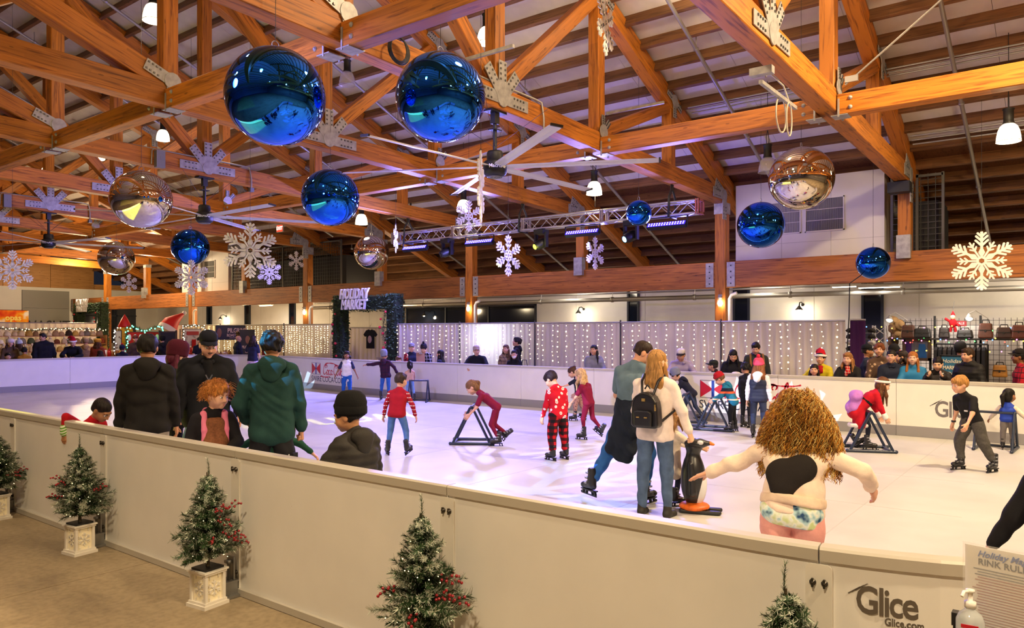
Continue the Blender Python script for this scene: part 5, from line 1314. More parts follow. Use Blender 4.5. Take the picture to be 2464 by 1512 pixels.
# ================================================================ cloth patterns
def pat(nm, fn, rough=.85):
    m = bpy.data.materials.new(nm); nt, b = nodes_of(m); tc = nn(nt, 'TexCoord'); sp = nn(nt, 'SeparateXYZ'); nt.links.new(tc.outputs['Object'], sp.inputs[0])
    nt.links.new(fn(nt, tc.outputs['Object'], sp.outputs), b.inputs['Base Color']); b.inputs['Roughness'].default_value = rough; b.inputs['Specular IOR Level'].default_value = .25
    bump(nt, b, 140, .3, .004); return m
def stripe(nt, v, per, frac, off=0.0): return math_(nt, 'LESS_THAN', math_(nt, 'FRACT', math_(nt, 'ADD', math_(nt, 'DIVIDE', v, per), 50.0 + off)), frac)
def plaid(a, b_, c, per):
    def f(nt, v, s):
        h = math_(nt, 'ADD', s[0], math_(nt, 'MULTIPLY', s[1], .8)); x = stripe(nt, h, per, .5); z = stripe(nt, s[2], per, .5)
        m1 = mixc(nt, x, a, b_); m2 = mixc(nt, x, b_, c); return mixc(nt, z, m1, m2)
    return pat('plaid_cloth', f)
def lineplaid(a, b_, per):
    def f(nt, v, s):
        h = math_(nt, 'ADD', s[0], math_(nt, 'MULTIPLY', s[1], .8)); return mixc(nt, math_(nt, 'MAXIMUM', stripe(nt, h, per, .14), stripe(nt, s[2], per, .14)), a, b_)
    return pat('line_plaid_cloth', f)
def blobs(a, b_, sc, th, c3=None):
    def f(nt, v, s):
        o = nn(nt, 'TexVoronoi'); o.inputs['Scale'].default_value = sc; nt.links.new(v, o.inputs['Vector'])
        r = mixc(nt, math_(nt, 'LESS_THAN', o.outputs['Distance'], th), a, b_)
        if c3: r = mixc(nt, math_(nt, 'LESS_THAN', o.outputs['Distance'], th * .42), r, c3)
        return r
    return pat('printed_cloth', f)
def bands(base, lst):
    """lst: (z0, z1, colour) bands across local height"""
    def f(nt, v, s):
        c = None
        for z0, z1, col in lst:
            m = math_(nt, 'MULTIPLY', math_(nt, 'GREATER_THAN', s[2], z0), math_(nt, 'LESS_THAN', s[2], z1)); c = mixc(nt, m, base if c is None else c, col)
        return c
    return pat('striped_cloth', f)
def fairisle(base, w_):
    def f(nt, v, s):
        h = math_(nt, 'ADD', s[0], s[1]); a = math_(nt, 'MULTIPLY', stripe(nt, s[2], .06, .22), stripe(nt, h, .03, .6)); return mixc(nt, a, base, w_)
    return pat('fair_isle_knit', f)
JEAN = lambda c: cloth(c, .8, .25, 200, var=.22, vs=10)
BLK = cloth('17171a'); CHAR = cloth('242327')
# ================================================================ skaters
G_SK = 'skaters on the rink'
def sk(*a, **k): k.setdefault('group', G_SK); return person(*a, **k)
# boy draped over the boards
jA = sk('boy in a red sweater with green striped cuffs, leaning over the near rink boards', 206, 7.48, 1.15, 140, (cloth('b81420'), 'sweater'), (BLK, 'loose'), 'b07d58', ('1d1411', 'fade'), lod=0, head=(-10, 36, 4), aR=(10, 126, 2, 6), aL=(10, 5, 30, 0), hands=('relax', 'relax'), lean=12)
for i, a in enumerate(jA['arms']):
    w_ = a[2]; v_ = (a[1] - w_) / np.linalg.norm(a[1] - w_)
    tapart(jA, 'striped_cuff', [cone(w_ + v_ * .008, w_ + v_ * .055, .040, .043)], pat('cuff_stripes', lambda nt, v, s: mixc(nt, stripe(nt, math_(nt, 'ADD', s[2], math_(nt, 'MULTIPLY', s[0], .6)), .026, .5), '6aa838', 'e6ead8')))
jB = sk('man in a black hoodie seen from behind, standing close to the near boards', 354, 7.15, 1.72, 4, (cloth('1f1d1b'), 'hoodie'), (cloth('9a9184', var=.2), 'loose'), 'c8916f', ('17120f', 'short'), lod=0, bw=.97, aL=(8, 12, 12, 5), aR=(4, 11, 12, 6))
jC = sk('woman in a maroon beanie and black hoodie beside the man in the black cap', 404, 8.05, 1.62, 62, (cloth('211d20'), 'hoodie'), (BLK, 'jean'), 'e0b59c', ('571a30', 'long', .8), lod=1, hat=('slouch', '4b1526'), head=(5, 24, 0), aR=(24, 6, 70, 10), aL=(20, 8, 70, -10))
jD = sk('man in a black cap and black jacket facing us, looking down', 497, 7.9, 1.75, 174, (cloth('17181c'), 'jacket', None, 'collar'), (JEAN('6b8ab2'), 'loose'), 'd6a083', ('3a2a20', 'fade'), lod=0, hat=('cap', '15161d'), head=(-6, 20, 0), bw=1.16, aL=(6, 14, 10, 8), aR=(10, 12, 16, 6))
o = MB(); o.tube([(-.022, .100, -.047), (0, .106, -.044), (.022, .100, -.047)], [.004, .0075, .004], 8); o = o.build('moustache', hairm('5a4030'), jD['root']); o.matrix_local = jD['hm']
tapart(jD, 'inner_shirt', [cone(jD['C'] + jD['fw'] * .085 + jD['u2'] * -.03, jD['C'] + jD['fw'] * .118 - jD['u2'] * .30, .05, .062)], cloth('0f0f12'))
mb = MB(); c0 = jD['C'] + jD['fw'] * .19 - jD['u2'] * .17
for e in (-1, 1): mb.box(c0 + jD['rv'] * e * .012, (.012, .008, .085), Matrix.Rotation(R(28 * e), 3, 'Y')); mb.ball(c0 + jD['rv'] * e * .03 - jD['u2'] * .04, .012, 8, 6)
mb.build('key_bunch', M('c8c8cc', .25, .9, nm='key_metal'), jD['root'])
# red-haired girl
jE = sk('smiling girl with curly red hair in a pink and black jacket over a brown dress', 511, 6.6, 1.32, 168, (cloth('1b191d'), 'jacket'), (cloth('7d4f33', var=.25, vs=60), 'dressskirt', BLK), 'e6b496', ('c4803c', 'curlshort'), lod=0, head=(-34, 8, 0), aR=(8, 18, 16, 10), aL=(18, 16, 62, -40), hcol='a8682c')
C, fw, rv, u2 = jE['C'], jE['fw'], jE['rv'], jE['u2']
BE = np.stack([rv, fw, u2], 1)
pn = [(C + fw * .062 - u2 * .075, .028, .055), (C + fw * .062 - u2 * .22, .036, .076), (jE['P'] + fw * .045 + u2 * .04, .055, .098), (jE['P'] + fw * .035 - u2 * .22, .075, .125)]
tapart(jE, 'dress_front', [cone(p - rv * w_, p + rv * w_, r_) for p, w_, r_ in pn] + [cone(p + rv * e * w_, p2 + rv * e * w2, r_, r2) for (p, w_, r_), (p2, w2, r2) in zip(pn, pn[1:]) for e in (-1, 1)], cloth('7d4f33', var=.25, vs=60))
for e in (-1, 1): tapart(jE, 'pink_lapel', [cone(C + rv * e * .05 - fw * .045 + u2 * .035, C + rv * e * .085 + fw * .03 + u2 * .01, .03), cone(C + rv * e * .085 + fw * .03 + u2 * .01, C + rv * e * .088 + fw * .088 - u2 * .12, .03, .026), cone(C + rv * e * .088 + fw * .088 - u2 * .12, C + rv * e * .105 + fw * .085 - u2 * .40, .024, .016)], cloth('e87f9e'))
def strands(J, nm, n, rng, mat, rs, pf, kind=None):
    rd = random.Random(rng); mb = MB()
    for i in range(n):
        pl, r = pf(rd, i); mb.tube(pl, r, 3 if n > 400 else 4, caps=False)
    return mb.build(nm, mat, J['root'], kind=kind)
def ringlet(p, d, L, rad, turns, n, rd, grav=.0):
    p, d = Vector(p), Vector(d).normalized(); a = d.orthogonal().normalized(); b = d.cross(a); ph = rd.random() * 6.28; out = []
    for i in range(n):
        t = i / (n - 1); w_ = rad * min(1, t * 3 + .25); out.append(p + d * L * t + Vector((0, 0, -grav * t * t)) + (a * math.cos(ph + turns * 6.28 * t) + b * math.sin(ph + turns * 6.28 * t)) * w_)
    return out
def fE(rd, i):
    hm = jE['hm']; th = rd.uniform(0, 2 * PI); ph = rd.uniform(.15, 1.75); dl = Vector((math.sin(ph) * math.cos(th), math.sin(ph) * math.sin(th), math.cos(ph)))
    if dl.y > .45 and dl.z < .75: dl.y = -dl.y
    p = hm @ Vector((dl.x * .088, dl.y * .105 - .012, dl.z * .095 + .03)); d = hm.to_3x3() @ dl + Vector((rd.uniform(-.5, .3), rd.uniform(-.2, .2), rd.uniform(-.8, .1)))
    L = rd.uniform(.035, .075) * (2.0 if i < 40 else 1)
    if i < 40: p = hm @ Vector((-.075, -.03 + rd.uniform(-.05, .05), .05 + rd.uniform(-.07, .05))); d = Vector((-1, rd.uniform(-.3, .3), rd.uniform(-.5, .5)))
    return ringlet(p, d, L, rd.uniform(.006, .012), rd.uniform(1, 2.2), 13, rd, .03), .0013
strands(jE, 'loose_curls', 620, 5, hairm('d08a42'), 0, fE)
# tall man in the green hoodie and the child whose wrist he holds
jF = sk('man in a dark green hoodie seen from behind, holding a small hand', 654, 6.6, 1.75, 2, (cloth('1d3d38'), 'hoodie'), (cloth('1a1a1d'), 'loose'), 'c48e6c', ('16120f', 'curlshort'), lod=0, bw=.96, aL=(-6, 20, 44, -14), aR=(6, 12, 14, 5), hands=('relax', 'grip'))
l = jF['legs'][1]; q = l[0] + (l[1] - l[0]) * .62
MB().box(q + V3((.050, -.040, 0)), (.12, .06, .13), Matrix.Rotation(R(-40), 3, 'Z')).build('cargo_pocket', cloth('1c1c20'), jF['root']); MB().ball(q + V3((.036, -.080, .05)), .011, 8, 6).build('pocket_button', M('c8c4b8', .4, nm='button'), jF['root'])
jG = sk('small child in a green sweater mostly hidden in front of the green-hoodie man', 646, 7.05, 1.06, 8, (cloth('1f4c38'), 'sweater'), (BLK, 'jean'), 'c99a7c', ('2a1c14', 'short'), lod=1, aR=(20, 70, 10, 48), aL=(10, 60, 20, 20))
# child in the puffer jacket
jH = sk('child in a black knit beanie and dark puffer jacket at the near boards', 864, 5.22, 1.30, -42, (cloth('2b2825', .7), 'puffer', None, 'hood'), (BLK, 'loose'), 'b5835f', ('120e0c', 'short'), lod=0, hat=('slouch', '131315'), head=(-26, 14, 0), aL=(22, 30, 34, 30), aR=(6, 14, 20, 6), bw=1.05)
mb = MB(); mb.lathe([(.100, .01), (.104, .02), (.104, .06), (.099, .068)], 28); o = mb.build('beanie_cuff', cloth('111113', .95, .7, 50), jH['root']); o.matrix_local = jH['hm'] @ Matrix.Translation((0, -.02, 0)) @ Matrix.Rotation(R(14), 4, 'X') @ Matrix.Diagonal((1, 1.14, 1.05, 1))
# mid rink
sk('girl in a white raglan tee and blue snowflake-print trousers gliding towards us', 834, 20.3, 1.21, 180, (cloth('e8e6ee'), 'tee', cloth('252a48')), (blobs('1f5aa8', 'dfe6f4', 6, .22), 'loose'), '8f5f43', ('1a1210', 'wave', .3), lod=1, aL=(10, 22, 16, 24), aR=(10, 26, 16, 26), lL=(4, 2, -4, 2), lR=(-4, 3, -8, 2))
sk('child in a maroon plaid shirt with arms spread, grey hood', 925, 20.0, 1.22, 20, (lineplaid('3b1830', '191a30', .09), 'hoodie'), (JEAN('2f62ac'), 'jean'), 'b98566', ('4a3a34', 'short'), lod=1, hat=('slouch', '7c7f8e'), aL=(14, 82, 10, 84), aR=(-10, 48, 10, 30), roll=-6, lL=(0, 8, -6, 4))
jK = sk('small girl in a tan top and light jeans with dark ponytails, by the far boards', 989, 19.6, .98, -6, (cloth('d6ab94'), 'fit'), (JEAN('7ea6da'), 'slim'), 'b07f60', ('191210', 'pony'), lod=1, aL=(18, 34, 30, 30), aR=(40, 10, 50, 0), lR=(0, 8, -4, 10))
jL = sk('boy in a red knit sweater with patterned sleeves, skating away from us', 955, 11.1, 1.15, 12, (cloth('9c1420', .9, .5, 80), 'sweater', fairisle('9c1420', 'e6dccc')), (JEAN('4c6f9e'), 'jean'), 'd6a486', ('35271f', 'short'), lod=1, head=(28, 4, 0), lean=10, roll=4, aL=(2, 22, 12, 14), aR=(-2, 26, 18, 12), lL=(6, 8, -10, 6), lR=(4, 16, -22, 6), fp=(0, -14), fy=(24, 18), bw=1.06)
jM = sk('girl in maroon tee and trousers leaning hard on a navy skating frame', 1214, 12.1, 1.20, -88, (cloth('7c1536'), 'tee'), (cloth('7c1536'), 'slim'), 'd9a78c', ('7a5638', 'pony'), lod=1, lean=50, head=(0, 26, 0), aL=(22, 6, 44, 2), aR=(26, 6, 48, 2), lL=(18, 2, -28, 2), lR=(10, 2, -52, 4), fp=(0, -50))
jN = sk('child in a red top printed with white bearded faces and red-black plaid trousers', 1349, 10.7, 1.22, -38, (blobs('c8142e', 'f2ecee', 13, .30, 'd8506a'), 'sweater'), (plaid('c01826', '4a0c16', '151318', .09), 'baggy'), 'd6a48c', ('241620', 'fringe'), lod=1, head=(-20, 34, 0), aL=(8, 12, 16, 6), aR=(8, 14, 16, 8), lean=6, lL=(4, 5, -6, 2), lR=(2, 7, -6, 4), bw=1.08)
sk('girl in a black tee and leopard-print trousers reaching an arm out', 1399, 15.4, 1.06, -72, (cloth('1d2030'), 'tee'), (blobs('b48a78', '57393a', 34, .32), 'loose'), 'd6a488', ('43281c', 'bun'), lod=1, head=(-10, 30, 0), lean=8, aL=(58, 14, 72, 20), aR=(10, 10, 30, 0), lL=(12, 2, 2, 2), lR=(-6, 4, -22, 4), fp=(0, -20))
sk('girl with long blond curls in maroon tee and leggings, striding', 1430, 12.7, 1.15, -58, (cloth('7f1438'), 'tee'), (cloth('7a1236'), 'slim'), 'dba88c', ('c9a678', 'wave', .9), lod=1, head=(-12, 16, 0), lean=14, aL=(24, 12, 40, 4), aR=(-6, 10, 10, 0), lL=(14, 3, -4, 2), lR=(-4, 8, -44, 4), fp=(0, -30))
# the couple with the penguin
jQ = sk('man in a grey-blue tee with a jacket tied round his waist, turned to the woman', 1484, 8.05, 1.70, 28, (cloth('617682'), 'tee'), (JEAN('2f63a6'), 'loose'), 'd79d7c', ('2d1d14', 'fade'), lod=0, head=(58, 26, 0), lean=8, bw=1.08, aL=(14, 14, 40, -20), aR=(18, 10, 50, -30), lL=(-6, 22, -22, 22), lR=(16, 4, -14, 2), fp=(0, 0), fy=(62, 10))
P, u, rh = jQ['P'], jQ['u'], V3((1, 0, 0))
tapart(jQ, 'tied_jacket', [cone(P + u * .09 - rh * .09, P + u * .09 + rh * .09, .128), cone(P + u * .03 + V3((-.09, -.05, 0)), P + V3((-.17, -.12, -.34)), .085, .075), cone(P + u * .03 + V3((.05, -.07, 0)), P + V3((.02, -.15, -.40)), .085, .07), cone(P + V3((-.02, -.08, 0)), P + V3((-.07, -.14, -.40)), .085, .075), cone(P + u * .06 + V3((-.14, 0, 0)), P + V3((-.27, -.04, -.46)), .03, .018), half((0, 0, -1), -(P[2] - .47))], cloth('1b2230'), .03, folds(.012, u), .013)
jR = sk('woman with long light hair in a cream sweater and jeans, wearing a black backpack', 1572, 7.45, 1.63, 24, (cloth('efddd3'), 'sweater'), (JEAN('4c6080'), 'jean'), 'e0b090', ('a87a44', 'long', .92), lod=0, head=(24, 4, 0), aL=(8, 10, 30, -20), aR=(10, 20, 18, 12), lL=(0, 4, -3, 2), lR=(4, 3, -2, 2), bw=1.05, hands=('relax', 'grip'), wear='shoe')
C, fw, rv, u2, P = jR['C'], jR['fw'], jR['rv'], jR['u2'], jR['P']
LEA = M('16151a', .32, nm='black_leather', bmp=(60, .2, .004)); BR = np.stack([rv, fw, u2], 1)
bp = E('backpack', jR['root'].matrix_world.translation, None)
bpo = jR['root']; bpx = bp; bp.parent = None; bp.location = jR['root'].location; bp.rotation_euler = jR['root'].rotation_euler
props(bp, 'small black leather backpack worn by the woman in the cream sweater', 'backpack')
BM = Matrix([[rv[i], u2[i], -fw[i]] for i in range(3)]).to_4x4(); BM.translation = C - fw * .135 - u2 * .27
def dome(w_, h_, r_): return [(-w_, -h_ + .03), (-w_ + .03, -h_), (w_ - .03, -h_), (w_, -h_ + .03)] + [(w_ * .92 * math.cos(a), h_ - r_ + r_ * math.sin(a)) for a in [i * PI / 8 for i in range(9)]]
o = MB().prism(dome(.145, .175, .15), .13, BM).build('pack_body', LEA, bp); bevel(o, .022, 3)
BM2 = BM.copy(); BM2.translation = Vector(C - fw * .262 - u2 * .345)
o = MB().prism([(-.09, -.08), (.09, -.08), (.095, .06), (.06, .075), (-.06, .075), (-.095, .06)], .045, BM2).build('front_pocket', LEA, bp); bevel(o, .014, 2)
z_ = MB(); z_.tube([C - fw * .268 - u2 * .27 + rv * (.128 * math.cos(a)) + u2 * (.035 + .125 * math.sin(a)) for a in [i * PI / 10 for i in range(11)]], .005, 6); z_.build('zip', M('3a3630', .3, .6, nm='zip_metal'), bp)
mb = MB()
for e in (-1, 1):
    mb.tube([C - fw * .17 - u2 * .12 + rv * e * .06, C - fw * .12 + u2 * .0 + rv * e * .085, C - fw * .03 + u2 * .062 + rv * e * .10, C + fw * .07 + u2 * .02 + rv * e * .115, C + fw * .11 - u2 * .12 + rv * e * .135, C + fw * .02 - u2 * .28 + rv * e * .205, C - fw * .14 - u2 * .38 + rv * e * .13], .014, 6)
mb.tube([C - fw * .17 - u2 * .07 - rv * .03, C - fw * .18 - u2 * .03, C - fw * .17 - u2 * .07 + rv * .03], .009, 6); mb.build('strap', LEA, bp)
mb = MB(); GOLD = M('c8a860', .3, .9, nm='gold_metal'); mb.box(C - fw * .27 - u2 * .17, (.035, .014, .028)); mb.box(C - fw * .312 - u2 * .335 - rv * .04, (.03, .012, .012)); mb.box(C - fw * .312 - u2 * .335 + rv * .04, (.03, .012, .012)); mb.box(C - fw * .27 - u2 * .24 + rv * .12, (.012, .014, .06)); mb.build('metal_fittings', GOLD, bp)
jS = sk('small child in a cream cable-knit sweater hidden behind the woman, touching the penguin', 1612, 7.95, .98, 62, (cloth('e6d8c4', .9, .8, 50), 'coat'), (cloth('2c3048'), 'slim'), 'e0b090', ('8a6238', 'long', .4), lod=1, aR=(52, 14, 74, 4), aL=(46, 10, 70, 6), lR=(10, 4, -10, 2))
# curly-haired girl with arms out
jU = sk('girl with a mane of curly golden hair and pink trousers, arms out, seen from behind', 1908, 4.5, 1.37, 4, (cloth('f2dcc6', .9, .4, 90), 'crop'), (cloth('e0a096', .9, .4, 90), 'baggy'), 'dca485', ('8a5420', 'long', .3), lod=0, bw=1.14, lean=14, roll=3, head=(0, 16, -4), aL=(16, 60, 10, 66), aR=(14, 68, 46, 14), hands=('open', 'relax'), lL=(10, 1, -4, 3), lR=(4, 2, -4, 4))
C, fw, rv, u2, P = jU['C'], jU['fw'], jU['rv'], jU['u2'], jU['P']; BR = np.stack([rv, fw, u2], 1)
tapart(jU, 'black_back_patch', [ell(C - fw * .10 - u2 * .19 - rv * .045, (.115, .042, .10), BR), ell(C - fw * .095 - u2 * .14 + rv * .045, (.085, .042, .085), BR), ell(C - fw * .095 - u2 * .27 - rv * .06, (.07, .04, .07), BR)], cloth('241f1c'), .03, None, .010)
def tie(nt, v, s):
    n = nn(nt, 'TexNoise'); n.inputs['Scale'].default_value = 14; nt.links.new(v, n.inputs['Vector']); return ramp(nt, n.outputs['Fac'], [(.36, '2a4a70'), (.46, 'a8cfd4'), (.55, 'e8efe2'), (.66, 'c8d898')])
tapart(jU, 'tie_dye_hem', [cone(P + u2 * .0 - rv * .07, P - u2 * .005 + rv * .07, .113), cone(P - u2 * .06 + rv * .085, P - u2 * .12 + rv * .125 - fw * .01, .062, .03), half(-u2, -(P - u2 * .085) @ u2), half(u2, (P + u2 * .05) @ u2)], pat('tie_dye', tie), .06, folds(.006, u2), .011)
tapart(jU, 'jacket_waistband', [cone(P + u2 * .055 - rv * .055, P + u2 * .052 + rv * .055, .124), cone(P + u2 * .085 - rv * .05, P + u2 * .085 + rv * .05, .128), half(u2, (P + u2 * .098) @ u2), half(-u2, -(P + u2 * .040) @ u2)], cloth('e6cdb2', .9, .6, 60), .03, folds(.005, u2), .011)
hmS, HR, hs = jU['hmS'], jU['HR'], jU['hs']
hc = hmS[:3, 3]
tapart(jU, 'hair_mass', [ell(hc + HR @ V3((0, -.03, .045)) * hs, V3((.155, .15, .13)) * hs, HR), ell(hc - fw * .05 + V3((0, 0, -.05)), (.185, .115, .12)), ell(hc - fw * .06 + V3((-.03, 0, -.15)), (.165, .085, .10)), ell(hc - fw * .05 + V3((.09, 0, -.14)), (.10, .08, .10)), ell(hc + HR @ V3((0, .14, -.05)) * hs, V3((.09, .09, .12)) * hs, HR, op='s')], hairm('8f561c'), .05, hnoise(.016, 62), .0095)
def fU(rd, i):
    a = rd.uniform(0, 2 * PI); t = rd.random() ** .8; edge = rd.random() < .5
    zz = .195 - .435 * t; wid = .035 + .19 * math.sin(min(1, t * 1.2 + .04) * PI * .60); dep = .14
    x, y = wid * math.cos(a), dep * math.sin(a)
    if y > .03: y = -y * .8
    p = Vector(hc) + Vector((x + .012, y - .04, zz)); d = Vector((x * 1.9, y * 2.2 - .12, .05 - 1.6 * t ** .7 + rd.uniform(-.2, .1)))
    return ringlet(p - d.normalized() * .03, d, rd.uniform(.06, .13), rd.uniform(.006, .0135), rd.uniform(1.5, 2.8), 17, rd, .04), rd.uniform(.0010, .0020)
for nm, n_, c_, sd in (('golden_ringlets', 1900, 'c98c34', 3), ('dark_ringlets', 900, '7c4818', 4), ('pale_ringlets', 900, 'e6bc70', 9)): strands(jU, nm, n_, sd, hairm(c_), 0, fU, 'stuff')
# others across the rink
jV = sk('child in a black hoodie with a grey hood up, pushing a navy skating frame', 1674, 15.2, 1.14, -84, (cloth('1e2030'), 'hoodie'), (cloth('26344a'), 'jean'), 'c99a7c', ('2a1c14', 'short'), lod=1, hat=('slouch', '7c8092'), lean=42, head=(0, 20, 0), aL=(30, 4, 50, 2), aR=(34, 6, 54, 2), lL=(34, 2, -6, 2), lR=(-12, 4, -36, 4), fp=(0, -18))
jW = sk('child in a teal snow jacket with orange and navy bands and a red patterned hat', 1768, 13.7, 1.06, -80, (bands('1f6f92', [(.74, .80, '1c2238'), (.70, .74, 'd8603c'), (.58, .605, 'd9c8ae')]), 'puffer', None, 'hood'), (cloth('16171c'), 'loose'), 'd6a48c', ('6a4a30', 'short'), lod=1, hat=('beanie', 'a81a26', '2a1a20'), lean=26, head=(0, 26, 0), aL=(28, 8, 58, 0), aR=(30, 10, 62, 0), lL=(8, 3, -4, 2), lR=(2, 5, -8, 3))
jX = sk('girl in a pink bobble hat, navy quilted vest and white hoodie, seen from behind', 1824, 12.9, 1.27, 14, (cloth('262c46', .6), 'vest', cloth('e4e2ec'), 'hood'), (JEAN('2f3958'), 'jean'), 'd6a48c', ('7d4a2a', 'long', .85), lod=1, hat=('beanie', 'd8486c', 'd02a4c'), aL=(2, 12, 6, 8), aR=(4, 10, 10, 6))
hd_ = jX['root']
for ch in hd_.children:
    if ch.name.startswith('hood'): ch.data.materials[0] = cloth('d8d6e2')
sk('boy in a dark jacket standing against the far boards beside the pink-hat girl', 1793, 14.3, 1.16, 40, (cloth('181a20'), 'jacket'), (cloth('1b1c24'), 'jean'), 'b98566', ('120f0e', 'curlshort'), lod=1, head=(-60, 14, 0))
jZ = sk('girl in a red velvet Santa dress with white fur trim bending over a skating frame', 2068, 11.75, 1.20, 76, (cloth('b81226'), 'coat'), (cloth('181c2c'), 'slim'), 'd9a78c', ('5f3a22', 'long', .8), lod=1, hat=('band', 'efe9e6'), lean=44, head=(0, 10, 0), aL=(10, 8, 26, 2), aR=(14, 8, 26, 2), lL=(14, 3, -22, 3), lR=(24, 3, -4, 2), fp=(-30, 0))
C, fw, rv, u2, P, u = jZ['C'], jZ['fw'], jZ['rv'], jZ['u2'], jZ['P'], jZ['u']
zb = P[2] - .36 * jZ['k']
tapart(jZ, 'fur_hem', [cone(V3((P[0] + .115 * math.cos(a), P[1] + .145 * math.sin(a), zb - .01)), V3((P[0] + .115 * math.cos(a + .53), P[1] + .145 * math.sin(a + .53), zb - .01)), .030) for a in [i * PI / 6 for i in range(12)]], cloth('efe9e8', .95, .9, 40), .02)
for a in jZ['arms']: tapart(jZ, 'fur_cuff', [cone(a[2] - (a[2] - a[1]) * .02, a[2] - (a[2] - a[1]) * .26, .042)], cloth('efe9e8', .95, .9, 40))
tapart(jZ, 'black_belt', [cone(jZ['W'] - rv * .05, jZ['W'] + rv * .05, .108 * jZ['k'] + .012), half(u, (jZ['W'] + u * .022) @ u), half(-u, -(jZ['W'] - u * .022) @ u)], cloth('131216'), .01)
tapart(jZ, 'purple_tutu', [ell(P - fw * .13 + u * .06, (.13, .11, .15)), ell(P - fw * .15 - V3((0, 0, .10)), (.13, .10, .12))], cloth('b070c8', .7, .6, 40), .04, folds(.012, u))
jAA = sk('boy in a black tee and grey joggers skating towards us with arms swinging', 2356, 9.9, 1.25, -142, (cloth('19181a'), 'tee'), (cloth('4d4a46', var=.2, vs=40), 'baggy'), 'dda888', ('a9783e', 'fringe'), lod=0, lean=24, head=(14, 4, 0), aL=(30, 16, 40, 6), aR=(-22, 16, -6, 22), lL=(-6, 14, -22, 16), lR=(26, 4, -8, 2), fp=(0, 0), hands=('relax', 'relax'))
MB().lathe([(.026, -.012), (.029, -.012), (.029, .012), (.026, .012)], 14).build('wrist_band', BLACK, jAA['root'], tuple(jAA['arms'][1][2] - (jAA['arms'][1][2] - jAA['arms'][1][1]) * .12))
t_ = jAA; link('chest_print', MB().box(t_['C'] + t_['fw'] * .118 - t_['u2'] * .15 - t_['rv'] * .06, (.05, .006, .02)).mesh('chest_print', M('d8d6d2', .6, nm='white_logo')), t_['root'])
sk('toddler in a bright blue vest with cream sleeves and grey trousers, seen from behind', 2424, 11.6, .88, 6, (cloth('2440ac', .6), 'vest', cloth('e6d8c6')), (cloth('6d6768'), 'loose'), '9c6c4e', ('14100f', 'pony'), lod=1, aL=(20, 38, 40, 30), aR=(20, 40, 34, 34), head=(30, 6, 0))
sk('person in black clothing cut off by the edge of the view beside the rules sign', 2590, 3.7, 1.32, 0, (cloth('19181a'), 'coat'), (cloth('1b1a1c'), 'baggy'), 'c99a7c', ('2a1c14', 'short'), lod=1, lean=0, bw=1.25, aL=(0, 26, 4, 30), aR=(10, 14, 16, 8))
sk('woman in a navy top and lavender patterned skirt by the far boards', 607, 24.4, 1.60, 30, (cloth('1d2036'), 'tee'), (blobs('c9b2c8', '8e7a98', 16, .3), 'skirt', cloth('c9a6b4')), 'd9a78c', ('2a1c16', 'wave', .8), lod=2, aL=(30, 30, 130, -10), aR=(6, 10, 16, 4))
# ================================================================ spectators
G_SP = 'spectators behind the far boards'
def dX(px, X): return X / ray(px).x
def dY(px, Y): return Y / ray(px).y
def sp(lab, px, yt, X, face, top, hair, skin='d3a081', dh=0, **k):
    d = dX(px, X); zt = EYE - (yt - HY) / FPX * d
    k.setdefault('group', G_SP); k.setdefault('wear', 'shoe'); k.setdefault('ice', False); k.setdefault('lod', 2); bot = k.pop('bot', (cloth('22242c'), 'jean'))
    h = zt + dh
    return person(lab, px, d, h, face, top, bot, skin, hair, **k)
LEANF = dict(lean=20, aL=(30, 10, 70, -14), aR=(30, 10, 70, -14))
X1, X2 = 15.18, 15.75
j = sp('man in a grey cap, red plaid shirt and navy vest, hand at his face', 990, 828, X1 + .25, 175, (cloth('1e2234'), 'vest', lineplaid('a01c22', '1a1418', .08)), ('2a1c16', 'fade'), hat=('cap', '7d7a88'), aR=(30, 8, 140, -10), dh=-.02)
j = sp('person in a dark bobble beanie and black-white plaid holding a clipboard', 1022, 826, X1 + .2, 195, (lineplaid('1b1a1e', 'b8b4b8', .09), 'jacket'), ('2a1c16', 'short'), hat=('beanie', '1b1822', '1b1822'), head=(0, 24, 0), aL=(26, 8, 84, -16), aR=(26, 8, 84, -16), dh=-.05)
cb = E('clipboard', at_d(1012, 862, dX(1022, X1 + .02)), 'brown clipboard held by the person in the bobble beanie', 'clipboard', rz=R(-40)); MB().box((0, 0, 0), (.24, .012, .32), Matrix.Rotation(R(-20), 3, 'X')).build('board', M('8a5f42', .6, nm='hardboard'), cb); MB().box((0, -.03, .13), (.09, .02, .03)).build('clip', STEEL, cb)
sp('woman with long dark hair and a dark jacket, in profile at the far boards', 1064, 845, X1, -70, (cloth('23263a'), 'puffer'), ('15110f', 'long', .9), dh=.0)
sp('child peeking over the far boards beside the hedge arch', 951, 858, X1, 150, (cloth('2a2422'), 'jacket'), ('5a3a24', 'short'), lean=20)
sp('man in a beige cap leaning both arms on the far boards', 1152, 836, X1 + .1, 190, (cloth('1b1b22'), 'jacket'), ('2a1c16', 'fade'), hat=('cap', 'b5a292'), dh=.10, lean=34, aL=(40, 26, 66, -26), aR=(40, 26, 66, -26), head=(-14, -10, 0), bw=1.15)
sp('woman with brown hair and a plaid sleeve beside the masked woman', 1216, 832, X2, 150, (lineplaid('8a7250', '3a2c22', .09), 'hoodie'), ('5a3d28', 'long', .9), head=(50, 0, 0))
sp('tall man with dark curly hair in a black hooded jacket, looking up and away', 1246, 815, X2 + .75, -95, (cloth('191a20'), 'hoodie'), ('1d1613', 'curlshort'), head=(0, -14, 0))
j = sp('woman in a white face mask and black coat with a white shirt front', 1238, 845, X1, 185, (cloth('17171c'), 'coat'), ('130f10', 'long', .7), aL=(20, 10, 90, -20), aR=(24, 8, 96, -10))
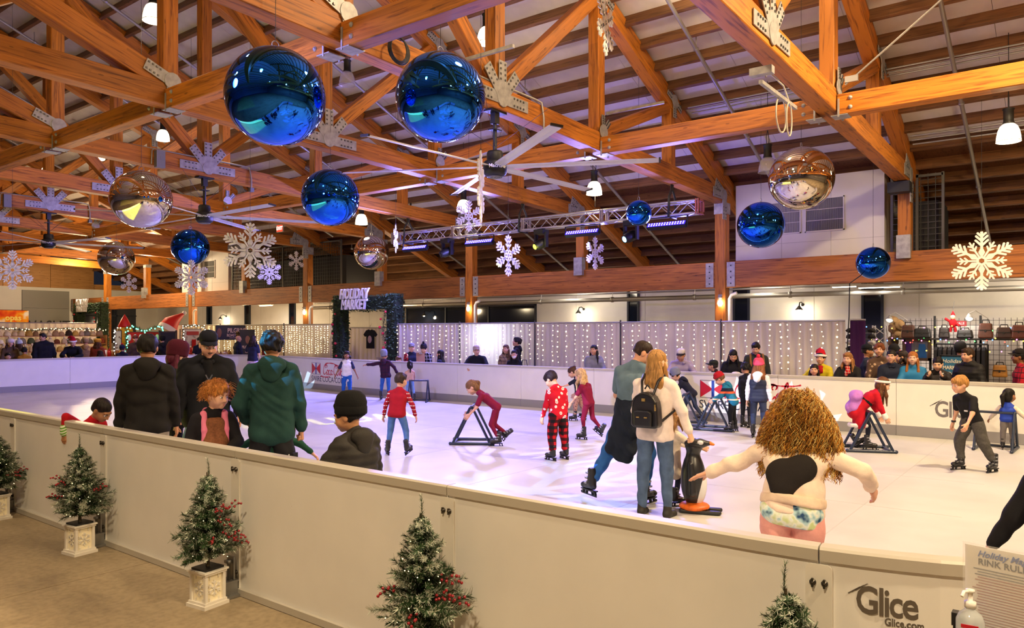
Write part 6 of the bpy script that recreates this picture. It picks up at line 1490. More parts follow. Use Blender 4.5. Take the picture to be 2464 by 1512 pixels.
o = MB(); o.ball((0, .078, -.052), .05, 14, 8, (1.05, .62, .85)); o = o.build('face_mask', M('ece6e6', .7, nm='mask_white'), j['root']); o.matrix_local = j['hm']
bgd = E('handbag', at_X(1262, 895, X1 + .1), 'black handbag hanging beside the masked woman', 'bag'); MB().box((0, 0, 0), (.16, .34, .24), taper=.8).build('bag_body', LEA, bgd); MB().tube([(0, -.1, .1), (0, -.06, .3), (0, .06, .3), (0, .1, .1)], .012, 6).build('bag_handle', LEA, bgd)
sp('woman with long black hair in a grey puffer jacket, alone at the far boards', 1428, 833, X1 + .15, 160, (cloth('6d6e7c', .6), 'puffer'), ('17110f', 'long', 1.0), 'c08c6c', head=(40, 0, 0), aL=(26, 10, 70, -14), aR=(20, 10, 60, -14))
sp('bearded man in a white-fronted trucker cap and mauve hoodie', 1640, 845, X1 + .12, 180, (cloth('a294a4'), 'hoodie'), ('1a1310', 'fade'), 'b98362', hat=('cap', 'cfc6c0', '2b2730'), dh=.08, bw=1.15, lean=26, aL=(36, 22, 70, -40), aR=(36, 22, 70, -40), head=(20, 10, 0))
sp('man in a dark olive cap turned sideways, low behind the boards', 1722, 872, X1, -80, (cloth('3a3a38'), 'jacket'), ('2a2420', 'fade'), 'c08c6c', hat=('cap', '24271f'))
sp('woman with black hair and a black coat looking down at a child', 1763, 842, X1 + .2, 175, (cloth('14141a'), 'coat'), ('120e0e', 'long', .6), 'c9956f', head=(0, 28, 0), bw=1.08)
sp('small child in a pale fur-rimmed hood peeking over the boards', 1771, 900, X1 - .02, 180, (cloth('6a5a52'), 'jacket', None, 'hoodup'), ('3a2a20', 'short'), lod=2, hat=('furhat', 'e0d6d2'))
j = sp('bearded man in a dark green jacket with a tan backpack', 1818, 826, X2 + .2, 165, (cloth('2c2f2c'), 'jacket', None, 'hood'), ('1c1512', 'short'), head=(20, 20, 0), bw=1.12)
for e in (-1, 1): tapart(j, 'backpack_strap', [cone(j['C'] + j['rv'] * e * .13 + j['fw'] * .04 + j['u2'] * .04, j['C'] + j['rv'] * e * .14 + j['fw'] * .13 - j['u2'] * .2, .026)], cloth('8a5f3a'))
j = sp('smiling man in a Santa hat and yellow jacket with a red scarf', 1976, 848, X1 + .25, 190, (cloth('c8b41c', .6), 'puffer'), ('17120f', 'short'), 'dba27c', hat=('santa', 'b81426'), aL=(40, 16, 84, -16), aR=(34, 34, 70, 10), dh=-.03); scarf(j, 'a81420')
sp('girl with long dark hair in a pale pink sweater at the boards', 1958, 880, X1 - .02, 165, (cloth('ecd0d0'), 'sweater'), ('1f1613', 'long', .9), 'd6a082', head=(20, 0, 0), aL=(40, 14, 80, -10), aR=(40, 14, 80, -10))
j = sp('woman with wavy blond hair, black jacket and red plaid scarf, hands clasped', 2042, 852, X1 + .1, 190, (cloth('1c1a1c'), 'jacket'), ('9a6a3c', 'wave', 1.0), 'e3b294', aL=(34, 12, 84, -34), aR=(34, 12, 84, -34), head=(6, 4, 0), bw=1.08); scarf(j, 'b02028', lineplaid('b81c24', 'd8c0a8', .05))
sp('man in a dark cap and navy jacket standing sideways behind the blond woman', 2080, 834, X2 + .55, 92, (cloth('232a3c'), 'jacket'), ('1d1613', 'fade'), 'a8754f', hat=('cap', '17181c'))
sp('young man with auburn hair in a patterned brown fleece', 2114, 830, X2 - .05, 160, (blobs('5a4438', 'b89a80', 12, .3), 'sweater'), ('7a4424', 'curlshort'), 'dda888', head=(24, 0, 0))
sp('young woman with dark tied-back hair in a dark navy fleece', 2145, 846, X1 + .1, 176, (cloth('23283a'), 'jacket', None, 'collar'), ('1a1413', 'bun'), 'd6a286', head=(14, 0, 0), bw=1.05)
sp('person with dark hair half hidden behind the ginger-haired girl', 2178, 848, X2 + .2, -100, (cloth('1f1c20'), 'jacket'), ('2a1c18', 'wave', .6), 'dda888')
sp('girl with long ginger hair in a blue and white jacket, arms folded', 2197, 850, X1 + .1, 184, (cloth('2a7ab0', .6), 'jacket', None), ('a8662e', 'long', 1.25), 'e6b89c', aL=(20, 14, 84, -50), aR=(24, 14, 80, -50))
j = sp('woman in a brown-black puffer coat taking a photo with her phone', 2258, 862, X1 + .05, 186, (cloth('231d1c', .6), 'puffer', None, 'collar'), ('141010', 'bun'), 'e0b090', head=(0, 16, 0), aL=(64, 8, 124, -20), aR=(64, 8, 124, -20))
ph = E('mobile_phone', at_d(2266, 908, dX(2258, X1 - .24)), 'pale mobile phone held up by the woman in the puffer coat', 'phone', rz=R(-35)); MB().box((0, 0, 0), (.075, .01, .15)).build('phone_case', M('d8d4d2', .3, nm='phone_case'), ph); MB().box((-.018, .007, .05), (.03, .006, .034)).build('camera_bump', BLACK, ph)
sp('man with short brown hair in a black hooded puffer jacket', 2334, 842, X1 + .15, 205, (cloth('1b1a1c', .6), 'puffer', None, 'hood'), ('3a281c', 'short'), 'dda888', head=(20, 2, 0), bw=1.1)
sp('person in a dark beret with their back to us at the bag stall', 2310, 832, X2 + .9, 10, (cloth('1b1716'), 'coat'), ('15100f', 'short'), hat=('slouch', '141214'))
sp('man in a red and black plaid shirt at the edge of the bag stall', 2462, 846, X1 + .45, -100, (lineplaid('a3182a', '1c1416', .09), 'jacket'), ('15100e', 'short'), '8a5a3e', hat=('cap', '1c1616'), bw=1.1)
sp('shopper in a fur-collared tan coat among the clothes racks', 2150, 838, X2 + 1.0, 20, (cloth('b08a58'), 'coat'), ('1c1614', 'short'), hat=('slouch', '1a1716'))
# ---- crowd past the far end boards
G_CR = 'market crowd past the end boards'
def cr(lab, px, yt, Y, face, top, hair, skin='cf9c7c', **k):
    d = dY(px, Y); zt = EYE - (yt - HY) / FPX * d; k.setdefault('group', G_CR)
    return person(lab, px, d, zt - k.pop('dh', 0), face, top, (cloth('20222a'), 'jean'), skin, hair, lod=2, ice=False, wear='shoe', **k)
cr('man in a black jacket turning his head, at the end boards', 104, 804, 26.2, 160, (cloth('15161c'), 'jacket'), ('17110f', 'short'), bw=1.25, head=(70, 4, 0))
cr('bearded man in a Santa hat leaning on the end boards', 180, 814, 26.0, 196, (cloth('181a22'), 'jacket'), ('1b1412', 'fade'), hat=('santa', 'a81420'), lean=20, bw=1.15, aL=(36, 20, 76, -40), aR=(36, 20, 76, -40), head=(-30, 10, 0))
cr('person in a pale fur hat and brown coat in the market crowd', 24, 818, 26.6, 175, (cloth('5a4636'), 'coat'), ('3a261c', 'wave'), hat=('furhat', 'd6ccc6'))
cr('child in a mustard yellow top seen from behind at the end boards', 58, 838, 26.2, 10, (cloth('b8862c'), 'sweater'), ('15110f', 'short'))
cr('person in a pale blue floral beanie in the market crowd', 44, 822, 27.2, 30, (cloth('b8c4cc'), 'puffer'), ('4a3424', 'long'), hat=('beanie', 'b8c4cc', 'b8c4cc'))
cr('child with dark hair low at the end boards', 18, 852, 26.0, 170, (cloth('2a2224'), 'jacket'), ('17110f', 'short'))
cr('shopper in a tan hooded coat seen from behind', 206, 816, 28.0, 0, (cloth('a3835c'), 'coat', None, 'hood'), ('8a6a48', 'short'), hat=('slouch', 'a38a68'))
cr('person in a mustard knit hat and rust coat', 233, 818, 27.2, 30, (cloth('8a3a20'), 'puffer'), ('5a3a20', 'wave'), hat=('furhat', 'c08a28'))
cr('woman with long brown hair low behind the end boards', 243, 846, 26.0, -30, (cloth('3a2c24'), 'jacket'), ('2c1d15', 'wave'))
cr('child in a navy bobble hat by the red banner stall', 293, 834, 27.0, 20, (cloth('1d2236'), 'puffer'), ('3a2a20', 'short'), hat=('beanie', '1d2440', 'a81c28'))
cr('person in a red-brown cap in front of the red banner', 325, 810, 28.2, 170, (cloth('3a2a26'), 'jacket'), ('2a1c16', 'fade'), hat=('cap', '5a2a24'))
cr('person in dark clothes stooping at the popcorn stall', 440, 825, 26.4, 60, (cloth('191a22'), 'puffer'), ('15110f', 'wave'))
cr('person in a black tee and cap behind the market counter', 480, 815, 26.4, 175, (cloth('17181e'), 'tee'), ('1b1512', 'fade'), hat=('cap', '16171d'))
cr('person in a black hood by the chalkboard stall', 392, 812, 27.8, -20, (cloth('16161a'), 'hoodie'), ('17110f', 'short'), hat=('slouch', '131316'))
cr('bald man in a navy jacket facing the nut stall banners', 570, 809, 25.9, 70, (cloth('1c2136'), 'jacket'), ('6a5a50', 'bald'), bw=1.1)
cr('person in a red top behind the green-hoodie man', 636, 818, 25.9, 60, (cloth('a01c28'), 'tee'), ('5a3a28', 'short'))
# ---- people seen through the hedge arch
for a in [('person in a grey puffer coat walking through the hedge arch', 818, 822, 18.9, 0, (cloth('43414a'), 'puffer'), ('6f6660', 'short')), ('person with brown hair and a white backpack in the hedge arch', 858, 826, 19.4, 10, (cloth('c8bfae'), 'puffer'), ('3a261c', 'wave')),
          ('man in a dark top talking inside the hedge arch', 825, 812, 20.5, 60, (cloth('1d1c22'), 'jacket'), ('201712', 'short')), ('man in black beside him inside the hedge arch', 853, 814, 20.6, -60, (cloth('17171c'), 'jacket'), ('201712', 'short')), ('woman with a dark bun in a tan sweater inside the hedge arch', 882, 830, 20.0, -80, (cloth('9a8568'), 'sweater'), ('1c1412', 'bun'))]:
    sp(*a, group='people in the hedge arch')

# ================================================================ market behind the rink
rnd = random.Random(21)
def drape_mat(c, tr=.45):
    m = bpy.data.materials.new('sheer_drape'); nt = m.node_tree if m.use_nodes else None; nt, b = nodes_of(m)
    b.inputs['Base Color'].default_value = (*lin(c), 1); b.inputs['Roughness'].default_value = .8; b.inputs['Specular IOR Level'].default_value = .2
    t = nn(nt, 'BsdfTranslucent'); t.inputs[0].default_value = (*lin(c), 1); mx = nn(nt, 'MixShader'); mx.inputs[0].default_value = tr
    nt.links.new(b.outputs[0], mx.inputs[1]); nt.links.new(t.outputs[0], mx.inputs[2]); nt.links.new(mx.outputs[0], nt.nodes['Material Output'].inputs[0]); return m
DRAPE = drape_mat('e6deda'); CREAMD = drape_mat('ecdfc4', .3); PURPD = drape_mat('45204f', .1)
BULB = M('fff0c8', .4, nm='fairy_bulb', emit='ffe2a6', es=7.0)
def drape(a, b, h, lab, mat, strands=0, amp=.045, per=.16, group='drape bays', post=True, dense=1.0):
    a, b = Vector((*a, 0)), Vector((*b, 0)); L = (b - a).length; ang = math.atan2((b - a).y, (b - a).x)
    root = E('drape_bay', a, lab, 'curtain', group, rz=ang)
    n = int(L / .035); rows = 5; vs = []; rd = random.Random(int(L * 1000) + int(a.y * 77)); ph = [rd.uniform(0, 6.28) for _ in range(4)]
    for j in range(rows + 1):
        z = .02 + (h - .04) * j / rows; sq = 1 - .35 * j / rows
        for i in range(n + 1):
            x = L * i / n; y = amp * sq * (math.sin(6.283 * x / per + ph[0] + .8 * math.sin(x * 2.1 + ph[1])) + .4 * math.sin(6.283 * x / (per * .43) + ph[2])); vs.append((x, y, z))
    fs = [(j * (n + 1) + i, j * (n + 1) + i + 1, (j + 1) * (n + 1) + i + 1, (j + 1) * (n + 1) + i) for j in range(rows) for i in range(n)]
    mb = MB(); mb.add(vs, fs, True); mb.build('drape_fabric', mat, root)
    MB().tube([(0, 0, h), (L, 0, h)], .02, 8).build('top_rod', PIPE, root)
    if post: MB().tube([(0, 0, 0), (0, 0, h + .06)], .022, 8).box((0, 0, .01), (.35, .35, .02)).build('upright_pole', M('4a4650', .4, .5, nm='pole_grey'), root)
    if strands:
        fl = E('fairy_light_curtain', a, 'warm fairy lights hung on the ' + lab, 'string lights', 'fairy light curtains', rz=ang)
        for i in range(strands):
            x = L * (i + .5 + rd.uniform(-.25, .25)) / strands; mb = MB(); z = h - .08; pl = [(x, -.10, h)]
            while z > 1.0:
                y = -.09 - .02 * rd.random(); pl.append((x + rd.uniform(-.02, .02), y, z)); mb.m = 0
                mb.ball(pl[-1], .0125 if rd.random() < .8 else .02, 6, 4); z -= rd.uniform(.10, .16) / dense
            mb.m = 1; mb.tube(pl, .002, 3, caps=False)
            mb.build('strand', [BULB, M('d8d0c4', .6, nm='clear_wire')], fl)
    return root
Yp = lambda px, X=17.0: (lambda v: X / v.x * v.y)(ray(px))
ys = [Yp(p) for p in (957, 1106, 1287, 1493, 1735, 2036)]
bn = ['drape bay nearest the hedge archway', 'brightest drape bay with white light shining through', 'drape bay behind the woman in the grey puffer', 'drape bay behind the couple and the trucker-cap man', 'drape bay behind the man in the yellow jacket']
for i in range(5): drape((17.0, ys[i]), (17.0, ys[i + 1] + .02), 2.10, bn[i], DRAPE, strands=[9, 10, 11, 11, 11][i])
lamp('backlight_behind_drape', 'AREA', (17.75, (ys[1] + ys[2]) / 2 + .35, 1.75), (.86, .93, 1.0), 22, aim=(17.0, (ys[1] + ys[2]) / 2 + .3, 1.45), size=.9)
fb = E('floor_light_panel', (17.95, (ys[1] + ys[2]) / 2 + .35, 0), 'white light panel shining through the brightest drape bay', 'light panel'); MB().box((0, 0, 1.7), (.06, 1.1, .9)).box((0, 0, .7), (.05, .05, 1.4)).box((0, 0, .02), (.5, .5, .04)).build('panel_stand', BLACK, fb); MB().box((-.035, 0, 1.7), (.01, 1.0, .8)).build('lit_face', M('f4f6ff', .5, nm='panel_face', emit='e8f0ff', es=2.5), fb)
y0 = Yp(795); drape((18.2, Yp(530, 18.2)), (18.2, Yp(683, 18.2)), 2.12, 'drape bay behind the roasted nut banners', CREAMD, strands=16, dense=1.6)
drape((18.2, Yp(683, 18.2)), (18.2, Yp(797, 18.2)), 2.12, 'drape bay with the densest lights beside the hedge archway', DRAPE, strands=16, dense=1.6)
# ---- purple end curtain
drape((17.0, 4.02), (17.0, 3.72), 2.12, 'narrow purple curtain at the end of the twinkling drapes', PURPD, amp=.03, per=.1, post=False)
cbl = E('power_cable', (16.93, 4.06, 0), 'black power cable dropping past the purple curtain', 'cable'); MB().tube([(0, 0, .05), (0, .02, 1.2), (0.02, -.03, 2.2), (.2, 0, 2.9), (1.5, 0, 3.2)], .012, 6).build('cable_run', BLACK, cbl)
# ---- hedge archways with the market name
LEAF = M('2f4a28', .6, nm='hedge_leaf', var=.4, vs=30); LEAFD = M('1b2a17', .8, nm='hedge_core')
def leaves(mb, c, d, n, s=.055):
    for _ in range(n):
        f = rnd.choice((0, 0, 1, 1, 2)); p = Vector([rnd.uniform(-.5, .5) * d[i] for i in range(3)]); p[f] = math.copysign(.5 * d[f], p[f]) + math.copysign(rnd.uniform(-.01, .05), p[f])
        u = Vector((rnd.gauss(0, 1), rnd.gauss(0, 1), rnd.gauss(0, 1))).normalized(); v = u.orthogonal().normalized(); q = Vector(c) + p; l = s * rnd.uniform(.6, 1.3)
        mb.add([q - u * l, q + v * l * .4, q + u * l, q - v * l * .4], [(0, 1, 2, 3)])
REDB = M('b8182a', .2, nm='red_bauble', spec=.8)
def archway(x, y0, y1, h, lab, cw=.42):
    """y0 < y1, faces the rink (-X)"""
    root = E('hedge_archway', (x, (y0 + y1) / 2, 0), lab, 'archway', 'hedge archways'); w_ = (y1 - y0) / 2
    for nm, c, d in (('hedge_column', (0, -w_ + cw / 2, h / 2), (cw, cw, h)), ('hedge_column', (0, w_ - cw / 2, h / 2), (cw, cw, h)), ('hedge_lintel', (0, 0, h - .24), (cw * .9, 2 * w_ - 2 * cw - .02, .46))):
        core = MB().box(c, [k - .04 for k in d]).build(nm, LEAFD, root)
        mb = MB(); leaves(mb, c, d, int(560 * (d[0] * d[2] + d[1] * d[2] + d[0] * d[1]))); mb.build('leaves', LEAF, core, kind='stuff')
    for e in (-1, 1):                         # fir swag with red baubles on each column
        mb = MB(); pl = [(-cw / 2 - .05, e * (w_ - cw / 2) * .985 + .10 * math.sin(3 * t) - e * .12, h - .55 - t) for t in [i * .12 for i in range(18)]]
        for p in pl:
            for _ in range(16): d = Vector((rnd.uniform(-1, .1), rnd.gauss(0, .8), rnd.gauss(0, .8))).normalized() * .13; mb.tube([p, Vector(p) + d], [.006, .002], 3, caps=False)
        sw_ = mb.build('fir_swag', M('24361f', .7, nm='fir_dark'), root)
        for i in range(0, 18, 2 if e < 0 else 3): MB().ball(Vector(pl[i]) + Vector((-.09, rnd.uniform(-.1, .1), rnd.uniform(-.05, .05))), rnd.uniform(.035, .05), 10, 7).build('red_bauble', REDB, sw_)
    WL = M('f0eef0', .5, nm='white_letter')
    for t, z in (('HOLIDAY', h + .06), ('MARKET', h - .30)):
        text_mesh(t, .46, .035, WL, 'lettering', root, (-cw / 2 - .16, .25, z), (PI / 2, 0, -PI / 2), shear=.18, bold=.016, sx=.72)
    return root
archway(17.2, Yp(950), Yp(800), 3.05, 'green hedge archway with white HOLIDAY MARKET letters beside the drape bays'); archway(18.6, 41.6, 44.9, 3.35, 'far hedge archway with HOLIDAY MARKET letters near the roll-up door')
# inside the first arch: pale wall drapes, a shirt on a hanger, a counter
drape((19.2, 23.6), (19.2, 17.2), 2.0, 'plain cream drape seen through the hedge archway', CREAMD, per=.22)
ts = E('hanging_t_shirt', at_X(890, 812, 19.05), 'black printed t-shirt on a hanger inside the hedge archway', 'shirt'); MB().prism([(-.22, .25), (-.36, .10), (-.28, .02), (-.2, .08), (-.2, -.42), (.2, -.42), (.2, .08), (.28, .02), (.36, .10), (.22, .25), (.08, .29), (0, .25), (-.08, .29)], .05, Matrix(((0, 0, 1, 0), (-1, 0, 0, 0), (0, 1, 0, 0), (0, 0, 0, 1)))).build('shirt_body', cloth('151519'), ts)
MB().ball((-.01, 0, -.08), .11, 10, 6, (.2, 1, 1.3)).build('shirt_print', M('b89a98', .7, nm='shirt_print'), ts); MB().tube([(.03, -.2, .24), (.03, 0, .36), (.03, .2, .24)], .008, 5).tube([(.03, 0, .36), (.03, .02, .44), (.03, -.02, .46)], .008, 5).tube([(.03, 0, .4), (.1, 0, .52)], .004, 4).build('hanger', STEEL, ts)
ct = E('sales_counter', (18.4, 19.0, 0), 'pale sales counter with card display inside the hedge archway', 'counter'); MB().box((0, 0, .45), (.6, 1.6, .9)).box((0, 0, .92), (.7, 1.7, .04)).box((.1, -.45, 1.4), (.05, .5, .9)).build('counter_body', M('b8a890', .7, nm='counter_cream'), ct)
# ---- back wall: windows, lamps, pipes
GLASS = M('101723', .08, nm='night_window_glass', spec=.8); WFR = M('1d2330', .5, nm='window_frame_dark')
def window(nm, y0, y1, z0, z1, panes):
    r_ = E(nm, (XB - .02, (y0 + y1) / 2, (z0 + z1) / 2), kind='structure'); w_ = (y1 - y0); hgt = z1 - z0
    for i in range(panes): MB().box((0, -w_ / 2 + w_ * (i + .5) / panes, 0), (.03, w_ / panes - .08, hgt - .08)).build('pane', GLASS, r_)
    for i in range(panes + 1): MB().box((-.02, -w_ / 2 + w_ * i / panes, 0), (.08, .07, hgt)).build('frame_post', WFR, r_)
    for e in (-1, 1): MB().box((-.02, 0, e * hgt / 2), (.08, w_ + .07, .07)).build('frame_rail', WFR, r_)
YW = lambda px: Yp(px, XB)
window('window_1', YW(1290), YW(980), .9, 2.95, 3)
for i, (p, wd) in enumerate([(1525, .42), (1785, .5), (2100, .55), (965, .42), (705, .45), (597, .45), (505, .45)]): window('window_%d' % (i + 2), YW(p) - wd / 2, YW(p) + wd / 2, .6, 3.9, 1)
r_ = E('window_9', (22.3, YB - .02, 2.3), kind='structure')
for i in range(3): MB().box((-1.8 + 1.25 * i, -.01, 0), (1.15, .03, 2.4)).build('pane', GLASS, r_); MB().box((-2.42 + 1.25 * i, -.03, 0), (.08, .08, 2.5)).build('frame_post', WFR, r_)
MB().box((-.6, -.03, .5), (3.8, .08, .07)).build('frame_rail', WFR, r_)
def gooseneck(px, z, lab, pw=26):
    y = YW(px); r_ = E('gooseneck_lamp', (XB - .02, y, z), lab, 'wall lamp', 'gooseneck wall lamps')
    MB().tube([(0, 0, 0), (-.15, 0, .08), (-.32, 0, .06), (-.38, 0, -.06)], .018, 8).lathe([(.05, -.01), (.05, .01)], 12, (0, 0, 0), rot=Matrix.Rotation(PI / 2, 3, 'Y')).build('arm', DARKSTEEL, r_)
    MB().lathe([(.03, -.04), (.05, -.08), (.12, -.16), (.125, -.17), (.11, -.165), (.045, -.085), (.025, -.05)], 16, (-.38, 0, 0)).build('shade', M('4a4845', .4, .4, nm='lamp_shade_grey'), r_); MB().ball((-.38, 0, -.15), .05, 10, 7).build('bulb', M('fff4dc', .4, nm='wall_bulb', emit='ffe8c0', es=18), r_)
    lamp('wall_lamp_light', 'POINT', (XB - .38, y, z - .26), (1, .78, .5), pw, size=.05)
for p, l in ((1405, 'gooseneck wall lamp glowing beside the dark narrow window'), (1932, 'gooseneck wall lamp glowing above the yellow-jacket man'), (1035, 'gooseneck wall lamp glowing just beyond the hedge archway'), (545, 'gooseneck wall lamp glowing above the roasted nut banners')): gooseneck(p, 2.72, l)
pr = E('main_pipe', (22.6, 4, 2.95), 'fat grey pipe running the length of the hall under the girder', 'pipe'); MB().tube([(0, -10, 0), (0, 26, 0)], .075, 10).build('pipe_run', PIPE, pr)
mb = MB()
for y in range(-9, 26, 3): mb.tube([(0, y, .07), (.1, y, .76)], .012, 5); mb.lathe([(.095, -.04), (.095, .04)], 12, (0, y, 0), rot=Matrix.Rotation(PI / 2, 3, 'X'))
mb.build('pipe_hangers', PIPE, pr)
pr = E('branch_pipe', (23.3, 4, 3.2), 'thinner grey pipe running beside the fat one under the girder', 'pipe'); MB().tube([(0, -10, 0), (0, 26, 0)], .03, 8).build('pipe_run', PIPE, pr)
for i, y in enumerate(PY[2:5]):
    r_ = E('guard_lamp', (XG - .2, y - .02, 2.72), 'caged bulb lamp fixed to the ' + ['column beside the vent box', 'column below the lighting truss', 'column beyond the hedge archway'][i], 'lamp', 'caged lamps on the columns')
    MB().box((.06, 0, .1), (.12, .1, .1)).lathe([(.05, .02), (.06, .06), (.05, .1)], 12).build('lamp_base', STEEL, r_); MB().ball((0, 0, -.08), .06, 10, 7, (1, 1, 1.5)).build('bulb', M('fff4dc', .4, nm='wall_bulb', emit='ffe8c0', es=18), r_)
    mb = MB()
    for q in range(4): a = q * PI / 2; mb.tube([(.06 * math.cos(a), .06 * math.sin(a), .02), (.085 * math.cos(a), .085 * math.sin(a), -.1), (.03 * math.cos(a), .03 * math.sin(a), -.2)], .004, 4)
    mb.build('wire_guard', STEEL, r_); lamp('guard_lamp_light', 'POINT', (XG - .3, y - .1, 2.6), (1, .78, .5), 10, size=.06)
for i, (px, py) in enumerate([(2050, 690), (2115, 692), (640, 736)]):
    c = at_X(px, py, 22.0 if i < 2 else 23.4); r_ = E('strip_light', c, ['white strip light under the lean-to roof by the purple curtain', 'white strip light with bright end near the small blue ball', 'white strip light far off above the fairy lights'][i], 'strip light', 'strip lights'); MB().box((0, 0, .03), (.16, 1.1, .05)).build('tray', WHITEP, r_); MB().box((0, 0, -.005), (.1, 1.0, .02)).build('tube', M('ffffff', .4, nm='tube_white', emit='fff4e0', es=9), r_)
    MB().tube([(0, -.4, .05), (0, -.4, (3.74 if i < 2 else ROOF(23.4)) - c.z)], .006, 4).tube([(0, .4, .05), (0, .4, (3.74 if i < 2 else ROOF(23.4)) - c.z)], .006, 4).build('hanger_rods', PIPE, r_)
    lamp('strip_light_glow', 'AREA', (c.x, c.y, c.z - .06), (1, .9, .75), 30, aim=(c.x, c.y, 0), size=.9, size_y=.1)
for yy_ in (1, 8, 15): lamp('aisle_fill', 'AREA', (22.4, yy_, 3.6), (1, .86, .66), 70, aim=(23.6, yy_, 0), size=.3, size_y=4)  # added fill to raise the back wall, no fixtures here
lamp('aisle_fill', 'POINT', (21.5, 33, 3.0), (1, .74, .42), 330, size=.2); lamp('aisle_fill', 'POINT', (12.5, 27.6, 3.4), (1, .78, .48), 150, size=.3); lamp('aisle_fill', 'POINT', (15, 36, 3.6), (1, .74, .42), 520, size=.3); lamp('aisle_fill', 'POINT', (21.5, 24, 2.9), (1, .75, .45), 170, size=.2)  # added warm fill for the market and its walls, no fixtures
# ---- end wall: roll-up door and banners
rd_ = E('door_1', (18.35, YB - .05, 0), kind='structure'); 
for i in range(4): MB().box((0, 0, .55 + i * 1.05), (2.5, .06, 1.03)).build('door_panel', M('8d8a80', .5, nm='roller_door_grey'), rd_)
text_mesh('WASHT', .95, .01, M('1b1b1c', .5, nm='door_lettering'), 'lettering', rd_, (0, -.05, 2.1), (PI / 2, 0, 0), sx=.78)
def banner(nm, x, y, z, w_, h_, mat, lab, cat='banner', par=None):
    r_ = E(nm, (x, y, z), lab, cat); MB().box((0, 0, 0), (w_, .02, h_)).build('sheet', mat, r_); MB().tube([(-w_ / 2, .0, h_ / 2), (w_ / 2, 0, h_ / 2)], .015, 6).build('top_bar', DARKSTEEL, r_); return r_
def orange(nt, v, s):
    o = nn(nt, 'TexNoise'); o.inputs['Scale'].default_value = 1.6; nt.links.new(v, o.inputs['Vector']); return ramp(nt, o.outputs['Fac'], [(.35, 'c81e14'), (.5, 'e8641a'), (.6, 'f0a820'), (.7, 'f4e8d8')])
b_ = banner('food_banner', at_Y(14, 764, 46.5).x, 46.5, 2.62, 2.2, .75, pat('orange_print', orange), 'orange and red food banner on the end wall by the roll-up door'); text_mesh('opas', .42, .006, M('f8e060', .5, nm='yellow_letters'), 'lettering', b_, (.35, -.02, -.05), (PI / 2, 0, 0), bold=.012)
MB().tube([(-.9, 0, -.4), (-.9, 0, -2.6)], .02, 6).tube([(.9, 0, -.4), (.9, 0, -2.6)], .02, 6).build('banner_legs', DARKSTEEL, b_)
drape((at_Y(-20, 800, 34).x, 34.0), (at_Y(232, 800, 34).x, 34.0), 2.2, 'long plain cream drape behind the hat stall', CREAMD, per=.25, amp=.04); drape((at_Y(385, 800, 33.6).x, 33.6), (at_Y(535, 800, 33.6).x, 33.6), 2.15, 'plain cream drape behind the chalkboard stall', CREAMD, per=.25, strands=6)
# ---- hat stall
xs0, xs1, YH = at_Y(-15, 820, 31.5).x, at_Y(262, 820, 31.5).x, 31.5
rk = E('hat_rack', ((xs0 + xs1) / 2, YH + .25, 0), 'long stepped rack covered in knitted hats at the market stall', 'display rack'); W_ = xs1 - xs0
for i, (z, dy) in enumerate(((1.66, .3), (1.36, .1), (1.06, -.1), (.8, -.3))): MB().box((0, dy, z), (W_, .34, .03)).build('shelf', PLY, rk)
for e in (-1, 1): MB().box((e * W_ / 2, .2, .85), (.06, .5, 1.7)).build('side_frame', PLY, rk)
cols = ['d8c8a8', '8a6a48', 'a8886a', 'e4dccc', '6a3a2a', '4a5238', 'c09a50', '7a7068', 'b8a088', '3a2c26', '9a4a34', 'd0b890']
hatm = []
for c in cols:
    mb = MB(); mb.lathe([(.10, 0), (.112, .02), (.112, .05), (.105, .06), (.10, .1), (.075, .15), (.03, .175), (0, .178)], 12); hatm.append(mb.mesh('knit', cloth(c, .95, .7, 50)))
pom = MB().ball((0, 0, .205), .045, 8, 6).mesh('pompom', cloth('d8cbb8', .95, .8, 40)); n = 0
for zi, (z, dy, lo) in enumerate(((1.675, .3, 'top'), (1.375, .1, 'second'), (1.075, -.1, 'third'))):
    N_ = int(W_ / .235)
    for i in range(N_):
        ci = rnd.randrange(len(cols)); h_ = E('knit_hat', (xs0 + W_ * (i + .5) / N_ + rnd.uniform(-.03, .03), YH + .25 + dy + rnd.uniform(-.03, .03), z), 'knitted hat on the %s shelf of the long hat rack' % lo, 'hat', 'knitted hats, %s shelf' % lo); s_ = rnd.uniform(.95, 1.2); h_.scale = (s_, s_, s_ * rnd.uniform(.9, 1.3))
        k_ = link('knit', hatm[ci], h_); 
        if rnd.random() < .6: link('pompom', pom, h_)
def garland(pts_, r, bulbs, col, bcol, lab, par=None):
    g = E('garland', pts_[0], lab, 'garland'); mb = MB(); bm = MB(); o = Vector(pts_[0])
    for a, b in zip(pts_, pts_[1:]):
        a, b = Vector(a) - o, Vector(b) - o; n_ = max(2, int((b - a).length / .05))
        for i in range(n_):
            p = a.lerp(b, i / n_)
            for _ in range(9): d = Vector((rnd.gauss(0, 1), rnd.gauss(0, 1), rnd.gauss(0, 1))).normalized() * r; mb.tube([p, p + d], [.007, .002], 3, caps=False)
            if i % 2 == 0: bm.ball(p + Vector((rnd.uniform(-1, 1), -1, rnd.uniform(-1, 1))) * r * .6, bulbs, 6, 4)
    mb.build('fir_needles', M(col, .7, nm='garland_green'), g, kind='stuff'); bm.build('bulbs', M(bcol, .4, nm='garland_bulb', emit=bcol, es=7), g, kind='stuff')
garland([(xs0, YH + .2, 1.98), (xs0 + W_ * .33, YH + .2, 1.90), (xs0 + W_ * .66, YH + .2, 1.97), (xs1, YH + .2, 1.9)], .09, .02, '2a3a20', 'ffdf9a', 'lit fir garland strung above the hat rack')
MB_ = MB
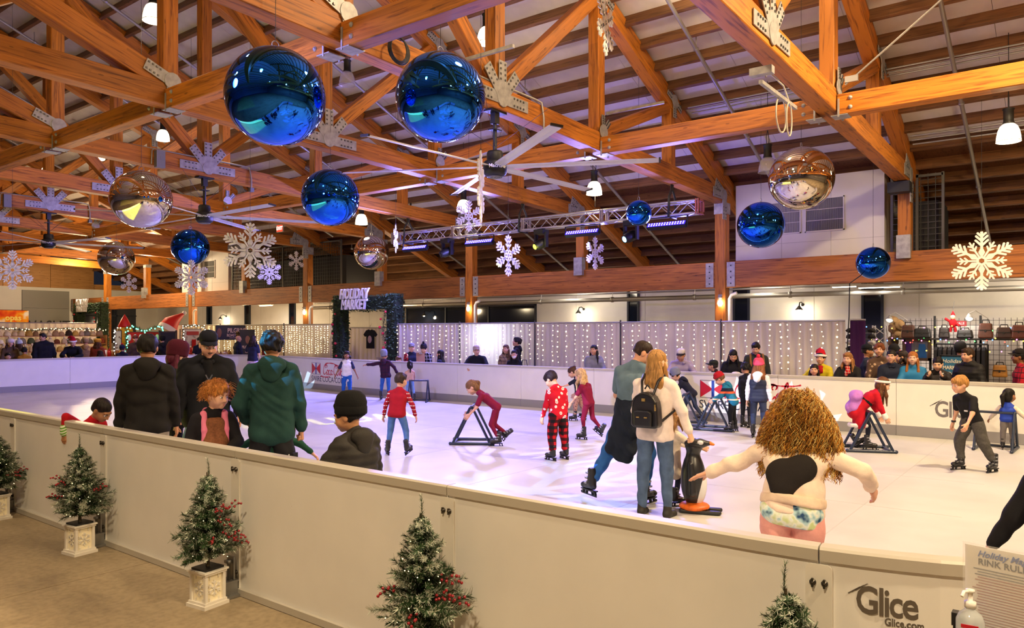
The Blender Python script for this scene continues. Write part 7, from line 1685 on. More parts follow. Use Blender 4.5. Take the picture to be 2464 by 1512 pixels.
def stall(px0, px1, Y, lab, top, goods, n):
    x0, x1 = at_Y(px0, 840, Y).x, at_Y(px1, 840, Y).x; r_ = E('stall_table', ((x0 + x1) / 2, Y, 0), lab, 'table', 'market stall tables'); w_ = x1 - x0
    MB().box((0, 0, .86), (w_, .8, .04)).build('table_top', PLY, r_); MB().box((0, -.41, .43), (w_, .02, .84)).build('table_skirt', cloth(top), r_)
    for i in range(n):
        c = rnd.choice(goods); g = E('gift_jar', (x0 + w_ * (i + .5) / n, Y - .15 + rnd.uniform(-.1, .25), .88), 'small wrapped gift on the ' + lab.replace('stall table', 'table'), 'gift', 'gifts on the ' + lab); hh_ = rnd.uniform(.12, .3)
        MB().lathe([(.05, 0), (.07, .01), (.075, hh_ * .7), (.05, hh_), (0, hh_)], 10).build('wrapping', M(c, .4, nm='gift_wrap'), g); MB().ball((0, 0, hh_ + .03), .035, 8, 5).build('bow', M(rnd.choice(goods), .4, nm='gift_wrap'), g)
stall(238, 300, 29.6, 'stall table by the far archway with wrapped gifts', '6a4a34', ['e8e0d0', 'b81c24', 'c89a50', '8a5a34'], 9); stall(392, 470, 29.4, 'stall table with red and white gifts by the chalkboard', '8a6844', ['e8e0d8', 'b81c24', 'c8202a', 'd8b080'], 14); stall(512, 556, 26.5, 'stall table in front of the roasted nut banner', '5a4636', ['c89a50', '8a5a34', 'e8dcc8'], 8)
# red banner stall with green-lit garland
x0, x1 = at_Y(304, 820, 30.4).x, at_Y(384, 820, 30.4).x; b_ = banner('red_stall_banner', (x0 + x1) / 2, 30.4, 1.35, x1 - x0, .95, cloth('c01e18'), 'red stall banner with six white ovals framed by a green-lit garland')
for i in range(6): MB().lathe([(.075, 0), (.075, .012), (0, .012)], 14, (0, 0, 0)).build('white_oval', M('f0e6da', .6, nm='oval_white'), b_, (-(x1 - x0) / 2 + (x1 - x0) * (i + .5) / 6, -.012, .26), (PI / 2, 0, 0)); b_.children[-1].scale = (1, 1.7, 1)
MB().ball((.05, -.01, -.26), .2, 14, 8, (1, .1, .8)).build('banner_emblem', M('d88a60', .7, nm='emblem_tan'), b_)
for e in (-1, 1): MB().tube([(e * (x1 - x0) / 2, 0, .5), (e * (x1 - x0) / 2, 0, -1.35)], .02, 6).build('banner_pole', DARKSTEEL, b_)
garland([(x0 - .06, 30.3, .9), (x0 - .06, 30.3, 2.0), (x0 + .25, 30.3, 2.05), ((x0 + x1) / 2, 30.3, 1.86), (x1 - .2, 30.3, 2.05), (x1 + .06, 30.3, 2.05), (x1 + .06, 30.3, .9)], .10, .028, '1f4a2c', '5affc0', 'green-lit fir garland framing the red stall banner')
x2 = at_Y(272, 820, 30.5).x; b2 = banner('patterned_screen', (x0 + x2) / 2 - .05, 30.5, 1.4, x0 - x2 - .2, .95, blobs('c8b49c', '8a6a5a', 5, .25), 'pale patterned screen beside the red stall banner'); garland([(x2, 30.4, .95), (x2, 30.4, 1.95), (x0 - .2, 30.4, 1.95)], .10, .024, '3a2a24', 'fff0d0', 'white-lit garland beside the red stall banner')
for e in (-1, 1): MB().tube([(e * (x0 - x2 - .2) / 2, 0, .5), (e * (x0 - x2 - .2) / 2, 0, -1.4)], .02, 6).build('screen_pole', DARKSTEEL, b2)
x0, x1 = at_Y(384, 820, 29.9).x, at_Y(424, 820, 29.9).x; cb_ = E('chalkboard', ((x0 + x1) / 2, 29.9, 0), 'black chalkboard in a wooden frame by the red banner stall', 'board'); w_ = x1 - x0; MB().box((0, 0, 1.4), (w_ - .1, .03, .8)).build('slate', M('17181a', .7, nm='slate'), cb_)
fr = MB()
for e in (-1, 1): fr.box((e * w_ / 2, 0, .95), (.06, .05, 1.9)); fr.box((0, 0, 1.4 + e * .43), (w_, .05, .06))
fr.build('frame', M('3a2618', .6, nm='dark_frame'), cb_)
x0, x1 = at_Y(437, 820, 30.6).x, at_Y(488, 820, 30.6).x; b3 = banner('hanging_display', (x0 + x1) / 2, 30.6, 1.45, x1 - x0 - .15, 1.0, blobs('cfc2b0', 'a89888', 6, .3), 'pale stall backdrop with a red sign plate and lit garland'); MB().box((0, -.03, .32), (.55, .02, .16)).build('red_sign_plate', M('b03028', .5, nm='sign_red'), b3); MB().box((.05, -.04, -.25), (.18, .03, .6)).build('red_apron', cloth('b82018'), b3)
for e in (-1, 1): MB().tube([(e * .55, 0, .5), (e * .55, 0, -1.45)], .02, 6).build('display_pole', DARKSTEEL, b3)
garland([(x0, 30.5, .9), (x0, 30.5, 2.05), ((x0 + x1) / 2, 30.5, 2.1), (x1, 30.5, 2.05), (x1, 30.5, .9)], .09, .022, '22301c', 'fff2d4', 'white-lit garland framing the pale stall backdrop')
BB = M('1c1614', .5, nm='black_banner'); GL = M('d8b48a', .5, nm='gold_letters')
x0, x1 = at_Y(520, 800, 26.4).x, at_Y(590, 800, 26.4).x; b4 = banner('nut_stall_banner', (x0 + x1) / 2, 26.4, 1.80, x1 - x0, .55, BB, "wide black banner reading PILGRIM'S ROASTED NUTS")
text_mesh("PILGRIM'S", .24, .004, GL, 'lettering', b4, (.28, -.014, .08), (PI / 2, 0, 0), bold=.006, sx=.85); text_mesh('ROASTED NUTS', .15, .004, GL, 'lettering', b4, (.28, -.014, -.10), (PI / 2, 0, 0), bold=.004, sx=.85); MB().ball((-.5, -.012, 0), .13, 12, 8, (.8, .1, 1.4)).build('nut_emblem', M('7a4a2a', .6, nm='nut_brown'), b4); MB().box((.28, -.013, -.2), (.7, .004, .02)).build('underline', GL, b4)
for e in (-1, 1): MB().tube([(e * (x1 - x0) / 2, 0, .27), (e * (x1 - x0) / 2, 0, -1.8)], .02, 6).build('banner_pole', DARKSTEEL, b4)
x0, x1 = at_Y(577, 820, 26.1).x, at_Y(613, 820, 26.1).x; b5 = banner('roll_up_banner', (x0 + x1) / 2, 26.1, .98, x1 - x0, 1.85, BB, "tall black roll-up banner with a nut figure and PILGRIM'S"); text_mesh("PILGRIM'S", .15, .004, GL, 'lettering', b5, (0, -.014, .26), (PI / 2, 0, 0), bold=.004, sx=.8); MB().ball((0, -.012, .55), .12, 12, 8, (.9, .1, 1.3)).build('nut_emblem', M('8a5a34', .6, nm='nut_brown2'), b5); MB().box((0, 0, -.95), (x1 - x0, .2, .06)).build('base', STEEL, b5)
# inflatables above the stalls
fi = E('inflatable_figure', at_Y(300, 798, 33.0), 'yellow inflatable figure with a red pointed hat above the stalls', 'inflatable'); MB().lathe([(.0, -.9), (.34, -.85), (.36, -.1), (.28, .15), (.2, .2)], 16).build('yellow_body', M('e8b820', .5, nm='inflatable_yellow'), fi); MB().lathe([(.25, .18), (.26, .24), (.12, .55), (.0, .75)], 14).build('red_hat', M('d01e1a', .5, nm='inflatable_red'), fi); MB().box((0, 0, -1.35), (.7, .7, .98)).build('plinth', M('6a5440', .7, nm='plinth_brown'), fi)
fi = E('inflatable_santa_hat', at_Y(420, 782, 33.0), 'big inflatable Santa hat with a white brim above the cream drape', 'inflatable'); MB().tube([(-.3, 0, -.15), (-.15, 0, .1), (.1, 0, .28), (.42, 0, .5)], [.40, .34, .2, .06], 16).build('red_cone', M('d01e1a', .5, nm='inflatable_red'), fi); MB().tube([(-.42 + .0, 0, -.32), (-.28, 0, -.12)], .42, 16).ball((.46, 0, .54), .1, 10, 8).build('white_brim', M('f0e8e4', .6, nm='inflatable_white'), fi); MB().tube([(-.35, 0, -.4), (-.35, 0, -2.1)], .05, 8).build('support_pole', DARKSTEEL, fi)

# ================================================================ skating frames, penguin
NAVYT = M('17263f', .32, nm='navy_tube', spec=.6)
def skate_aid(px, py, face, lab, s=1.0, d=None):
    p = at_z(px, py, ICE) if d is None else at_d(px, py, d); th = math.atan2(p.y, p.x)
    r_ = E('skate_aid', (p.x, p.y, ICE), lab, 'skate aid', 'skating frames', rz=th - R(face) - PI / 2); r_.scale = (s, s, s); t = .021
    for e in (-1, 1):
        x = e * .26; mb = MB(); mb.tube([(x, -.34, .025), (x, .34, .025)], t + .003, 8); mb.tube([(x, -.30, .03), (x, -.02, .60)], t, 8); mb.tube([(x, .30, .03), (x, .02, .60)], t, 8); mb.ball((x, 0, .605), t + .008, 8, 6)
        for y in (-.34, .34): mb.ball((x, y, .025), t + .007, 8, 6)
        mb.build('side_frame', NAVYT, r_)
    MB().tube([(-.26, .0, .605), (.26, .0, .605)], t, 8).build('grip_bar', NAVYT, r_); MB().tube([(-.26, .28, .028), (.26, .28, .028)], t, 8).build('front_rail', NAVYT, r_)
    return r_
skate_aid(1138, 1066, -84, 'navy triangular skating frame pushed by the girl in maroon'); skate_aid(1008, 967, 10, 'dark skating frame by the far boards beside the girl in the tan top', .9); skate_aid(1652, 1022, -80, 'navy skating frame pushed by the child with the grey hood')
skate_aid(1722, 1034, -78, 'navy skating frame pushed by the child in the teal snow jacket'); skate_aid(2088, 1084, 78, 'navy skating frame under the girl in the Santa dress'); skate_aid(2396, 1082, 8, 'navy skating frame around the toddler in the blue vest', .95)
pg = at_z(1668, 1232, ICE); th = math.atan2(pg.y, pg.x); rp_ = E('penguin_aid', (pg.x, pg.y, ICE), 'black and white plastic penguin skating aid with an orange base beside the couple', 'skate aid', rz=th - R(96) - PI / 2)
BLKP = M('1e1e22', .35, nm='penguin_black', spec=.6); ORG = M('d9641a', .45, nm='penguin_orange', var=.35, vs=14); WHT = M('dcdcde', .4, nm='penguin_white')
def pm(nm, pr, mat, vx=.009, k=.03): return link(nm, np_mesh(nm, [sdf_mesh(pr, vx, k=k)], mat), rp_)
pm('body_shell', [ell((0, 0, .33), (.135, .125, .275)), cone((0, -.005, .52), (0, 0, .62), .075, .055), cone((0, 0, .60), (0, .005, .66), .062, .09), half((0, 0, -1), -.085)], BLKP)
pm('head', [ell((0, .015, .695), (.085, .105, .052)), cone((0, .07, .70), (0, .17, .705), .045, .02)], BLKP)
pm('beak', [cone((0, .165, .705), (0, .20, .695), .022, .014)], M('e0781e', .4, nm='beak_orange'))
pm('belly', [ell((0, .035, .29), (.110, .102, .225)), half((0, 0, -1), -.085)], WHT)
for e in (-1, 1):
    pm('wing', [cone((e * .118, -.01, .50), (e * .142, .01, .22), .028, .042)], BLKP); pm('ski', [cone((e * .075, -.10, .022), (e * .075, .25, .022), .038, .034), half((0, 0, 1), .040), half((0, 0, -1), -.004)], BLKP, k=.01)
    pm('eye_patch', [ell((e * .058, .075, .715), (.022, .034, .024))], WHT)
pm('orange_base', [ell((0, .01, .06), (.15, .155, .05)), half((0, 0, -1), -.03)], ORG)
# ================================================================ little frosted trees in white lantern pots
def needle_mat(c1, c2): return M(c1, .6, nm='fir_needle', var=.35, vs=40)
NG, NF, STEM = needle_mat('2c4a25', ''), M('b9bfae', .7, nm='frosted_needle', var=.2, vs=40), M('3f3420', .8, nm='fir_twig')
rt = random.Random(11)
def sprig(frost, n=150, L=.2, nl=.030, tuft=False):
    mb = MB(); 
    cv = lambda t: Vector((L * t, 0, .035 * math.sin(t * 2.2) * (1 if not tuft else .4)))
    mb.m = 2; mb.tube([cv(i / 5) for i in range(6)], [.0042, .004, .0035, .003, .002, .001], 5)
    for i in range(n):
        t = .08 + .92 * rt.random(); p = cv(t); d = (cv(min(1, t + .02)) - cv(t - .02)).normalized(); a = rt.uniform(0, 2 * PI); o = d.orthogonal().normalized(); o = o * math.cos(a) + d.cross(o) * math.sin(a)
        u = (d * rt.uniform(.5, 1.1) + o).normalized(); l = nl * rt.uniform(.7, 1.25); s = u.cross(d).normalized() * .0023; mb.m = 1 if rt.random() < frost * (.35 + .9 * t) else 0
        mb.add([p - s, p + s, p + u * l + s * .4, p + u * l - s * .4], [(0, 1, 2, 3)])
    return mb.mesh('branch', [NG, NF, STEM])
SPR = [sprig(.10), sprig(.30), sprig(.55), sprig(.75), sprig(.4, 150, .2, .04, True), sprig(.2, 150, .2, .045, True)]
BERRY = M('8e1420', .25, nm='red_berry', spec=.7)
bm_ = MB(); 
for i in range(9): q = Vector((.02 + .014 * i, rt.uniform(-.022, .022), .012 + rt.uniform(-.02, .022))); bm_.m = 0; bm_.ball(q, .0085, 8, 6); bm_.m = 1; bm_.tube([(.01 * i, 0, 0), q], .0014, 3, caps=False)
BERR = bm_.mesh('berry_cluster', [BERRY, STEM])
POTW = M('e8e2d6', .45, nm='lantern_white'); POTG = M('efe3c4', .3, nm='lantern_glow_pane', emit='ffdf9a', es=.07); TINY = M('fff2cc', .4, nm='tree_bulb', emit='ffe6a8', es=3)
def pot():
    body = MB(); 
    for e in (-1, 1):
        for f in (-1, 1): body.box((e * .072, f * .072, .125), (.022, .022, .20), taper=1.0)
    body.box((0, 0, .012), (.20, .20, .024)).box((0, 0, .032), (.18, .18, .018)).box((0, 0, .232), (.178, .178, .016)).box((0, 0, .245), (.195, .195, .012))
    glow = MB().box((0, 0, .13), (.126, .126, .18)).mesh('glow_pane', POTG)
    fl = MB()
    for k in range(4):
        rm = Matrix.Rotation(k * PI / 2, 3, 'Z')
        for j in range(6):
            a = j * PI / 3 + PI / 2; u = Vector((math.cos(a), 0, math.sin(a))); c = Vector((0, -.067, .125)); L = .056
            pts_ = [(c, c + u * L)] + [(c + u * L * .55, c + u * L * .55 + Vector((math.cos(a + s_), 0, math.sin(a + s_))) * L * .36) for s_ in (-.8, .8)]
            for a0, b0 in pts_: fl.beam(rm @ a0, rm @ b0, .008, .008, up=rm @ Vector((0, 1, 0)))
        for e in (-1, 1): fl.box(rm @ Vector((e * .035, -.067, .205)), (.008, .008, .03) if True else 0); fl.box(rm @ Vector((e * .035, -.067, .045)), (.008, .008, .03))
    return body.mesh('lantern_pot', POTW), glow, fl.mesh('snowflake_fretwork', POTW), MB().box((0, 0, .258), (.15, .15, .014)).mesh('pot_lid', BLACK)
POT = pot()
def mini_tree(px, X, lab, seed, berries=6, rz=0.0, hgt=.97, wide=1.0):
    d = X / ray(px).x; p = at_d(px, HY, d); rd = random.Random(seed); r_ = E('mini_christmas_tree', (p.x, p.y, 0), lab, 'christmas tree', 'small frosted trees along the near boards', rz=rz)
    po = link('lantern_pot', POT[0], r_, rot=(0, 0, .12)); link('glow_pane', POT[1], po); link('snowflake_fretwork', POT[2], po); link('pot_lid', POT[3], po)
    MB().tube([(0, 0, .25), (.005, 0, .6), (-.004, .004, hgt - .06)], [.014, .010, .004], 7).build('trunk', STEM, r_)
    n = 230; bulbs = MB()
    for i in range(n):
        t = (i + .5) / n; z = .31 + (hgt - .14 - .31) * (t ** 1.12); rad = (.205 * (1 - t) ** .85 + .035) * wide * rd.uniform(.65, 1.22)
        if z < .36: rad *= .8
        a = i * 2.39996 + rd.uniform(-.3, .3); el = rd.uniform(-.15, .45) + .55 * t; v = 4 if rd.random() < .12 else 5 if rd.random() < .1 else rd.choice((0, 0, 1, 1, 2, 2, 3))
        b = link('branch', SPR[v], r_); r0 = rad * rd.uniform(.0, .25); b.location = (r0 * math.cos(a), r0 * math.sin(a), z)
        b.rotation_euler = Euler((rd.uniform(-.4, .4), -el, a), 'XYZ'); sc = rad / .2 * .92 + .1; b.scale = (sc, max(.75, sc), max(.75, sc))
        if i % 5 == 0: q = Vector((math.cos(a) * rad * .8, math.sin(a) * rad * .8, z + rad * .4 * math.sin(el))); bulbs.ball(q, 0.0036, 6, 4)
    b = link('branch', SPR[1], r_, (-.004, .004, hgt - .15), (0, -PI / 2 + .08, rd.uniform(0, 6))); b.scale = (.9, .6, .6)
    for e in (0, 1, 2): b = link('branch', SPR[e], r_, (0, 0, hgt - .17), (0, -1.0, rd.uniform(0, 2) + e * 2.1)); b.scale = (.42, .7, .7)
    for i in range(berries): a = rd.uniform(2.6, 5.6) if i % 3 else rd.uniform(0, 6.3); z = rd.uniform(.42, .66); rad = .17 * (1 - (z - .3) / .75); bb_ = link('berry_cluster', BERR, r_, (rad * math.cos(a), rad * math.sin(a), z), (rd.uniform(-.5, .5), rd.uniform(-.6, .4), a))
    bulbs.build('tiny_lights', TINY, r_, kind='stuff')
    return r_
mini_tree(500, 2.855, 'frosted mini Christmas tree with berries in the white snowflake lantern pot nearest the open floor', 3, 7, hgt=.975)
mini_tree(192, 2.85, 'frosted mini Christmas tree in front of the boy leaning over the boards', 8, 5, hgt=.98)
mini_tree(1014, 2.84, 'frosted mini Christmas tree cut off by the bottom of the view at a board joint', 15, 6, hgt=1.0)
mini_tree(1895, 2.84, 'tip of a frosted mini Christmas tree beside the large Glice logo', 22, 2, hgt=1.0)
mini_tree(-8, 2.85, 'frosted mini Christmas tree half cut off by the edge of the view', 29, 4, hgt=.93)
# ================================================================ rules sign, sanitiser, post
sd = 2.28; c = at_d(2418, HY, sd); ang = math.atan2(c.y, c.x) - PI / 2
sg = E('rules_sign', (c.x, c.y, 0), 'rink rules sheet in a clear holder beside the curved board', 'sign', rz=ang + R(-16))
PAPER = M('e9e4da', .6, nm='paper'); ACRY = M('ffffff', .03, nm='clear_acrylic', alpha=.16, spec=1.0)
zt = 1.235
MB().box((0, 0, zt - .145), (.216, .003, .28)).build('sheet', PAPER, sg)
MB().box((0, -.006, zt - .143), (.226, .003, .292)).build('acrylic_front', ACRY, sg)
text_mesh('Holiday Magic', .026, .0006, M('2a62b8', .5, nm='blue_script'), 'lettering', sg, (0, -.0035, zt - .027), (PI / 2, 0, 0), shear=.35, bold=.0004); text_mesh('RINK RULES', .027, .0006, M('3a4258', .5, nm='slate_letters'), 'lettering', sg, (0, -.0035, zt - .052), (PI / 2, 0, 0), bold=.0003)
rl = random.Random(2); mb = MB(); mb2 = MB()
for i in range(24):
    z = zt - .074 - i * .0085; (mb if i < 3 else mb2).box((rl.uniform(-.008, 0), -.0025, z), (.17 * rl.uniform(.75, 1), .001, .0028))
mb.build('small_print', M('7a7a80', .6, nm='grey_text'), sg, kind='stuff'); mb2.build('red_print', M('a8706a', .6, nm='red_text'), sg, kind='stuff')
MB().tube([(0, .03, 0), (0, .03, zt - .1)], .018, 10).box((0, .01, .015), (.3, .3, .02)).box((0, -.06, zt - .30), (.24, .22, .012)).build('stand_post', DARKSTEEL, sg)
bt = E('sanitiser_bottle', (sg.matrix_basis @ Vector((-.062, -.10, zt - .292))), 'clear pump bottle of hand sanitiser on the rules sign stand', 'bottle', rz=ang)
MB().lathe([(.0, .002), (.036, .002), (.038, .01), (.038, .085), (.03, .105), (.014, .118), (.014, .125)], 20).build('bottle_body', M('dfe6e8', .08, nm='clear_gel', alpha=.55, spec=.8), bt)
MB().lathe([(.016, .124), (.016, .142), (.007, .144), (.007, .168), (.012, .17), (.012, .178), (0, .18)], 16).tube([(0, 0, .172), (-.015, -.02, .174), (-.02, -.032, .162)], .005, 8).build('pump_top', M('f2efe8', .35, nm='pump_white'), bt)
MB().box((0, -.0385, .055), (.045, .002, .055)).build('label', M('e6e9ef', .5, nm='label_pale'), bt); MB().box((0, -.040, .078), (.045, .002, .010)).build('red_band', RED, bt); text_mesh('Purell', .018, .0006, BLUE, 'lettering', bt, (0, -.0405, .055), (PI / 2, 0, 0), bold=.0006)
p_ = at_d(2306, HY, 2.35); ps = E('barrier_post', (p_.x, p_.y, 0), 'black square barrier post beside the rules sign', 'post'); MB().box((0, 0, .5), (.026, .026, .98)).box((0, 0, 1.0), (.034, .034, .04)).box((0, 0, .01), (.3, .3, .02)).build('post_body', BLACK, ps)
# ================================================================ leather and clothes stall by the purple curtain
XS = 17.7
def P3(px, py, X=XS): return at_X(px, py, X)
gw = E('grid_wall', (XS + .25, (Yp(2140, XS) + Yp(2475, XS)) / 2, 0), 'black wire grid wall hung with bags behind the stall', 'display grid'); w_ = abs(Yp(2140, XS) - Yp(2475, XS))
mb = MB()
for i in range(int(w_ / .1) + 1): mb.box((0, -w_ / 2 + i * .1, 1.15), (.008, .008, 2.0))
for i in range(20): mb.box((0, 0, .2 + i * .1), (.008, w_, .008))
mb.build('wire_grid', M('4a4a4c', .4, .6, nm='grid_wire'), gw)
for i in range(4): MB().box((0, -w_ / 2 + w_ * i / 3, 1.1), (.04, .04, 2.2)).build('upright', BLACK, gw)
wp = E('pale_backing_panel', (XS + .55, gw.location.y - .3, 0), 'white backing panel behind the black grid wall', 'panel'); MB().box((0, 0, 1.0), (.04, w_ * .62, 2.0)).build('panel_sheet', M('d8d6d6', .6, nm='panel_white'), wp); MB().box((0, 0, .02), (.4, w_ * .5, .03)).build('panel_foot', BLACK, wp)
lamp('stall_light', 'AREA', (XS - .3, gw.location.y, 2.5), (1, .9, .78), 34, aim=(XS + .3, gw.location.y, 1.2), size=.5, size_y=2.5)
sh = E('bag_shelf', (XS + .05, gw.location.y, 1.72), 'long dark shelf carrying leather bags at the stall', 'shelf'); MB().box((0, 0, 0), (.36, w_, .03)).build('board', M('241a14', .5, nm='shelf_dark'), sh)
for e in (-1, -.3, .4, 1): MB().box((.0, e * w_ * .47, -.86), (.04, .04, 1.70)).build('shelf_leg', BLACK, sh)
def bag(px, py, w_, h_, c, lab, nm='leather_bag', dx=-.1, rest=True):
    p = P3(px, py, XS + dx); r_ = E(nm, p, lab, 'bag', 'bags at the leather stall'); 
    if rest: r_.location.z = 1.738
    o = MB().box((0, 0, h_ / 2), (.18, w_, h_), taper=.82).build('bag_body', M(c, .4, nm='leather', bmp=(40, .3, .005), var=.2, vs=12), r_); bevel(o, .03, 3)
    MB().tube([(0, -w_ * .25, h_ * .95), (0, -w_ * .2, h_ * 1.22), (0, w_ * .2, h_ * 1.22), (0, w_ * .25, h_ * .95)], .011, 6).build('bag_handle', M('1d1613', .5, nm='strap_dark'), r_)
    MB().box((-.086, 0, h_ * .55), (.02, w_ * .8, .015)).box((-.088, 0, h_ * .5), (.02, .03, .05)).build('bag_flap_trim', M('1d1613', .5, nm='strap_dark'), r_)
for a in [(2186, 800, .27, .27, '4a2a1e', 'brown ridged leather bag at the archway end of the stall shelf'), (2220, 802, .34, .2, '17171a', 'black leather duffel beside the brown ridged bag'), (2272, 800, .2, .22, '2a211e', 'small dark bag in the middle of the stall shelf'), (2322, 802, .3, .17, '1d1a1a', 'low black bag under the red stall sign'),
          (2372, 800, .26, .3, '5a3020', 'tall brown leather tote on the stall shelf'), (2416, 805, .28, .22, '3a1f1a', 'dark brown duffel beside the tall tote'), (2452, 805, .26, .26, '5e2a1e', 'red-brown duffel at the far end of the stall shelf')]: bag(*a)
r_ = bag(2406, 908, .26, .24, 'a87430', 'tan suede satchel hanging low on the stall grid', dx=-.05, rest=False)
mr = E('framed_mirror', P3(2206, 842, XS - .05), 'brown framed mirror with a blue jacket shown in it', 'mirror'); mb = MB()
for e in (-1, 1): mb.box((0, e * .24, 0), (.05, .06, .46)); mb.box((0, 0, e * .2), (.05, .54, .06))
mb.build('mirror_frame', M('3f2a1d', .5, nm='frame_brown'), mr); MB().box((.01, 0, 0), (.02, .46, .38)).build('mirror_glass', M('7d7f90', .12, .6, nm='mirror_glass'), mr); MB().box((-.005, -.1, -.03), (.02, .17, .30), taper=.7).build('painted_jacket_reflection', cloth('1f4a80'), mr); MB().box((-.005, .15, 0), (.012, .1, .36)).build('painted_drape_reflection', cloth('3a2058'), mr)  # jacket and drape reflections are coloured blocks set into the mirror
rl_ = E('clothes_rail', (XS - .22, (Yp(2255, XS) + Yp(2380, XS)) / 2, 0), 'black clothes rail holding dark jackets at the stall', 'clothes rail'); wr = abs(Yp(2255, XS) - Yp(2380, XS)); MB().tube([(0, -wr / 2, 1.62), (0, wr / 2, 1.62)], .016, 8).tube([(0, -wr / 2, 0), (0, -wr / 2, 1.62)], .016, 8).tube([(0, wr / 2, 0), (0, wr / 2, 1.62)], .016, 8).build('rail', DARKSTEEL, rl_)
jm = MB(); jm.prism([(-.05, 1.56), (-.20, 1.50), (-.25, .95), (-.17, .93), (-.15, 1.2), (-.16, .82), (.16, .82), (.15, 1.2), (.17, .93), (.25, .95), (.20, 1.5), (.05, 1.56)], .055, Matrix(((1, 0, 0, 0), (0, 0, 1, 0), (0, 1, 0, 0), (0, 0, 0, 1)))); jm.tube([(0, .03, 1.55), (0, .03, 1.64)], .006, 4); jms = [jm.mesh('jacket_shell', cloth(c_)) for c_ in ('17161a', '1f1c1e', '2a2320')]
for i in range(11): g = E('hanging_jacket', (rl_.location.x, rl_.location.y - wr / 2 + wr * (i + .4) / 11, 0), 'dark jacket hanging on the stall rail', 'jacket', 'jackets on the stall rail'); link('jacket_shell', jms[i % 3], g)
hatm2 = MB().lathe([(.15, 0), (.155, .008), (.09, .012), (.085, .06), (.07, .09), (.0, .095)], 18).mesh('brimmed_hat', cloth('a5865e'))
for i, (px, py) in enumerate([(2151, 790), (2160, 806), (2148, 822), (2150, 773), (2166, 782)]): h_ = E('straw_hat', P3(px, py, XS + .18), 'tan brimmed hat hung up on the stall grid end', 'hat', 'brimmed hats on the grid'); o = link('brimmed_hat', hatm2, h_, rot=(0, -1.3 + .2 * (i % 2), .2 * i)); o.scale = (.8, .8, .8)
dl = E('santa_doll', P3(2293, 778, XS), 'small hanging Santa doll beside the red stall sign', 'doll'); MB().ball((0, 0, 0), .08, 12, 8, (.8, .9, 1.2)).tube([(0, .05, .03), (-.02, .14, .1)], .025, 8).tube([(0, -.05, .0), (-.02, -.12, -.06)], .025, 8).tube([(0, .03, -.08), (0, .05, -.18)], .028, 8).tube([(0, -.03, -.08), (0, -.05, -.18)], .028, 8).build('doll_suit', cloth('b01a24'), dl); MB().ball((-.02, 0, .12), .05, 10, 8).build('doll_head', M('e8c0a0', .6, nm='doll_skin'), dl); MB().lathe([(.05, .13), (.03, .2), (0, .26)], 10).build('doll_hat', cloth('b01a24'), dl); MB().tube([(0, 0, .26), (.2, 0, .45)], .004, 4).build('doll_string', WIRE, dl)
rs = E('red_stall_sign', P3(2311, 779, XS + .1), 'small red sign with white lettering above the leather stall', 'sign'); MB().box((0, 0, 0), (.02, .22, .11)).build('sign_plate', M('9a1c24', .5, nm='sign_red2'), rs); text_mesh('SALE', .07, .002, WPR, 'lettering', rs, (-.012, 0, 0), (PI / 2, 0, -PI / 2)); MB().tube([(0, 0, -.05), (0, 0, -.35)], .008, 5).build('sign_stem', DARKSTEEL, rs)
rs.children[1].data.transform(Matrix.Scale(1, 4))
tw_ = E('display_tower', (XS - .1, Yp(2120, XS), 0), 'silver lattice tower hung with caps beside the purple curtain', 'display stand'); mb = MB()
for x in (-.12, .12):
    for y in (-.12, .12): mb.tube([(x, y, 0), (x, y, 2.0)], .018, 8)
mb.build('tower_tubes', ALU, tw_); mb = MB()
for i in range(10):
    for a, b in (((-.12, -.12), (-.12, .12)), ((-.12, .12), (.12, .12)), ((.12, .12), (.12, -.12)), ((.12, -.12), (-.12, -.12))): mb.tube([(*a, i * .2), (*b, i * .2 + .2)], .008, 5, caps=False)
mb.build('tower_braces', ALU, tw_)
wt = E('wire_tree', (XS - .2, Yp(2078, XS), 0), 'white wire rack of small caps lit from above beside the purple curtain', 'display stand'); MB().tube([(0, 0, 0), (0, 0, 2.0)], .02, 8).box((0, 0, .02), (.4, .4, .03)).build('rack_pole', WHITEP, wt); mb = MB()
for i in range(9): mb.tube([(0, -.28, .8 + i * .13), (0, .28, .8 + i * .13)], .006, 4)
mb.build('rack_arms', WHITEP, wt); capm = MB().lathe([(.08, 0), (.075, .05), (.04, .08), (0, .085)], 12).box((-.09, 0, .005), (.09, .1, .008)).mesh('cap_crown', cloth('8a8274')); capm2 = MB().lathe([(.08, 0), (.075, .05), (.04, .08), (0, .085)], 12).box((-.09, 0, .005), (.09, .1, .008)).mesh('cap_crown', cloth('d8d2c8')); cap3 = MB().lathe([(.08, 0), (.075, .05), (.04, .08), (0, .085)], 12).box((-.09, 0, .005), (.09, .1, .008)).mesh('cap_crown', cloth('33302e'))
for i in range(27): h_ = E('baseball_hat', (wt.location.x - .06, wt.location.y - .22 + .22 * (i % 3), .82 + (i // 3) * .13), 'cap on the white wire rack beside the purple curtain', 'hat', 'caps on the wire rack'); link('cap_crown', (capm, capm2, cap3)[rnd.randrange(3)], h_, rot=(0, .3, rnd.uniform(-.5, .5)))
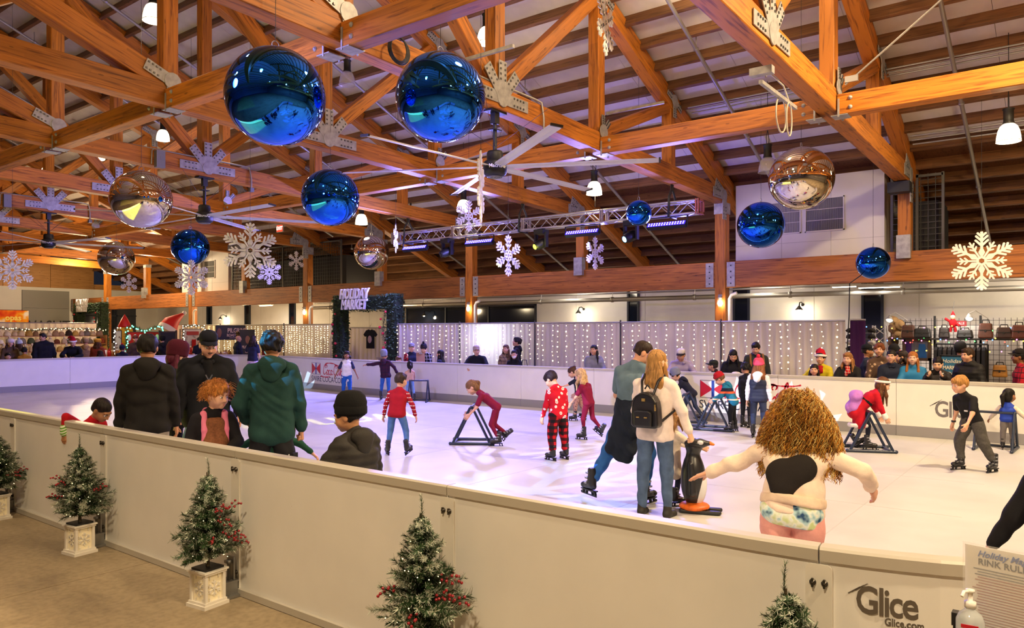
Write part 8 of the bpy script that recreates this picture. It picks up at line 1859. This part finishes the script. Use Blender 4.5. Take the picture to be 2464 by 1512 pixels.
for i, (px, py) in enumerate([(2140, 768), (2332, 764)]): r_ = E('clip_lamp', P3(px, py, XS), ['clip-on spot lamp above the straw hats', 'clip-on spot lamp above the jackets rail'][i], 'lamp', 'clip lamps'); MB().lathe([(.03, .08), (.05, .03), (.085, -.05), (.08, -.05), (.045, .025), (.02, .07)], 14, rot=Matrix.Rotation(.6, 3, 'Y')).tube([(0, 0, .08), (.1, -.1, .14), (.25, -.3, -.02), (.25, -.32, -.12)], .008, 5).build('lamp_shade', STEEL, r_); MB().ball((.02, 0, -.03), .04, 8, 6).build('bulb', M('fff8f0', .4, nm='clip_bulb', emit='fff4e4', es=14), r_)
cl = E('coloured_lights', (XS - .12, gw.location.y, 0), 'strings of tiny coloured lights draped over the bag shelf', 'string lights'); cm = [M(c_, .4, nm='colour_bulb', emit=c_, es=5) for c_ in ('ff4a3a', '5aff6a', 'ffd84a', '5a8aff', 'ff7ad0')]
for s_ in range(5):
    mb = MB(); y0 = -w_ / 2 * 0 - 1.6 + .35 + s_ * .6
    pl = [(-.02 + .03 * math.sin(i), y0 + .05 * i, 2.0 - .35 * abs(math.sin(i * .55 + s_)) - (.18 if i % 2 else 0)) for i in range(13)]
    for p in pl: mb.m = rnd.randrange(5); mb.ball(p, .014, 6, 4)
    mb.m = 5; mb.tube(pl, .003, 3, caps=False); mb.build('light_string', cm + [M('1d2a1d', .6, nm='green_wire')], cl)
c = P3(2290, 888, 15.98); es = E('entrance_sign', (c.x, c.y, 0), 'blue Holiday Market entrance sign in a black frame among the spectators', 'sign'); h0 = c.z
MB().box((0, 0, h0), (.03, .34, .48)).build('sign_board', M('2f6f9a', .5, nm='sign_blue'), es); mb = MB()
for e in (-1, 1): mb.box((-.005, e * .175, h0), (.05, .02, .5)); mb.box((-.005, 0, h0 + e * .245), (.05, .37, .02))
mb.box((0, -.15, (h0 - .2) / 2), (.03, .03, h0 - .2)); mb.box((0, .15, (h0 - .2) / 2), (.03, .03, h0 - .2)); mb.build('sign_frame', BLACK, es); IV = M('ece4d2', .5, nm='ivory_letter')
text_mesh('Holiday', .10, .002, IV, 'lettering', es, (-.018, 0, h0 + .14), (PI / 2, 0, -PI / 2), shear=.2, bold=.001); text_mesh('MARKET', .095, .002, IV, 'lettering', es, (-.018, 0, h0 + .02), (PI / 2, 0, -PI / 2), bold=.003, sx=.8); text_mesh('ENTRANCE', .08, .002, IV, 'lettering', es, (-.018, 0, h0 - .09), (PI / 2, 0, -PI / 2), bold=.003, sx=.72); MB().box((-.018, 0, h0 - .19), (.004, .3, .04)).build('sign_strip', M('d8b48a', .5, nm='sign_tan'), es)
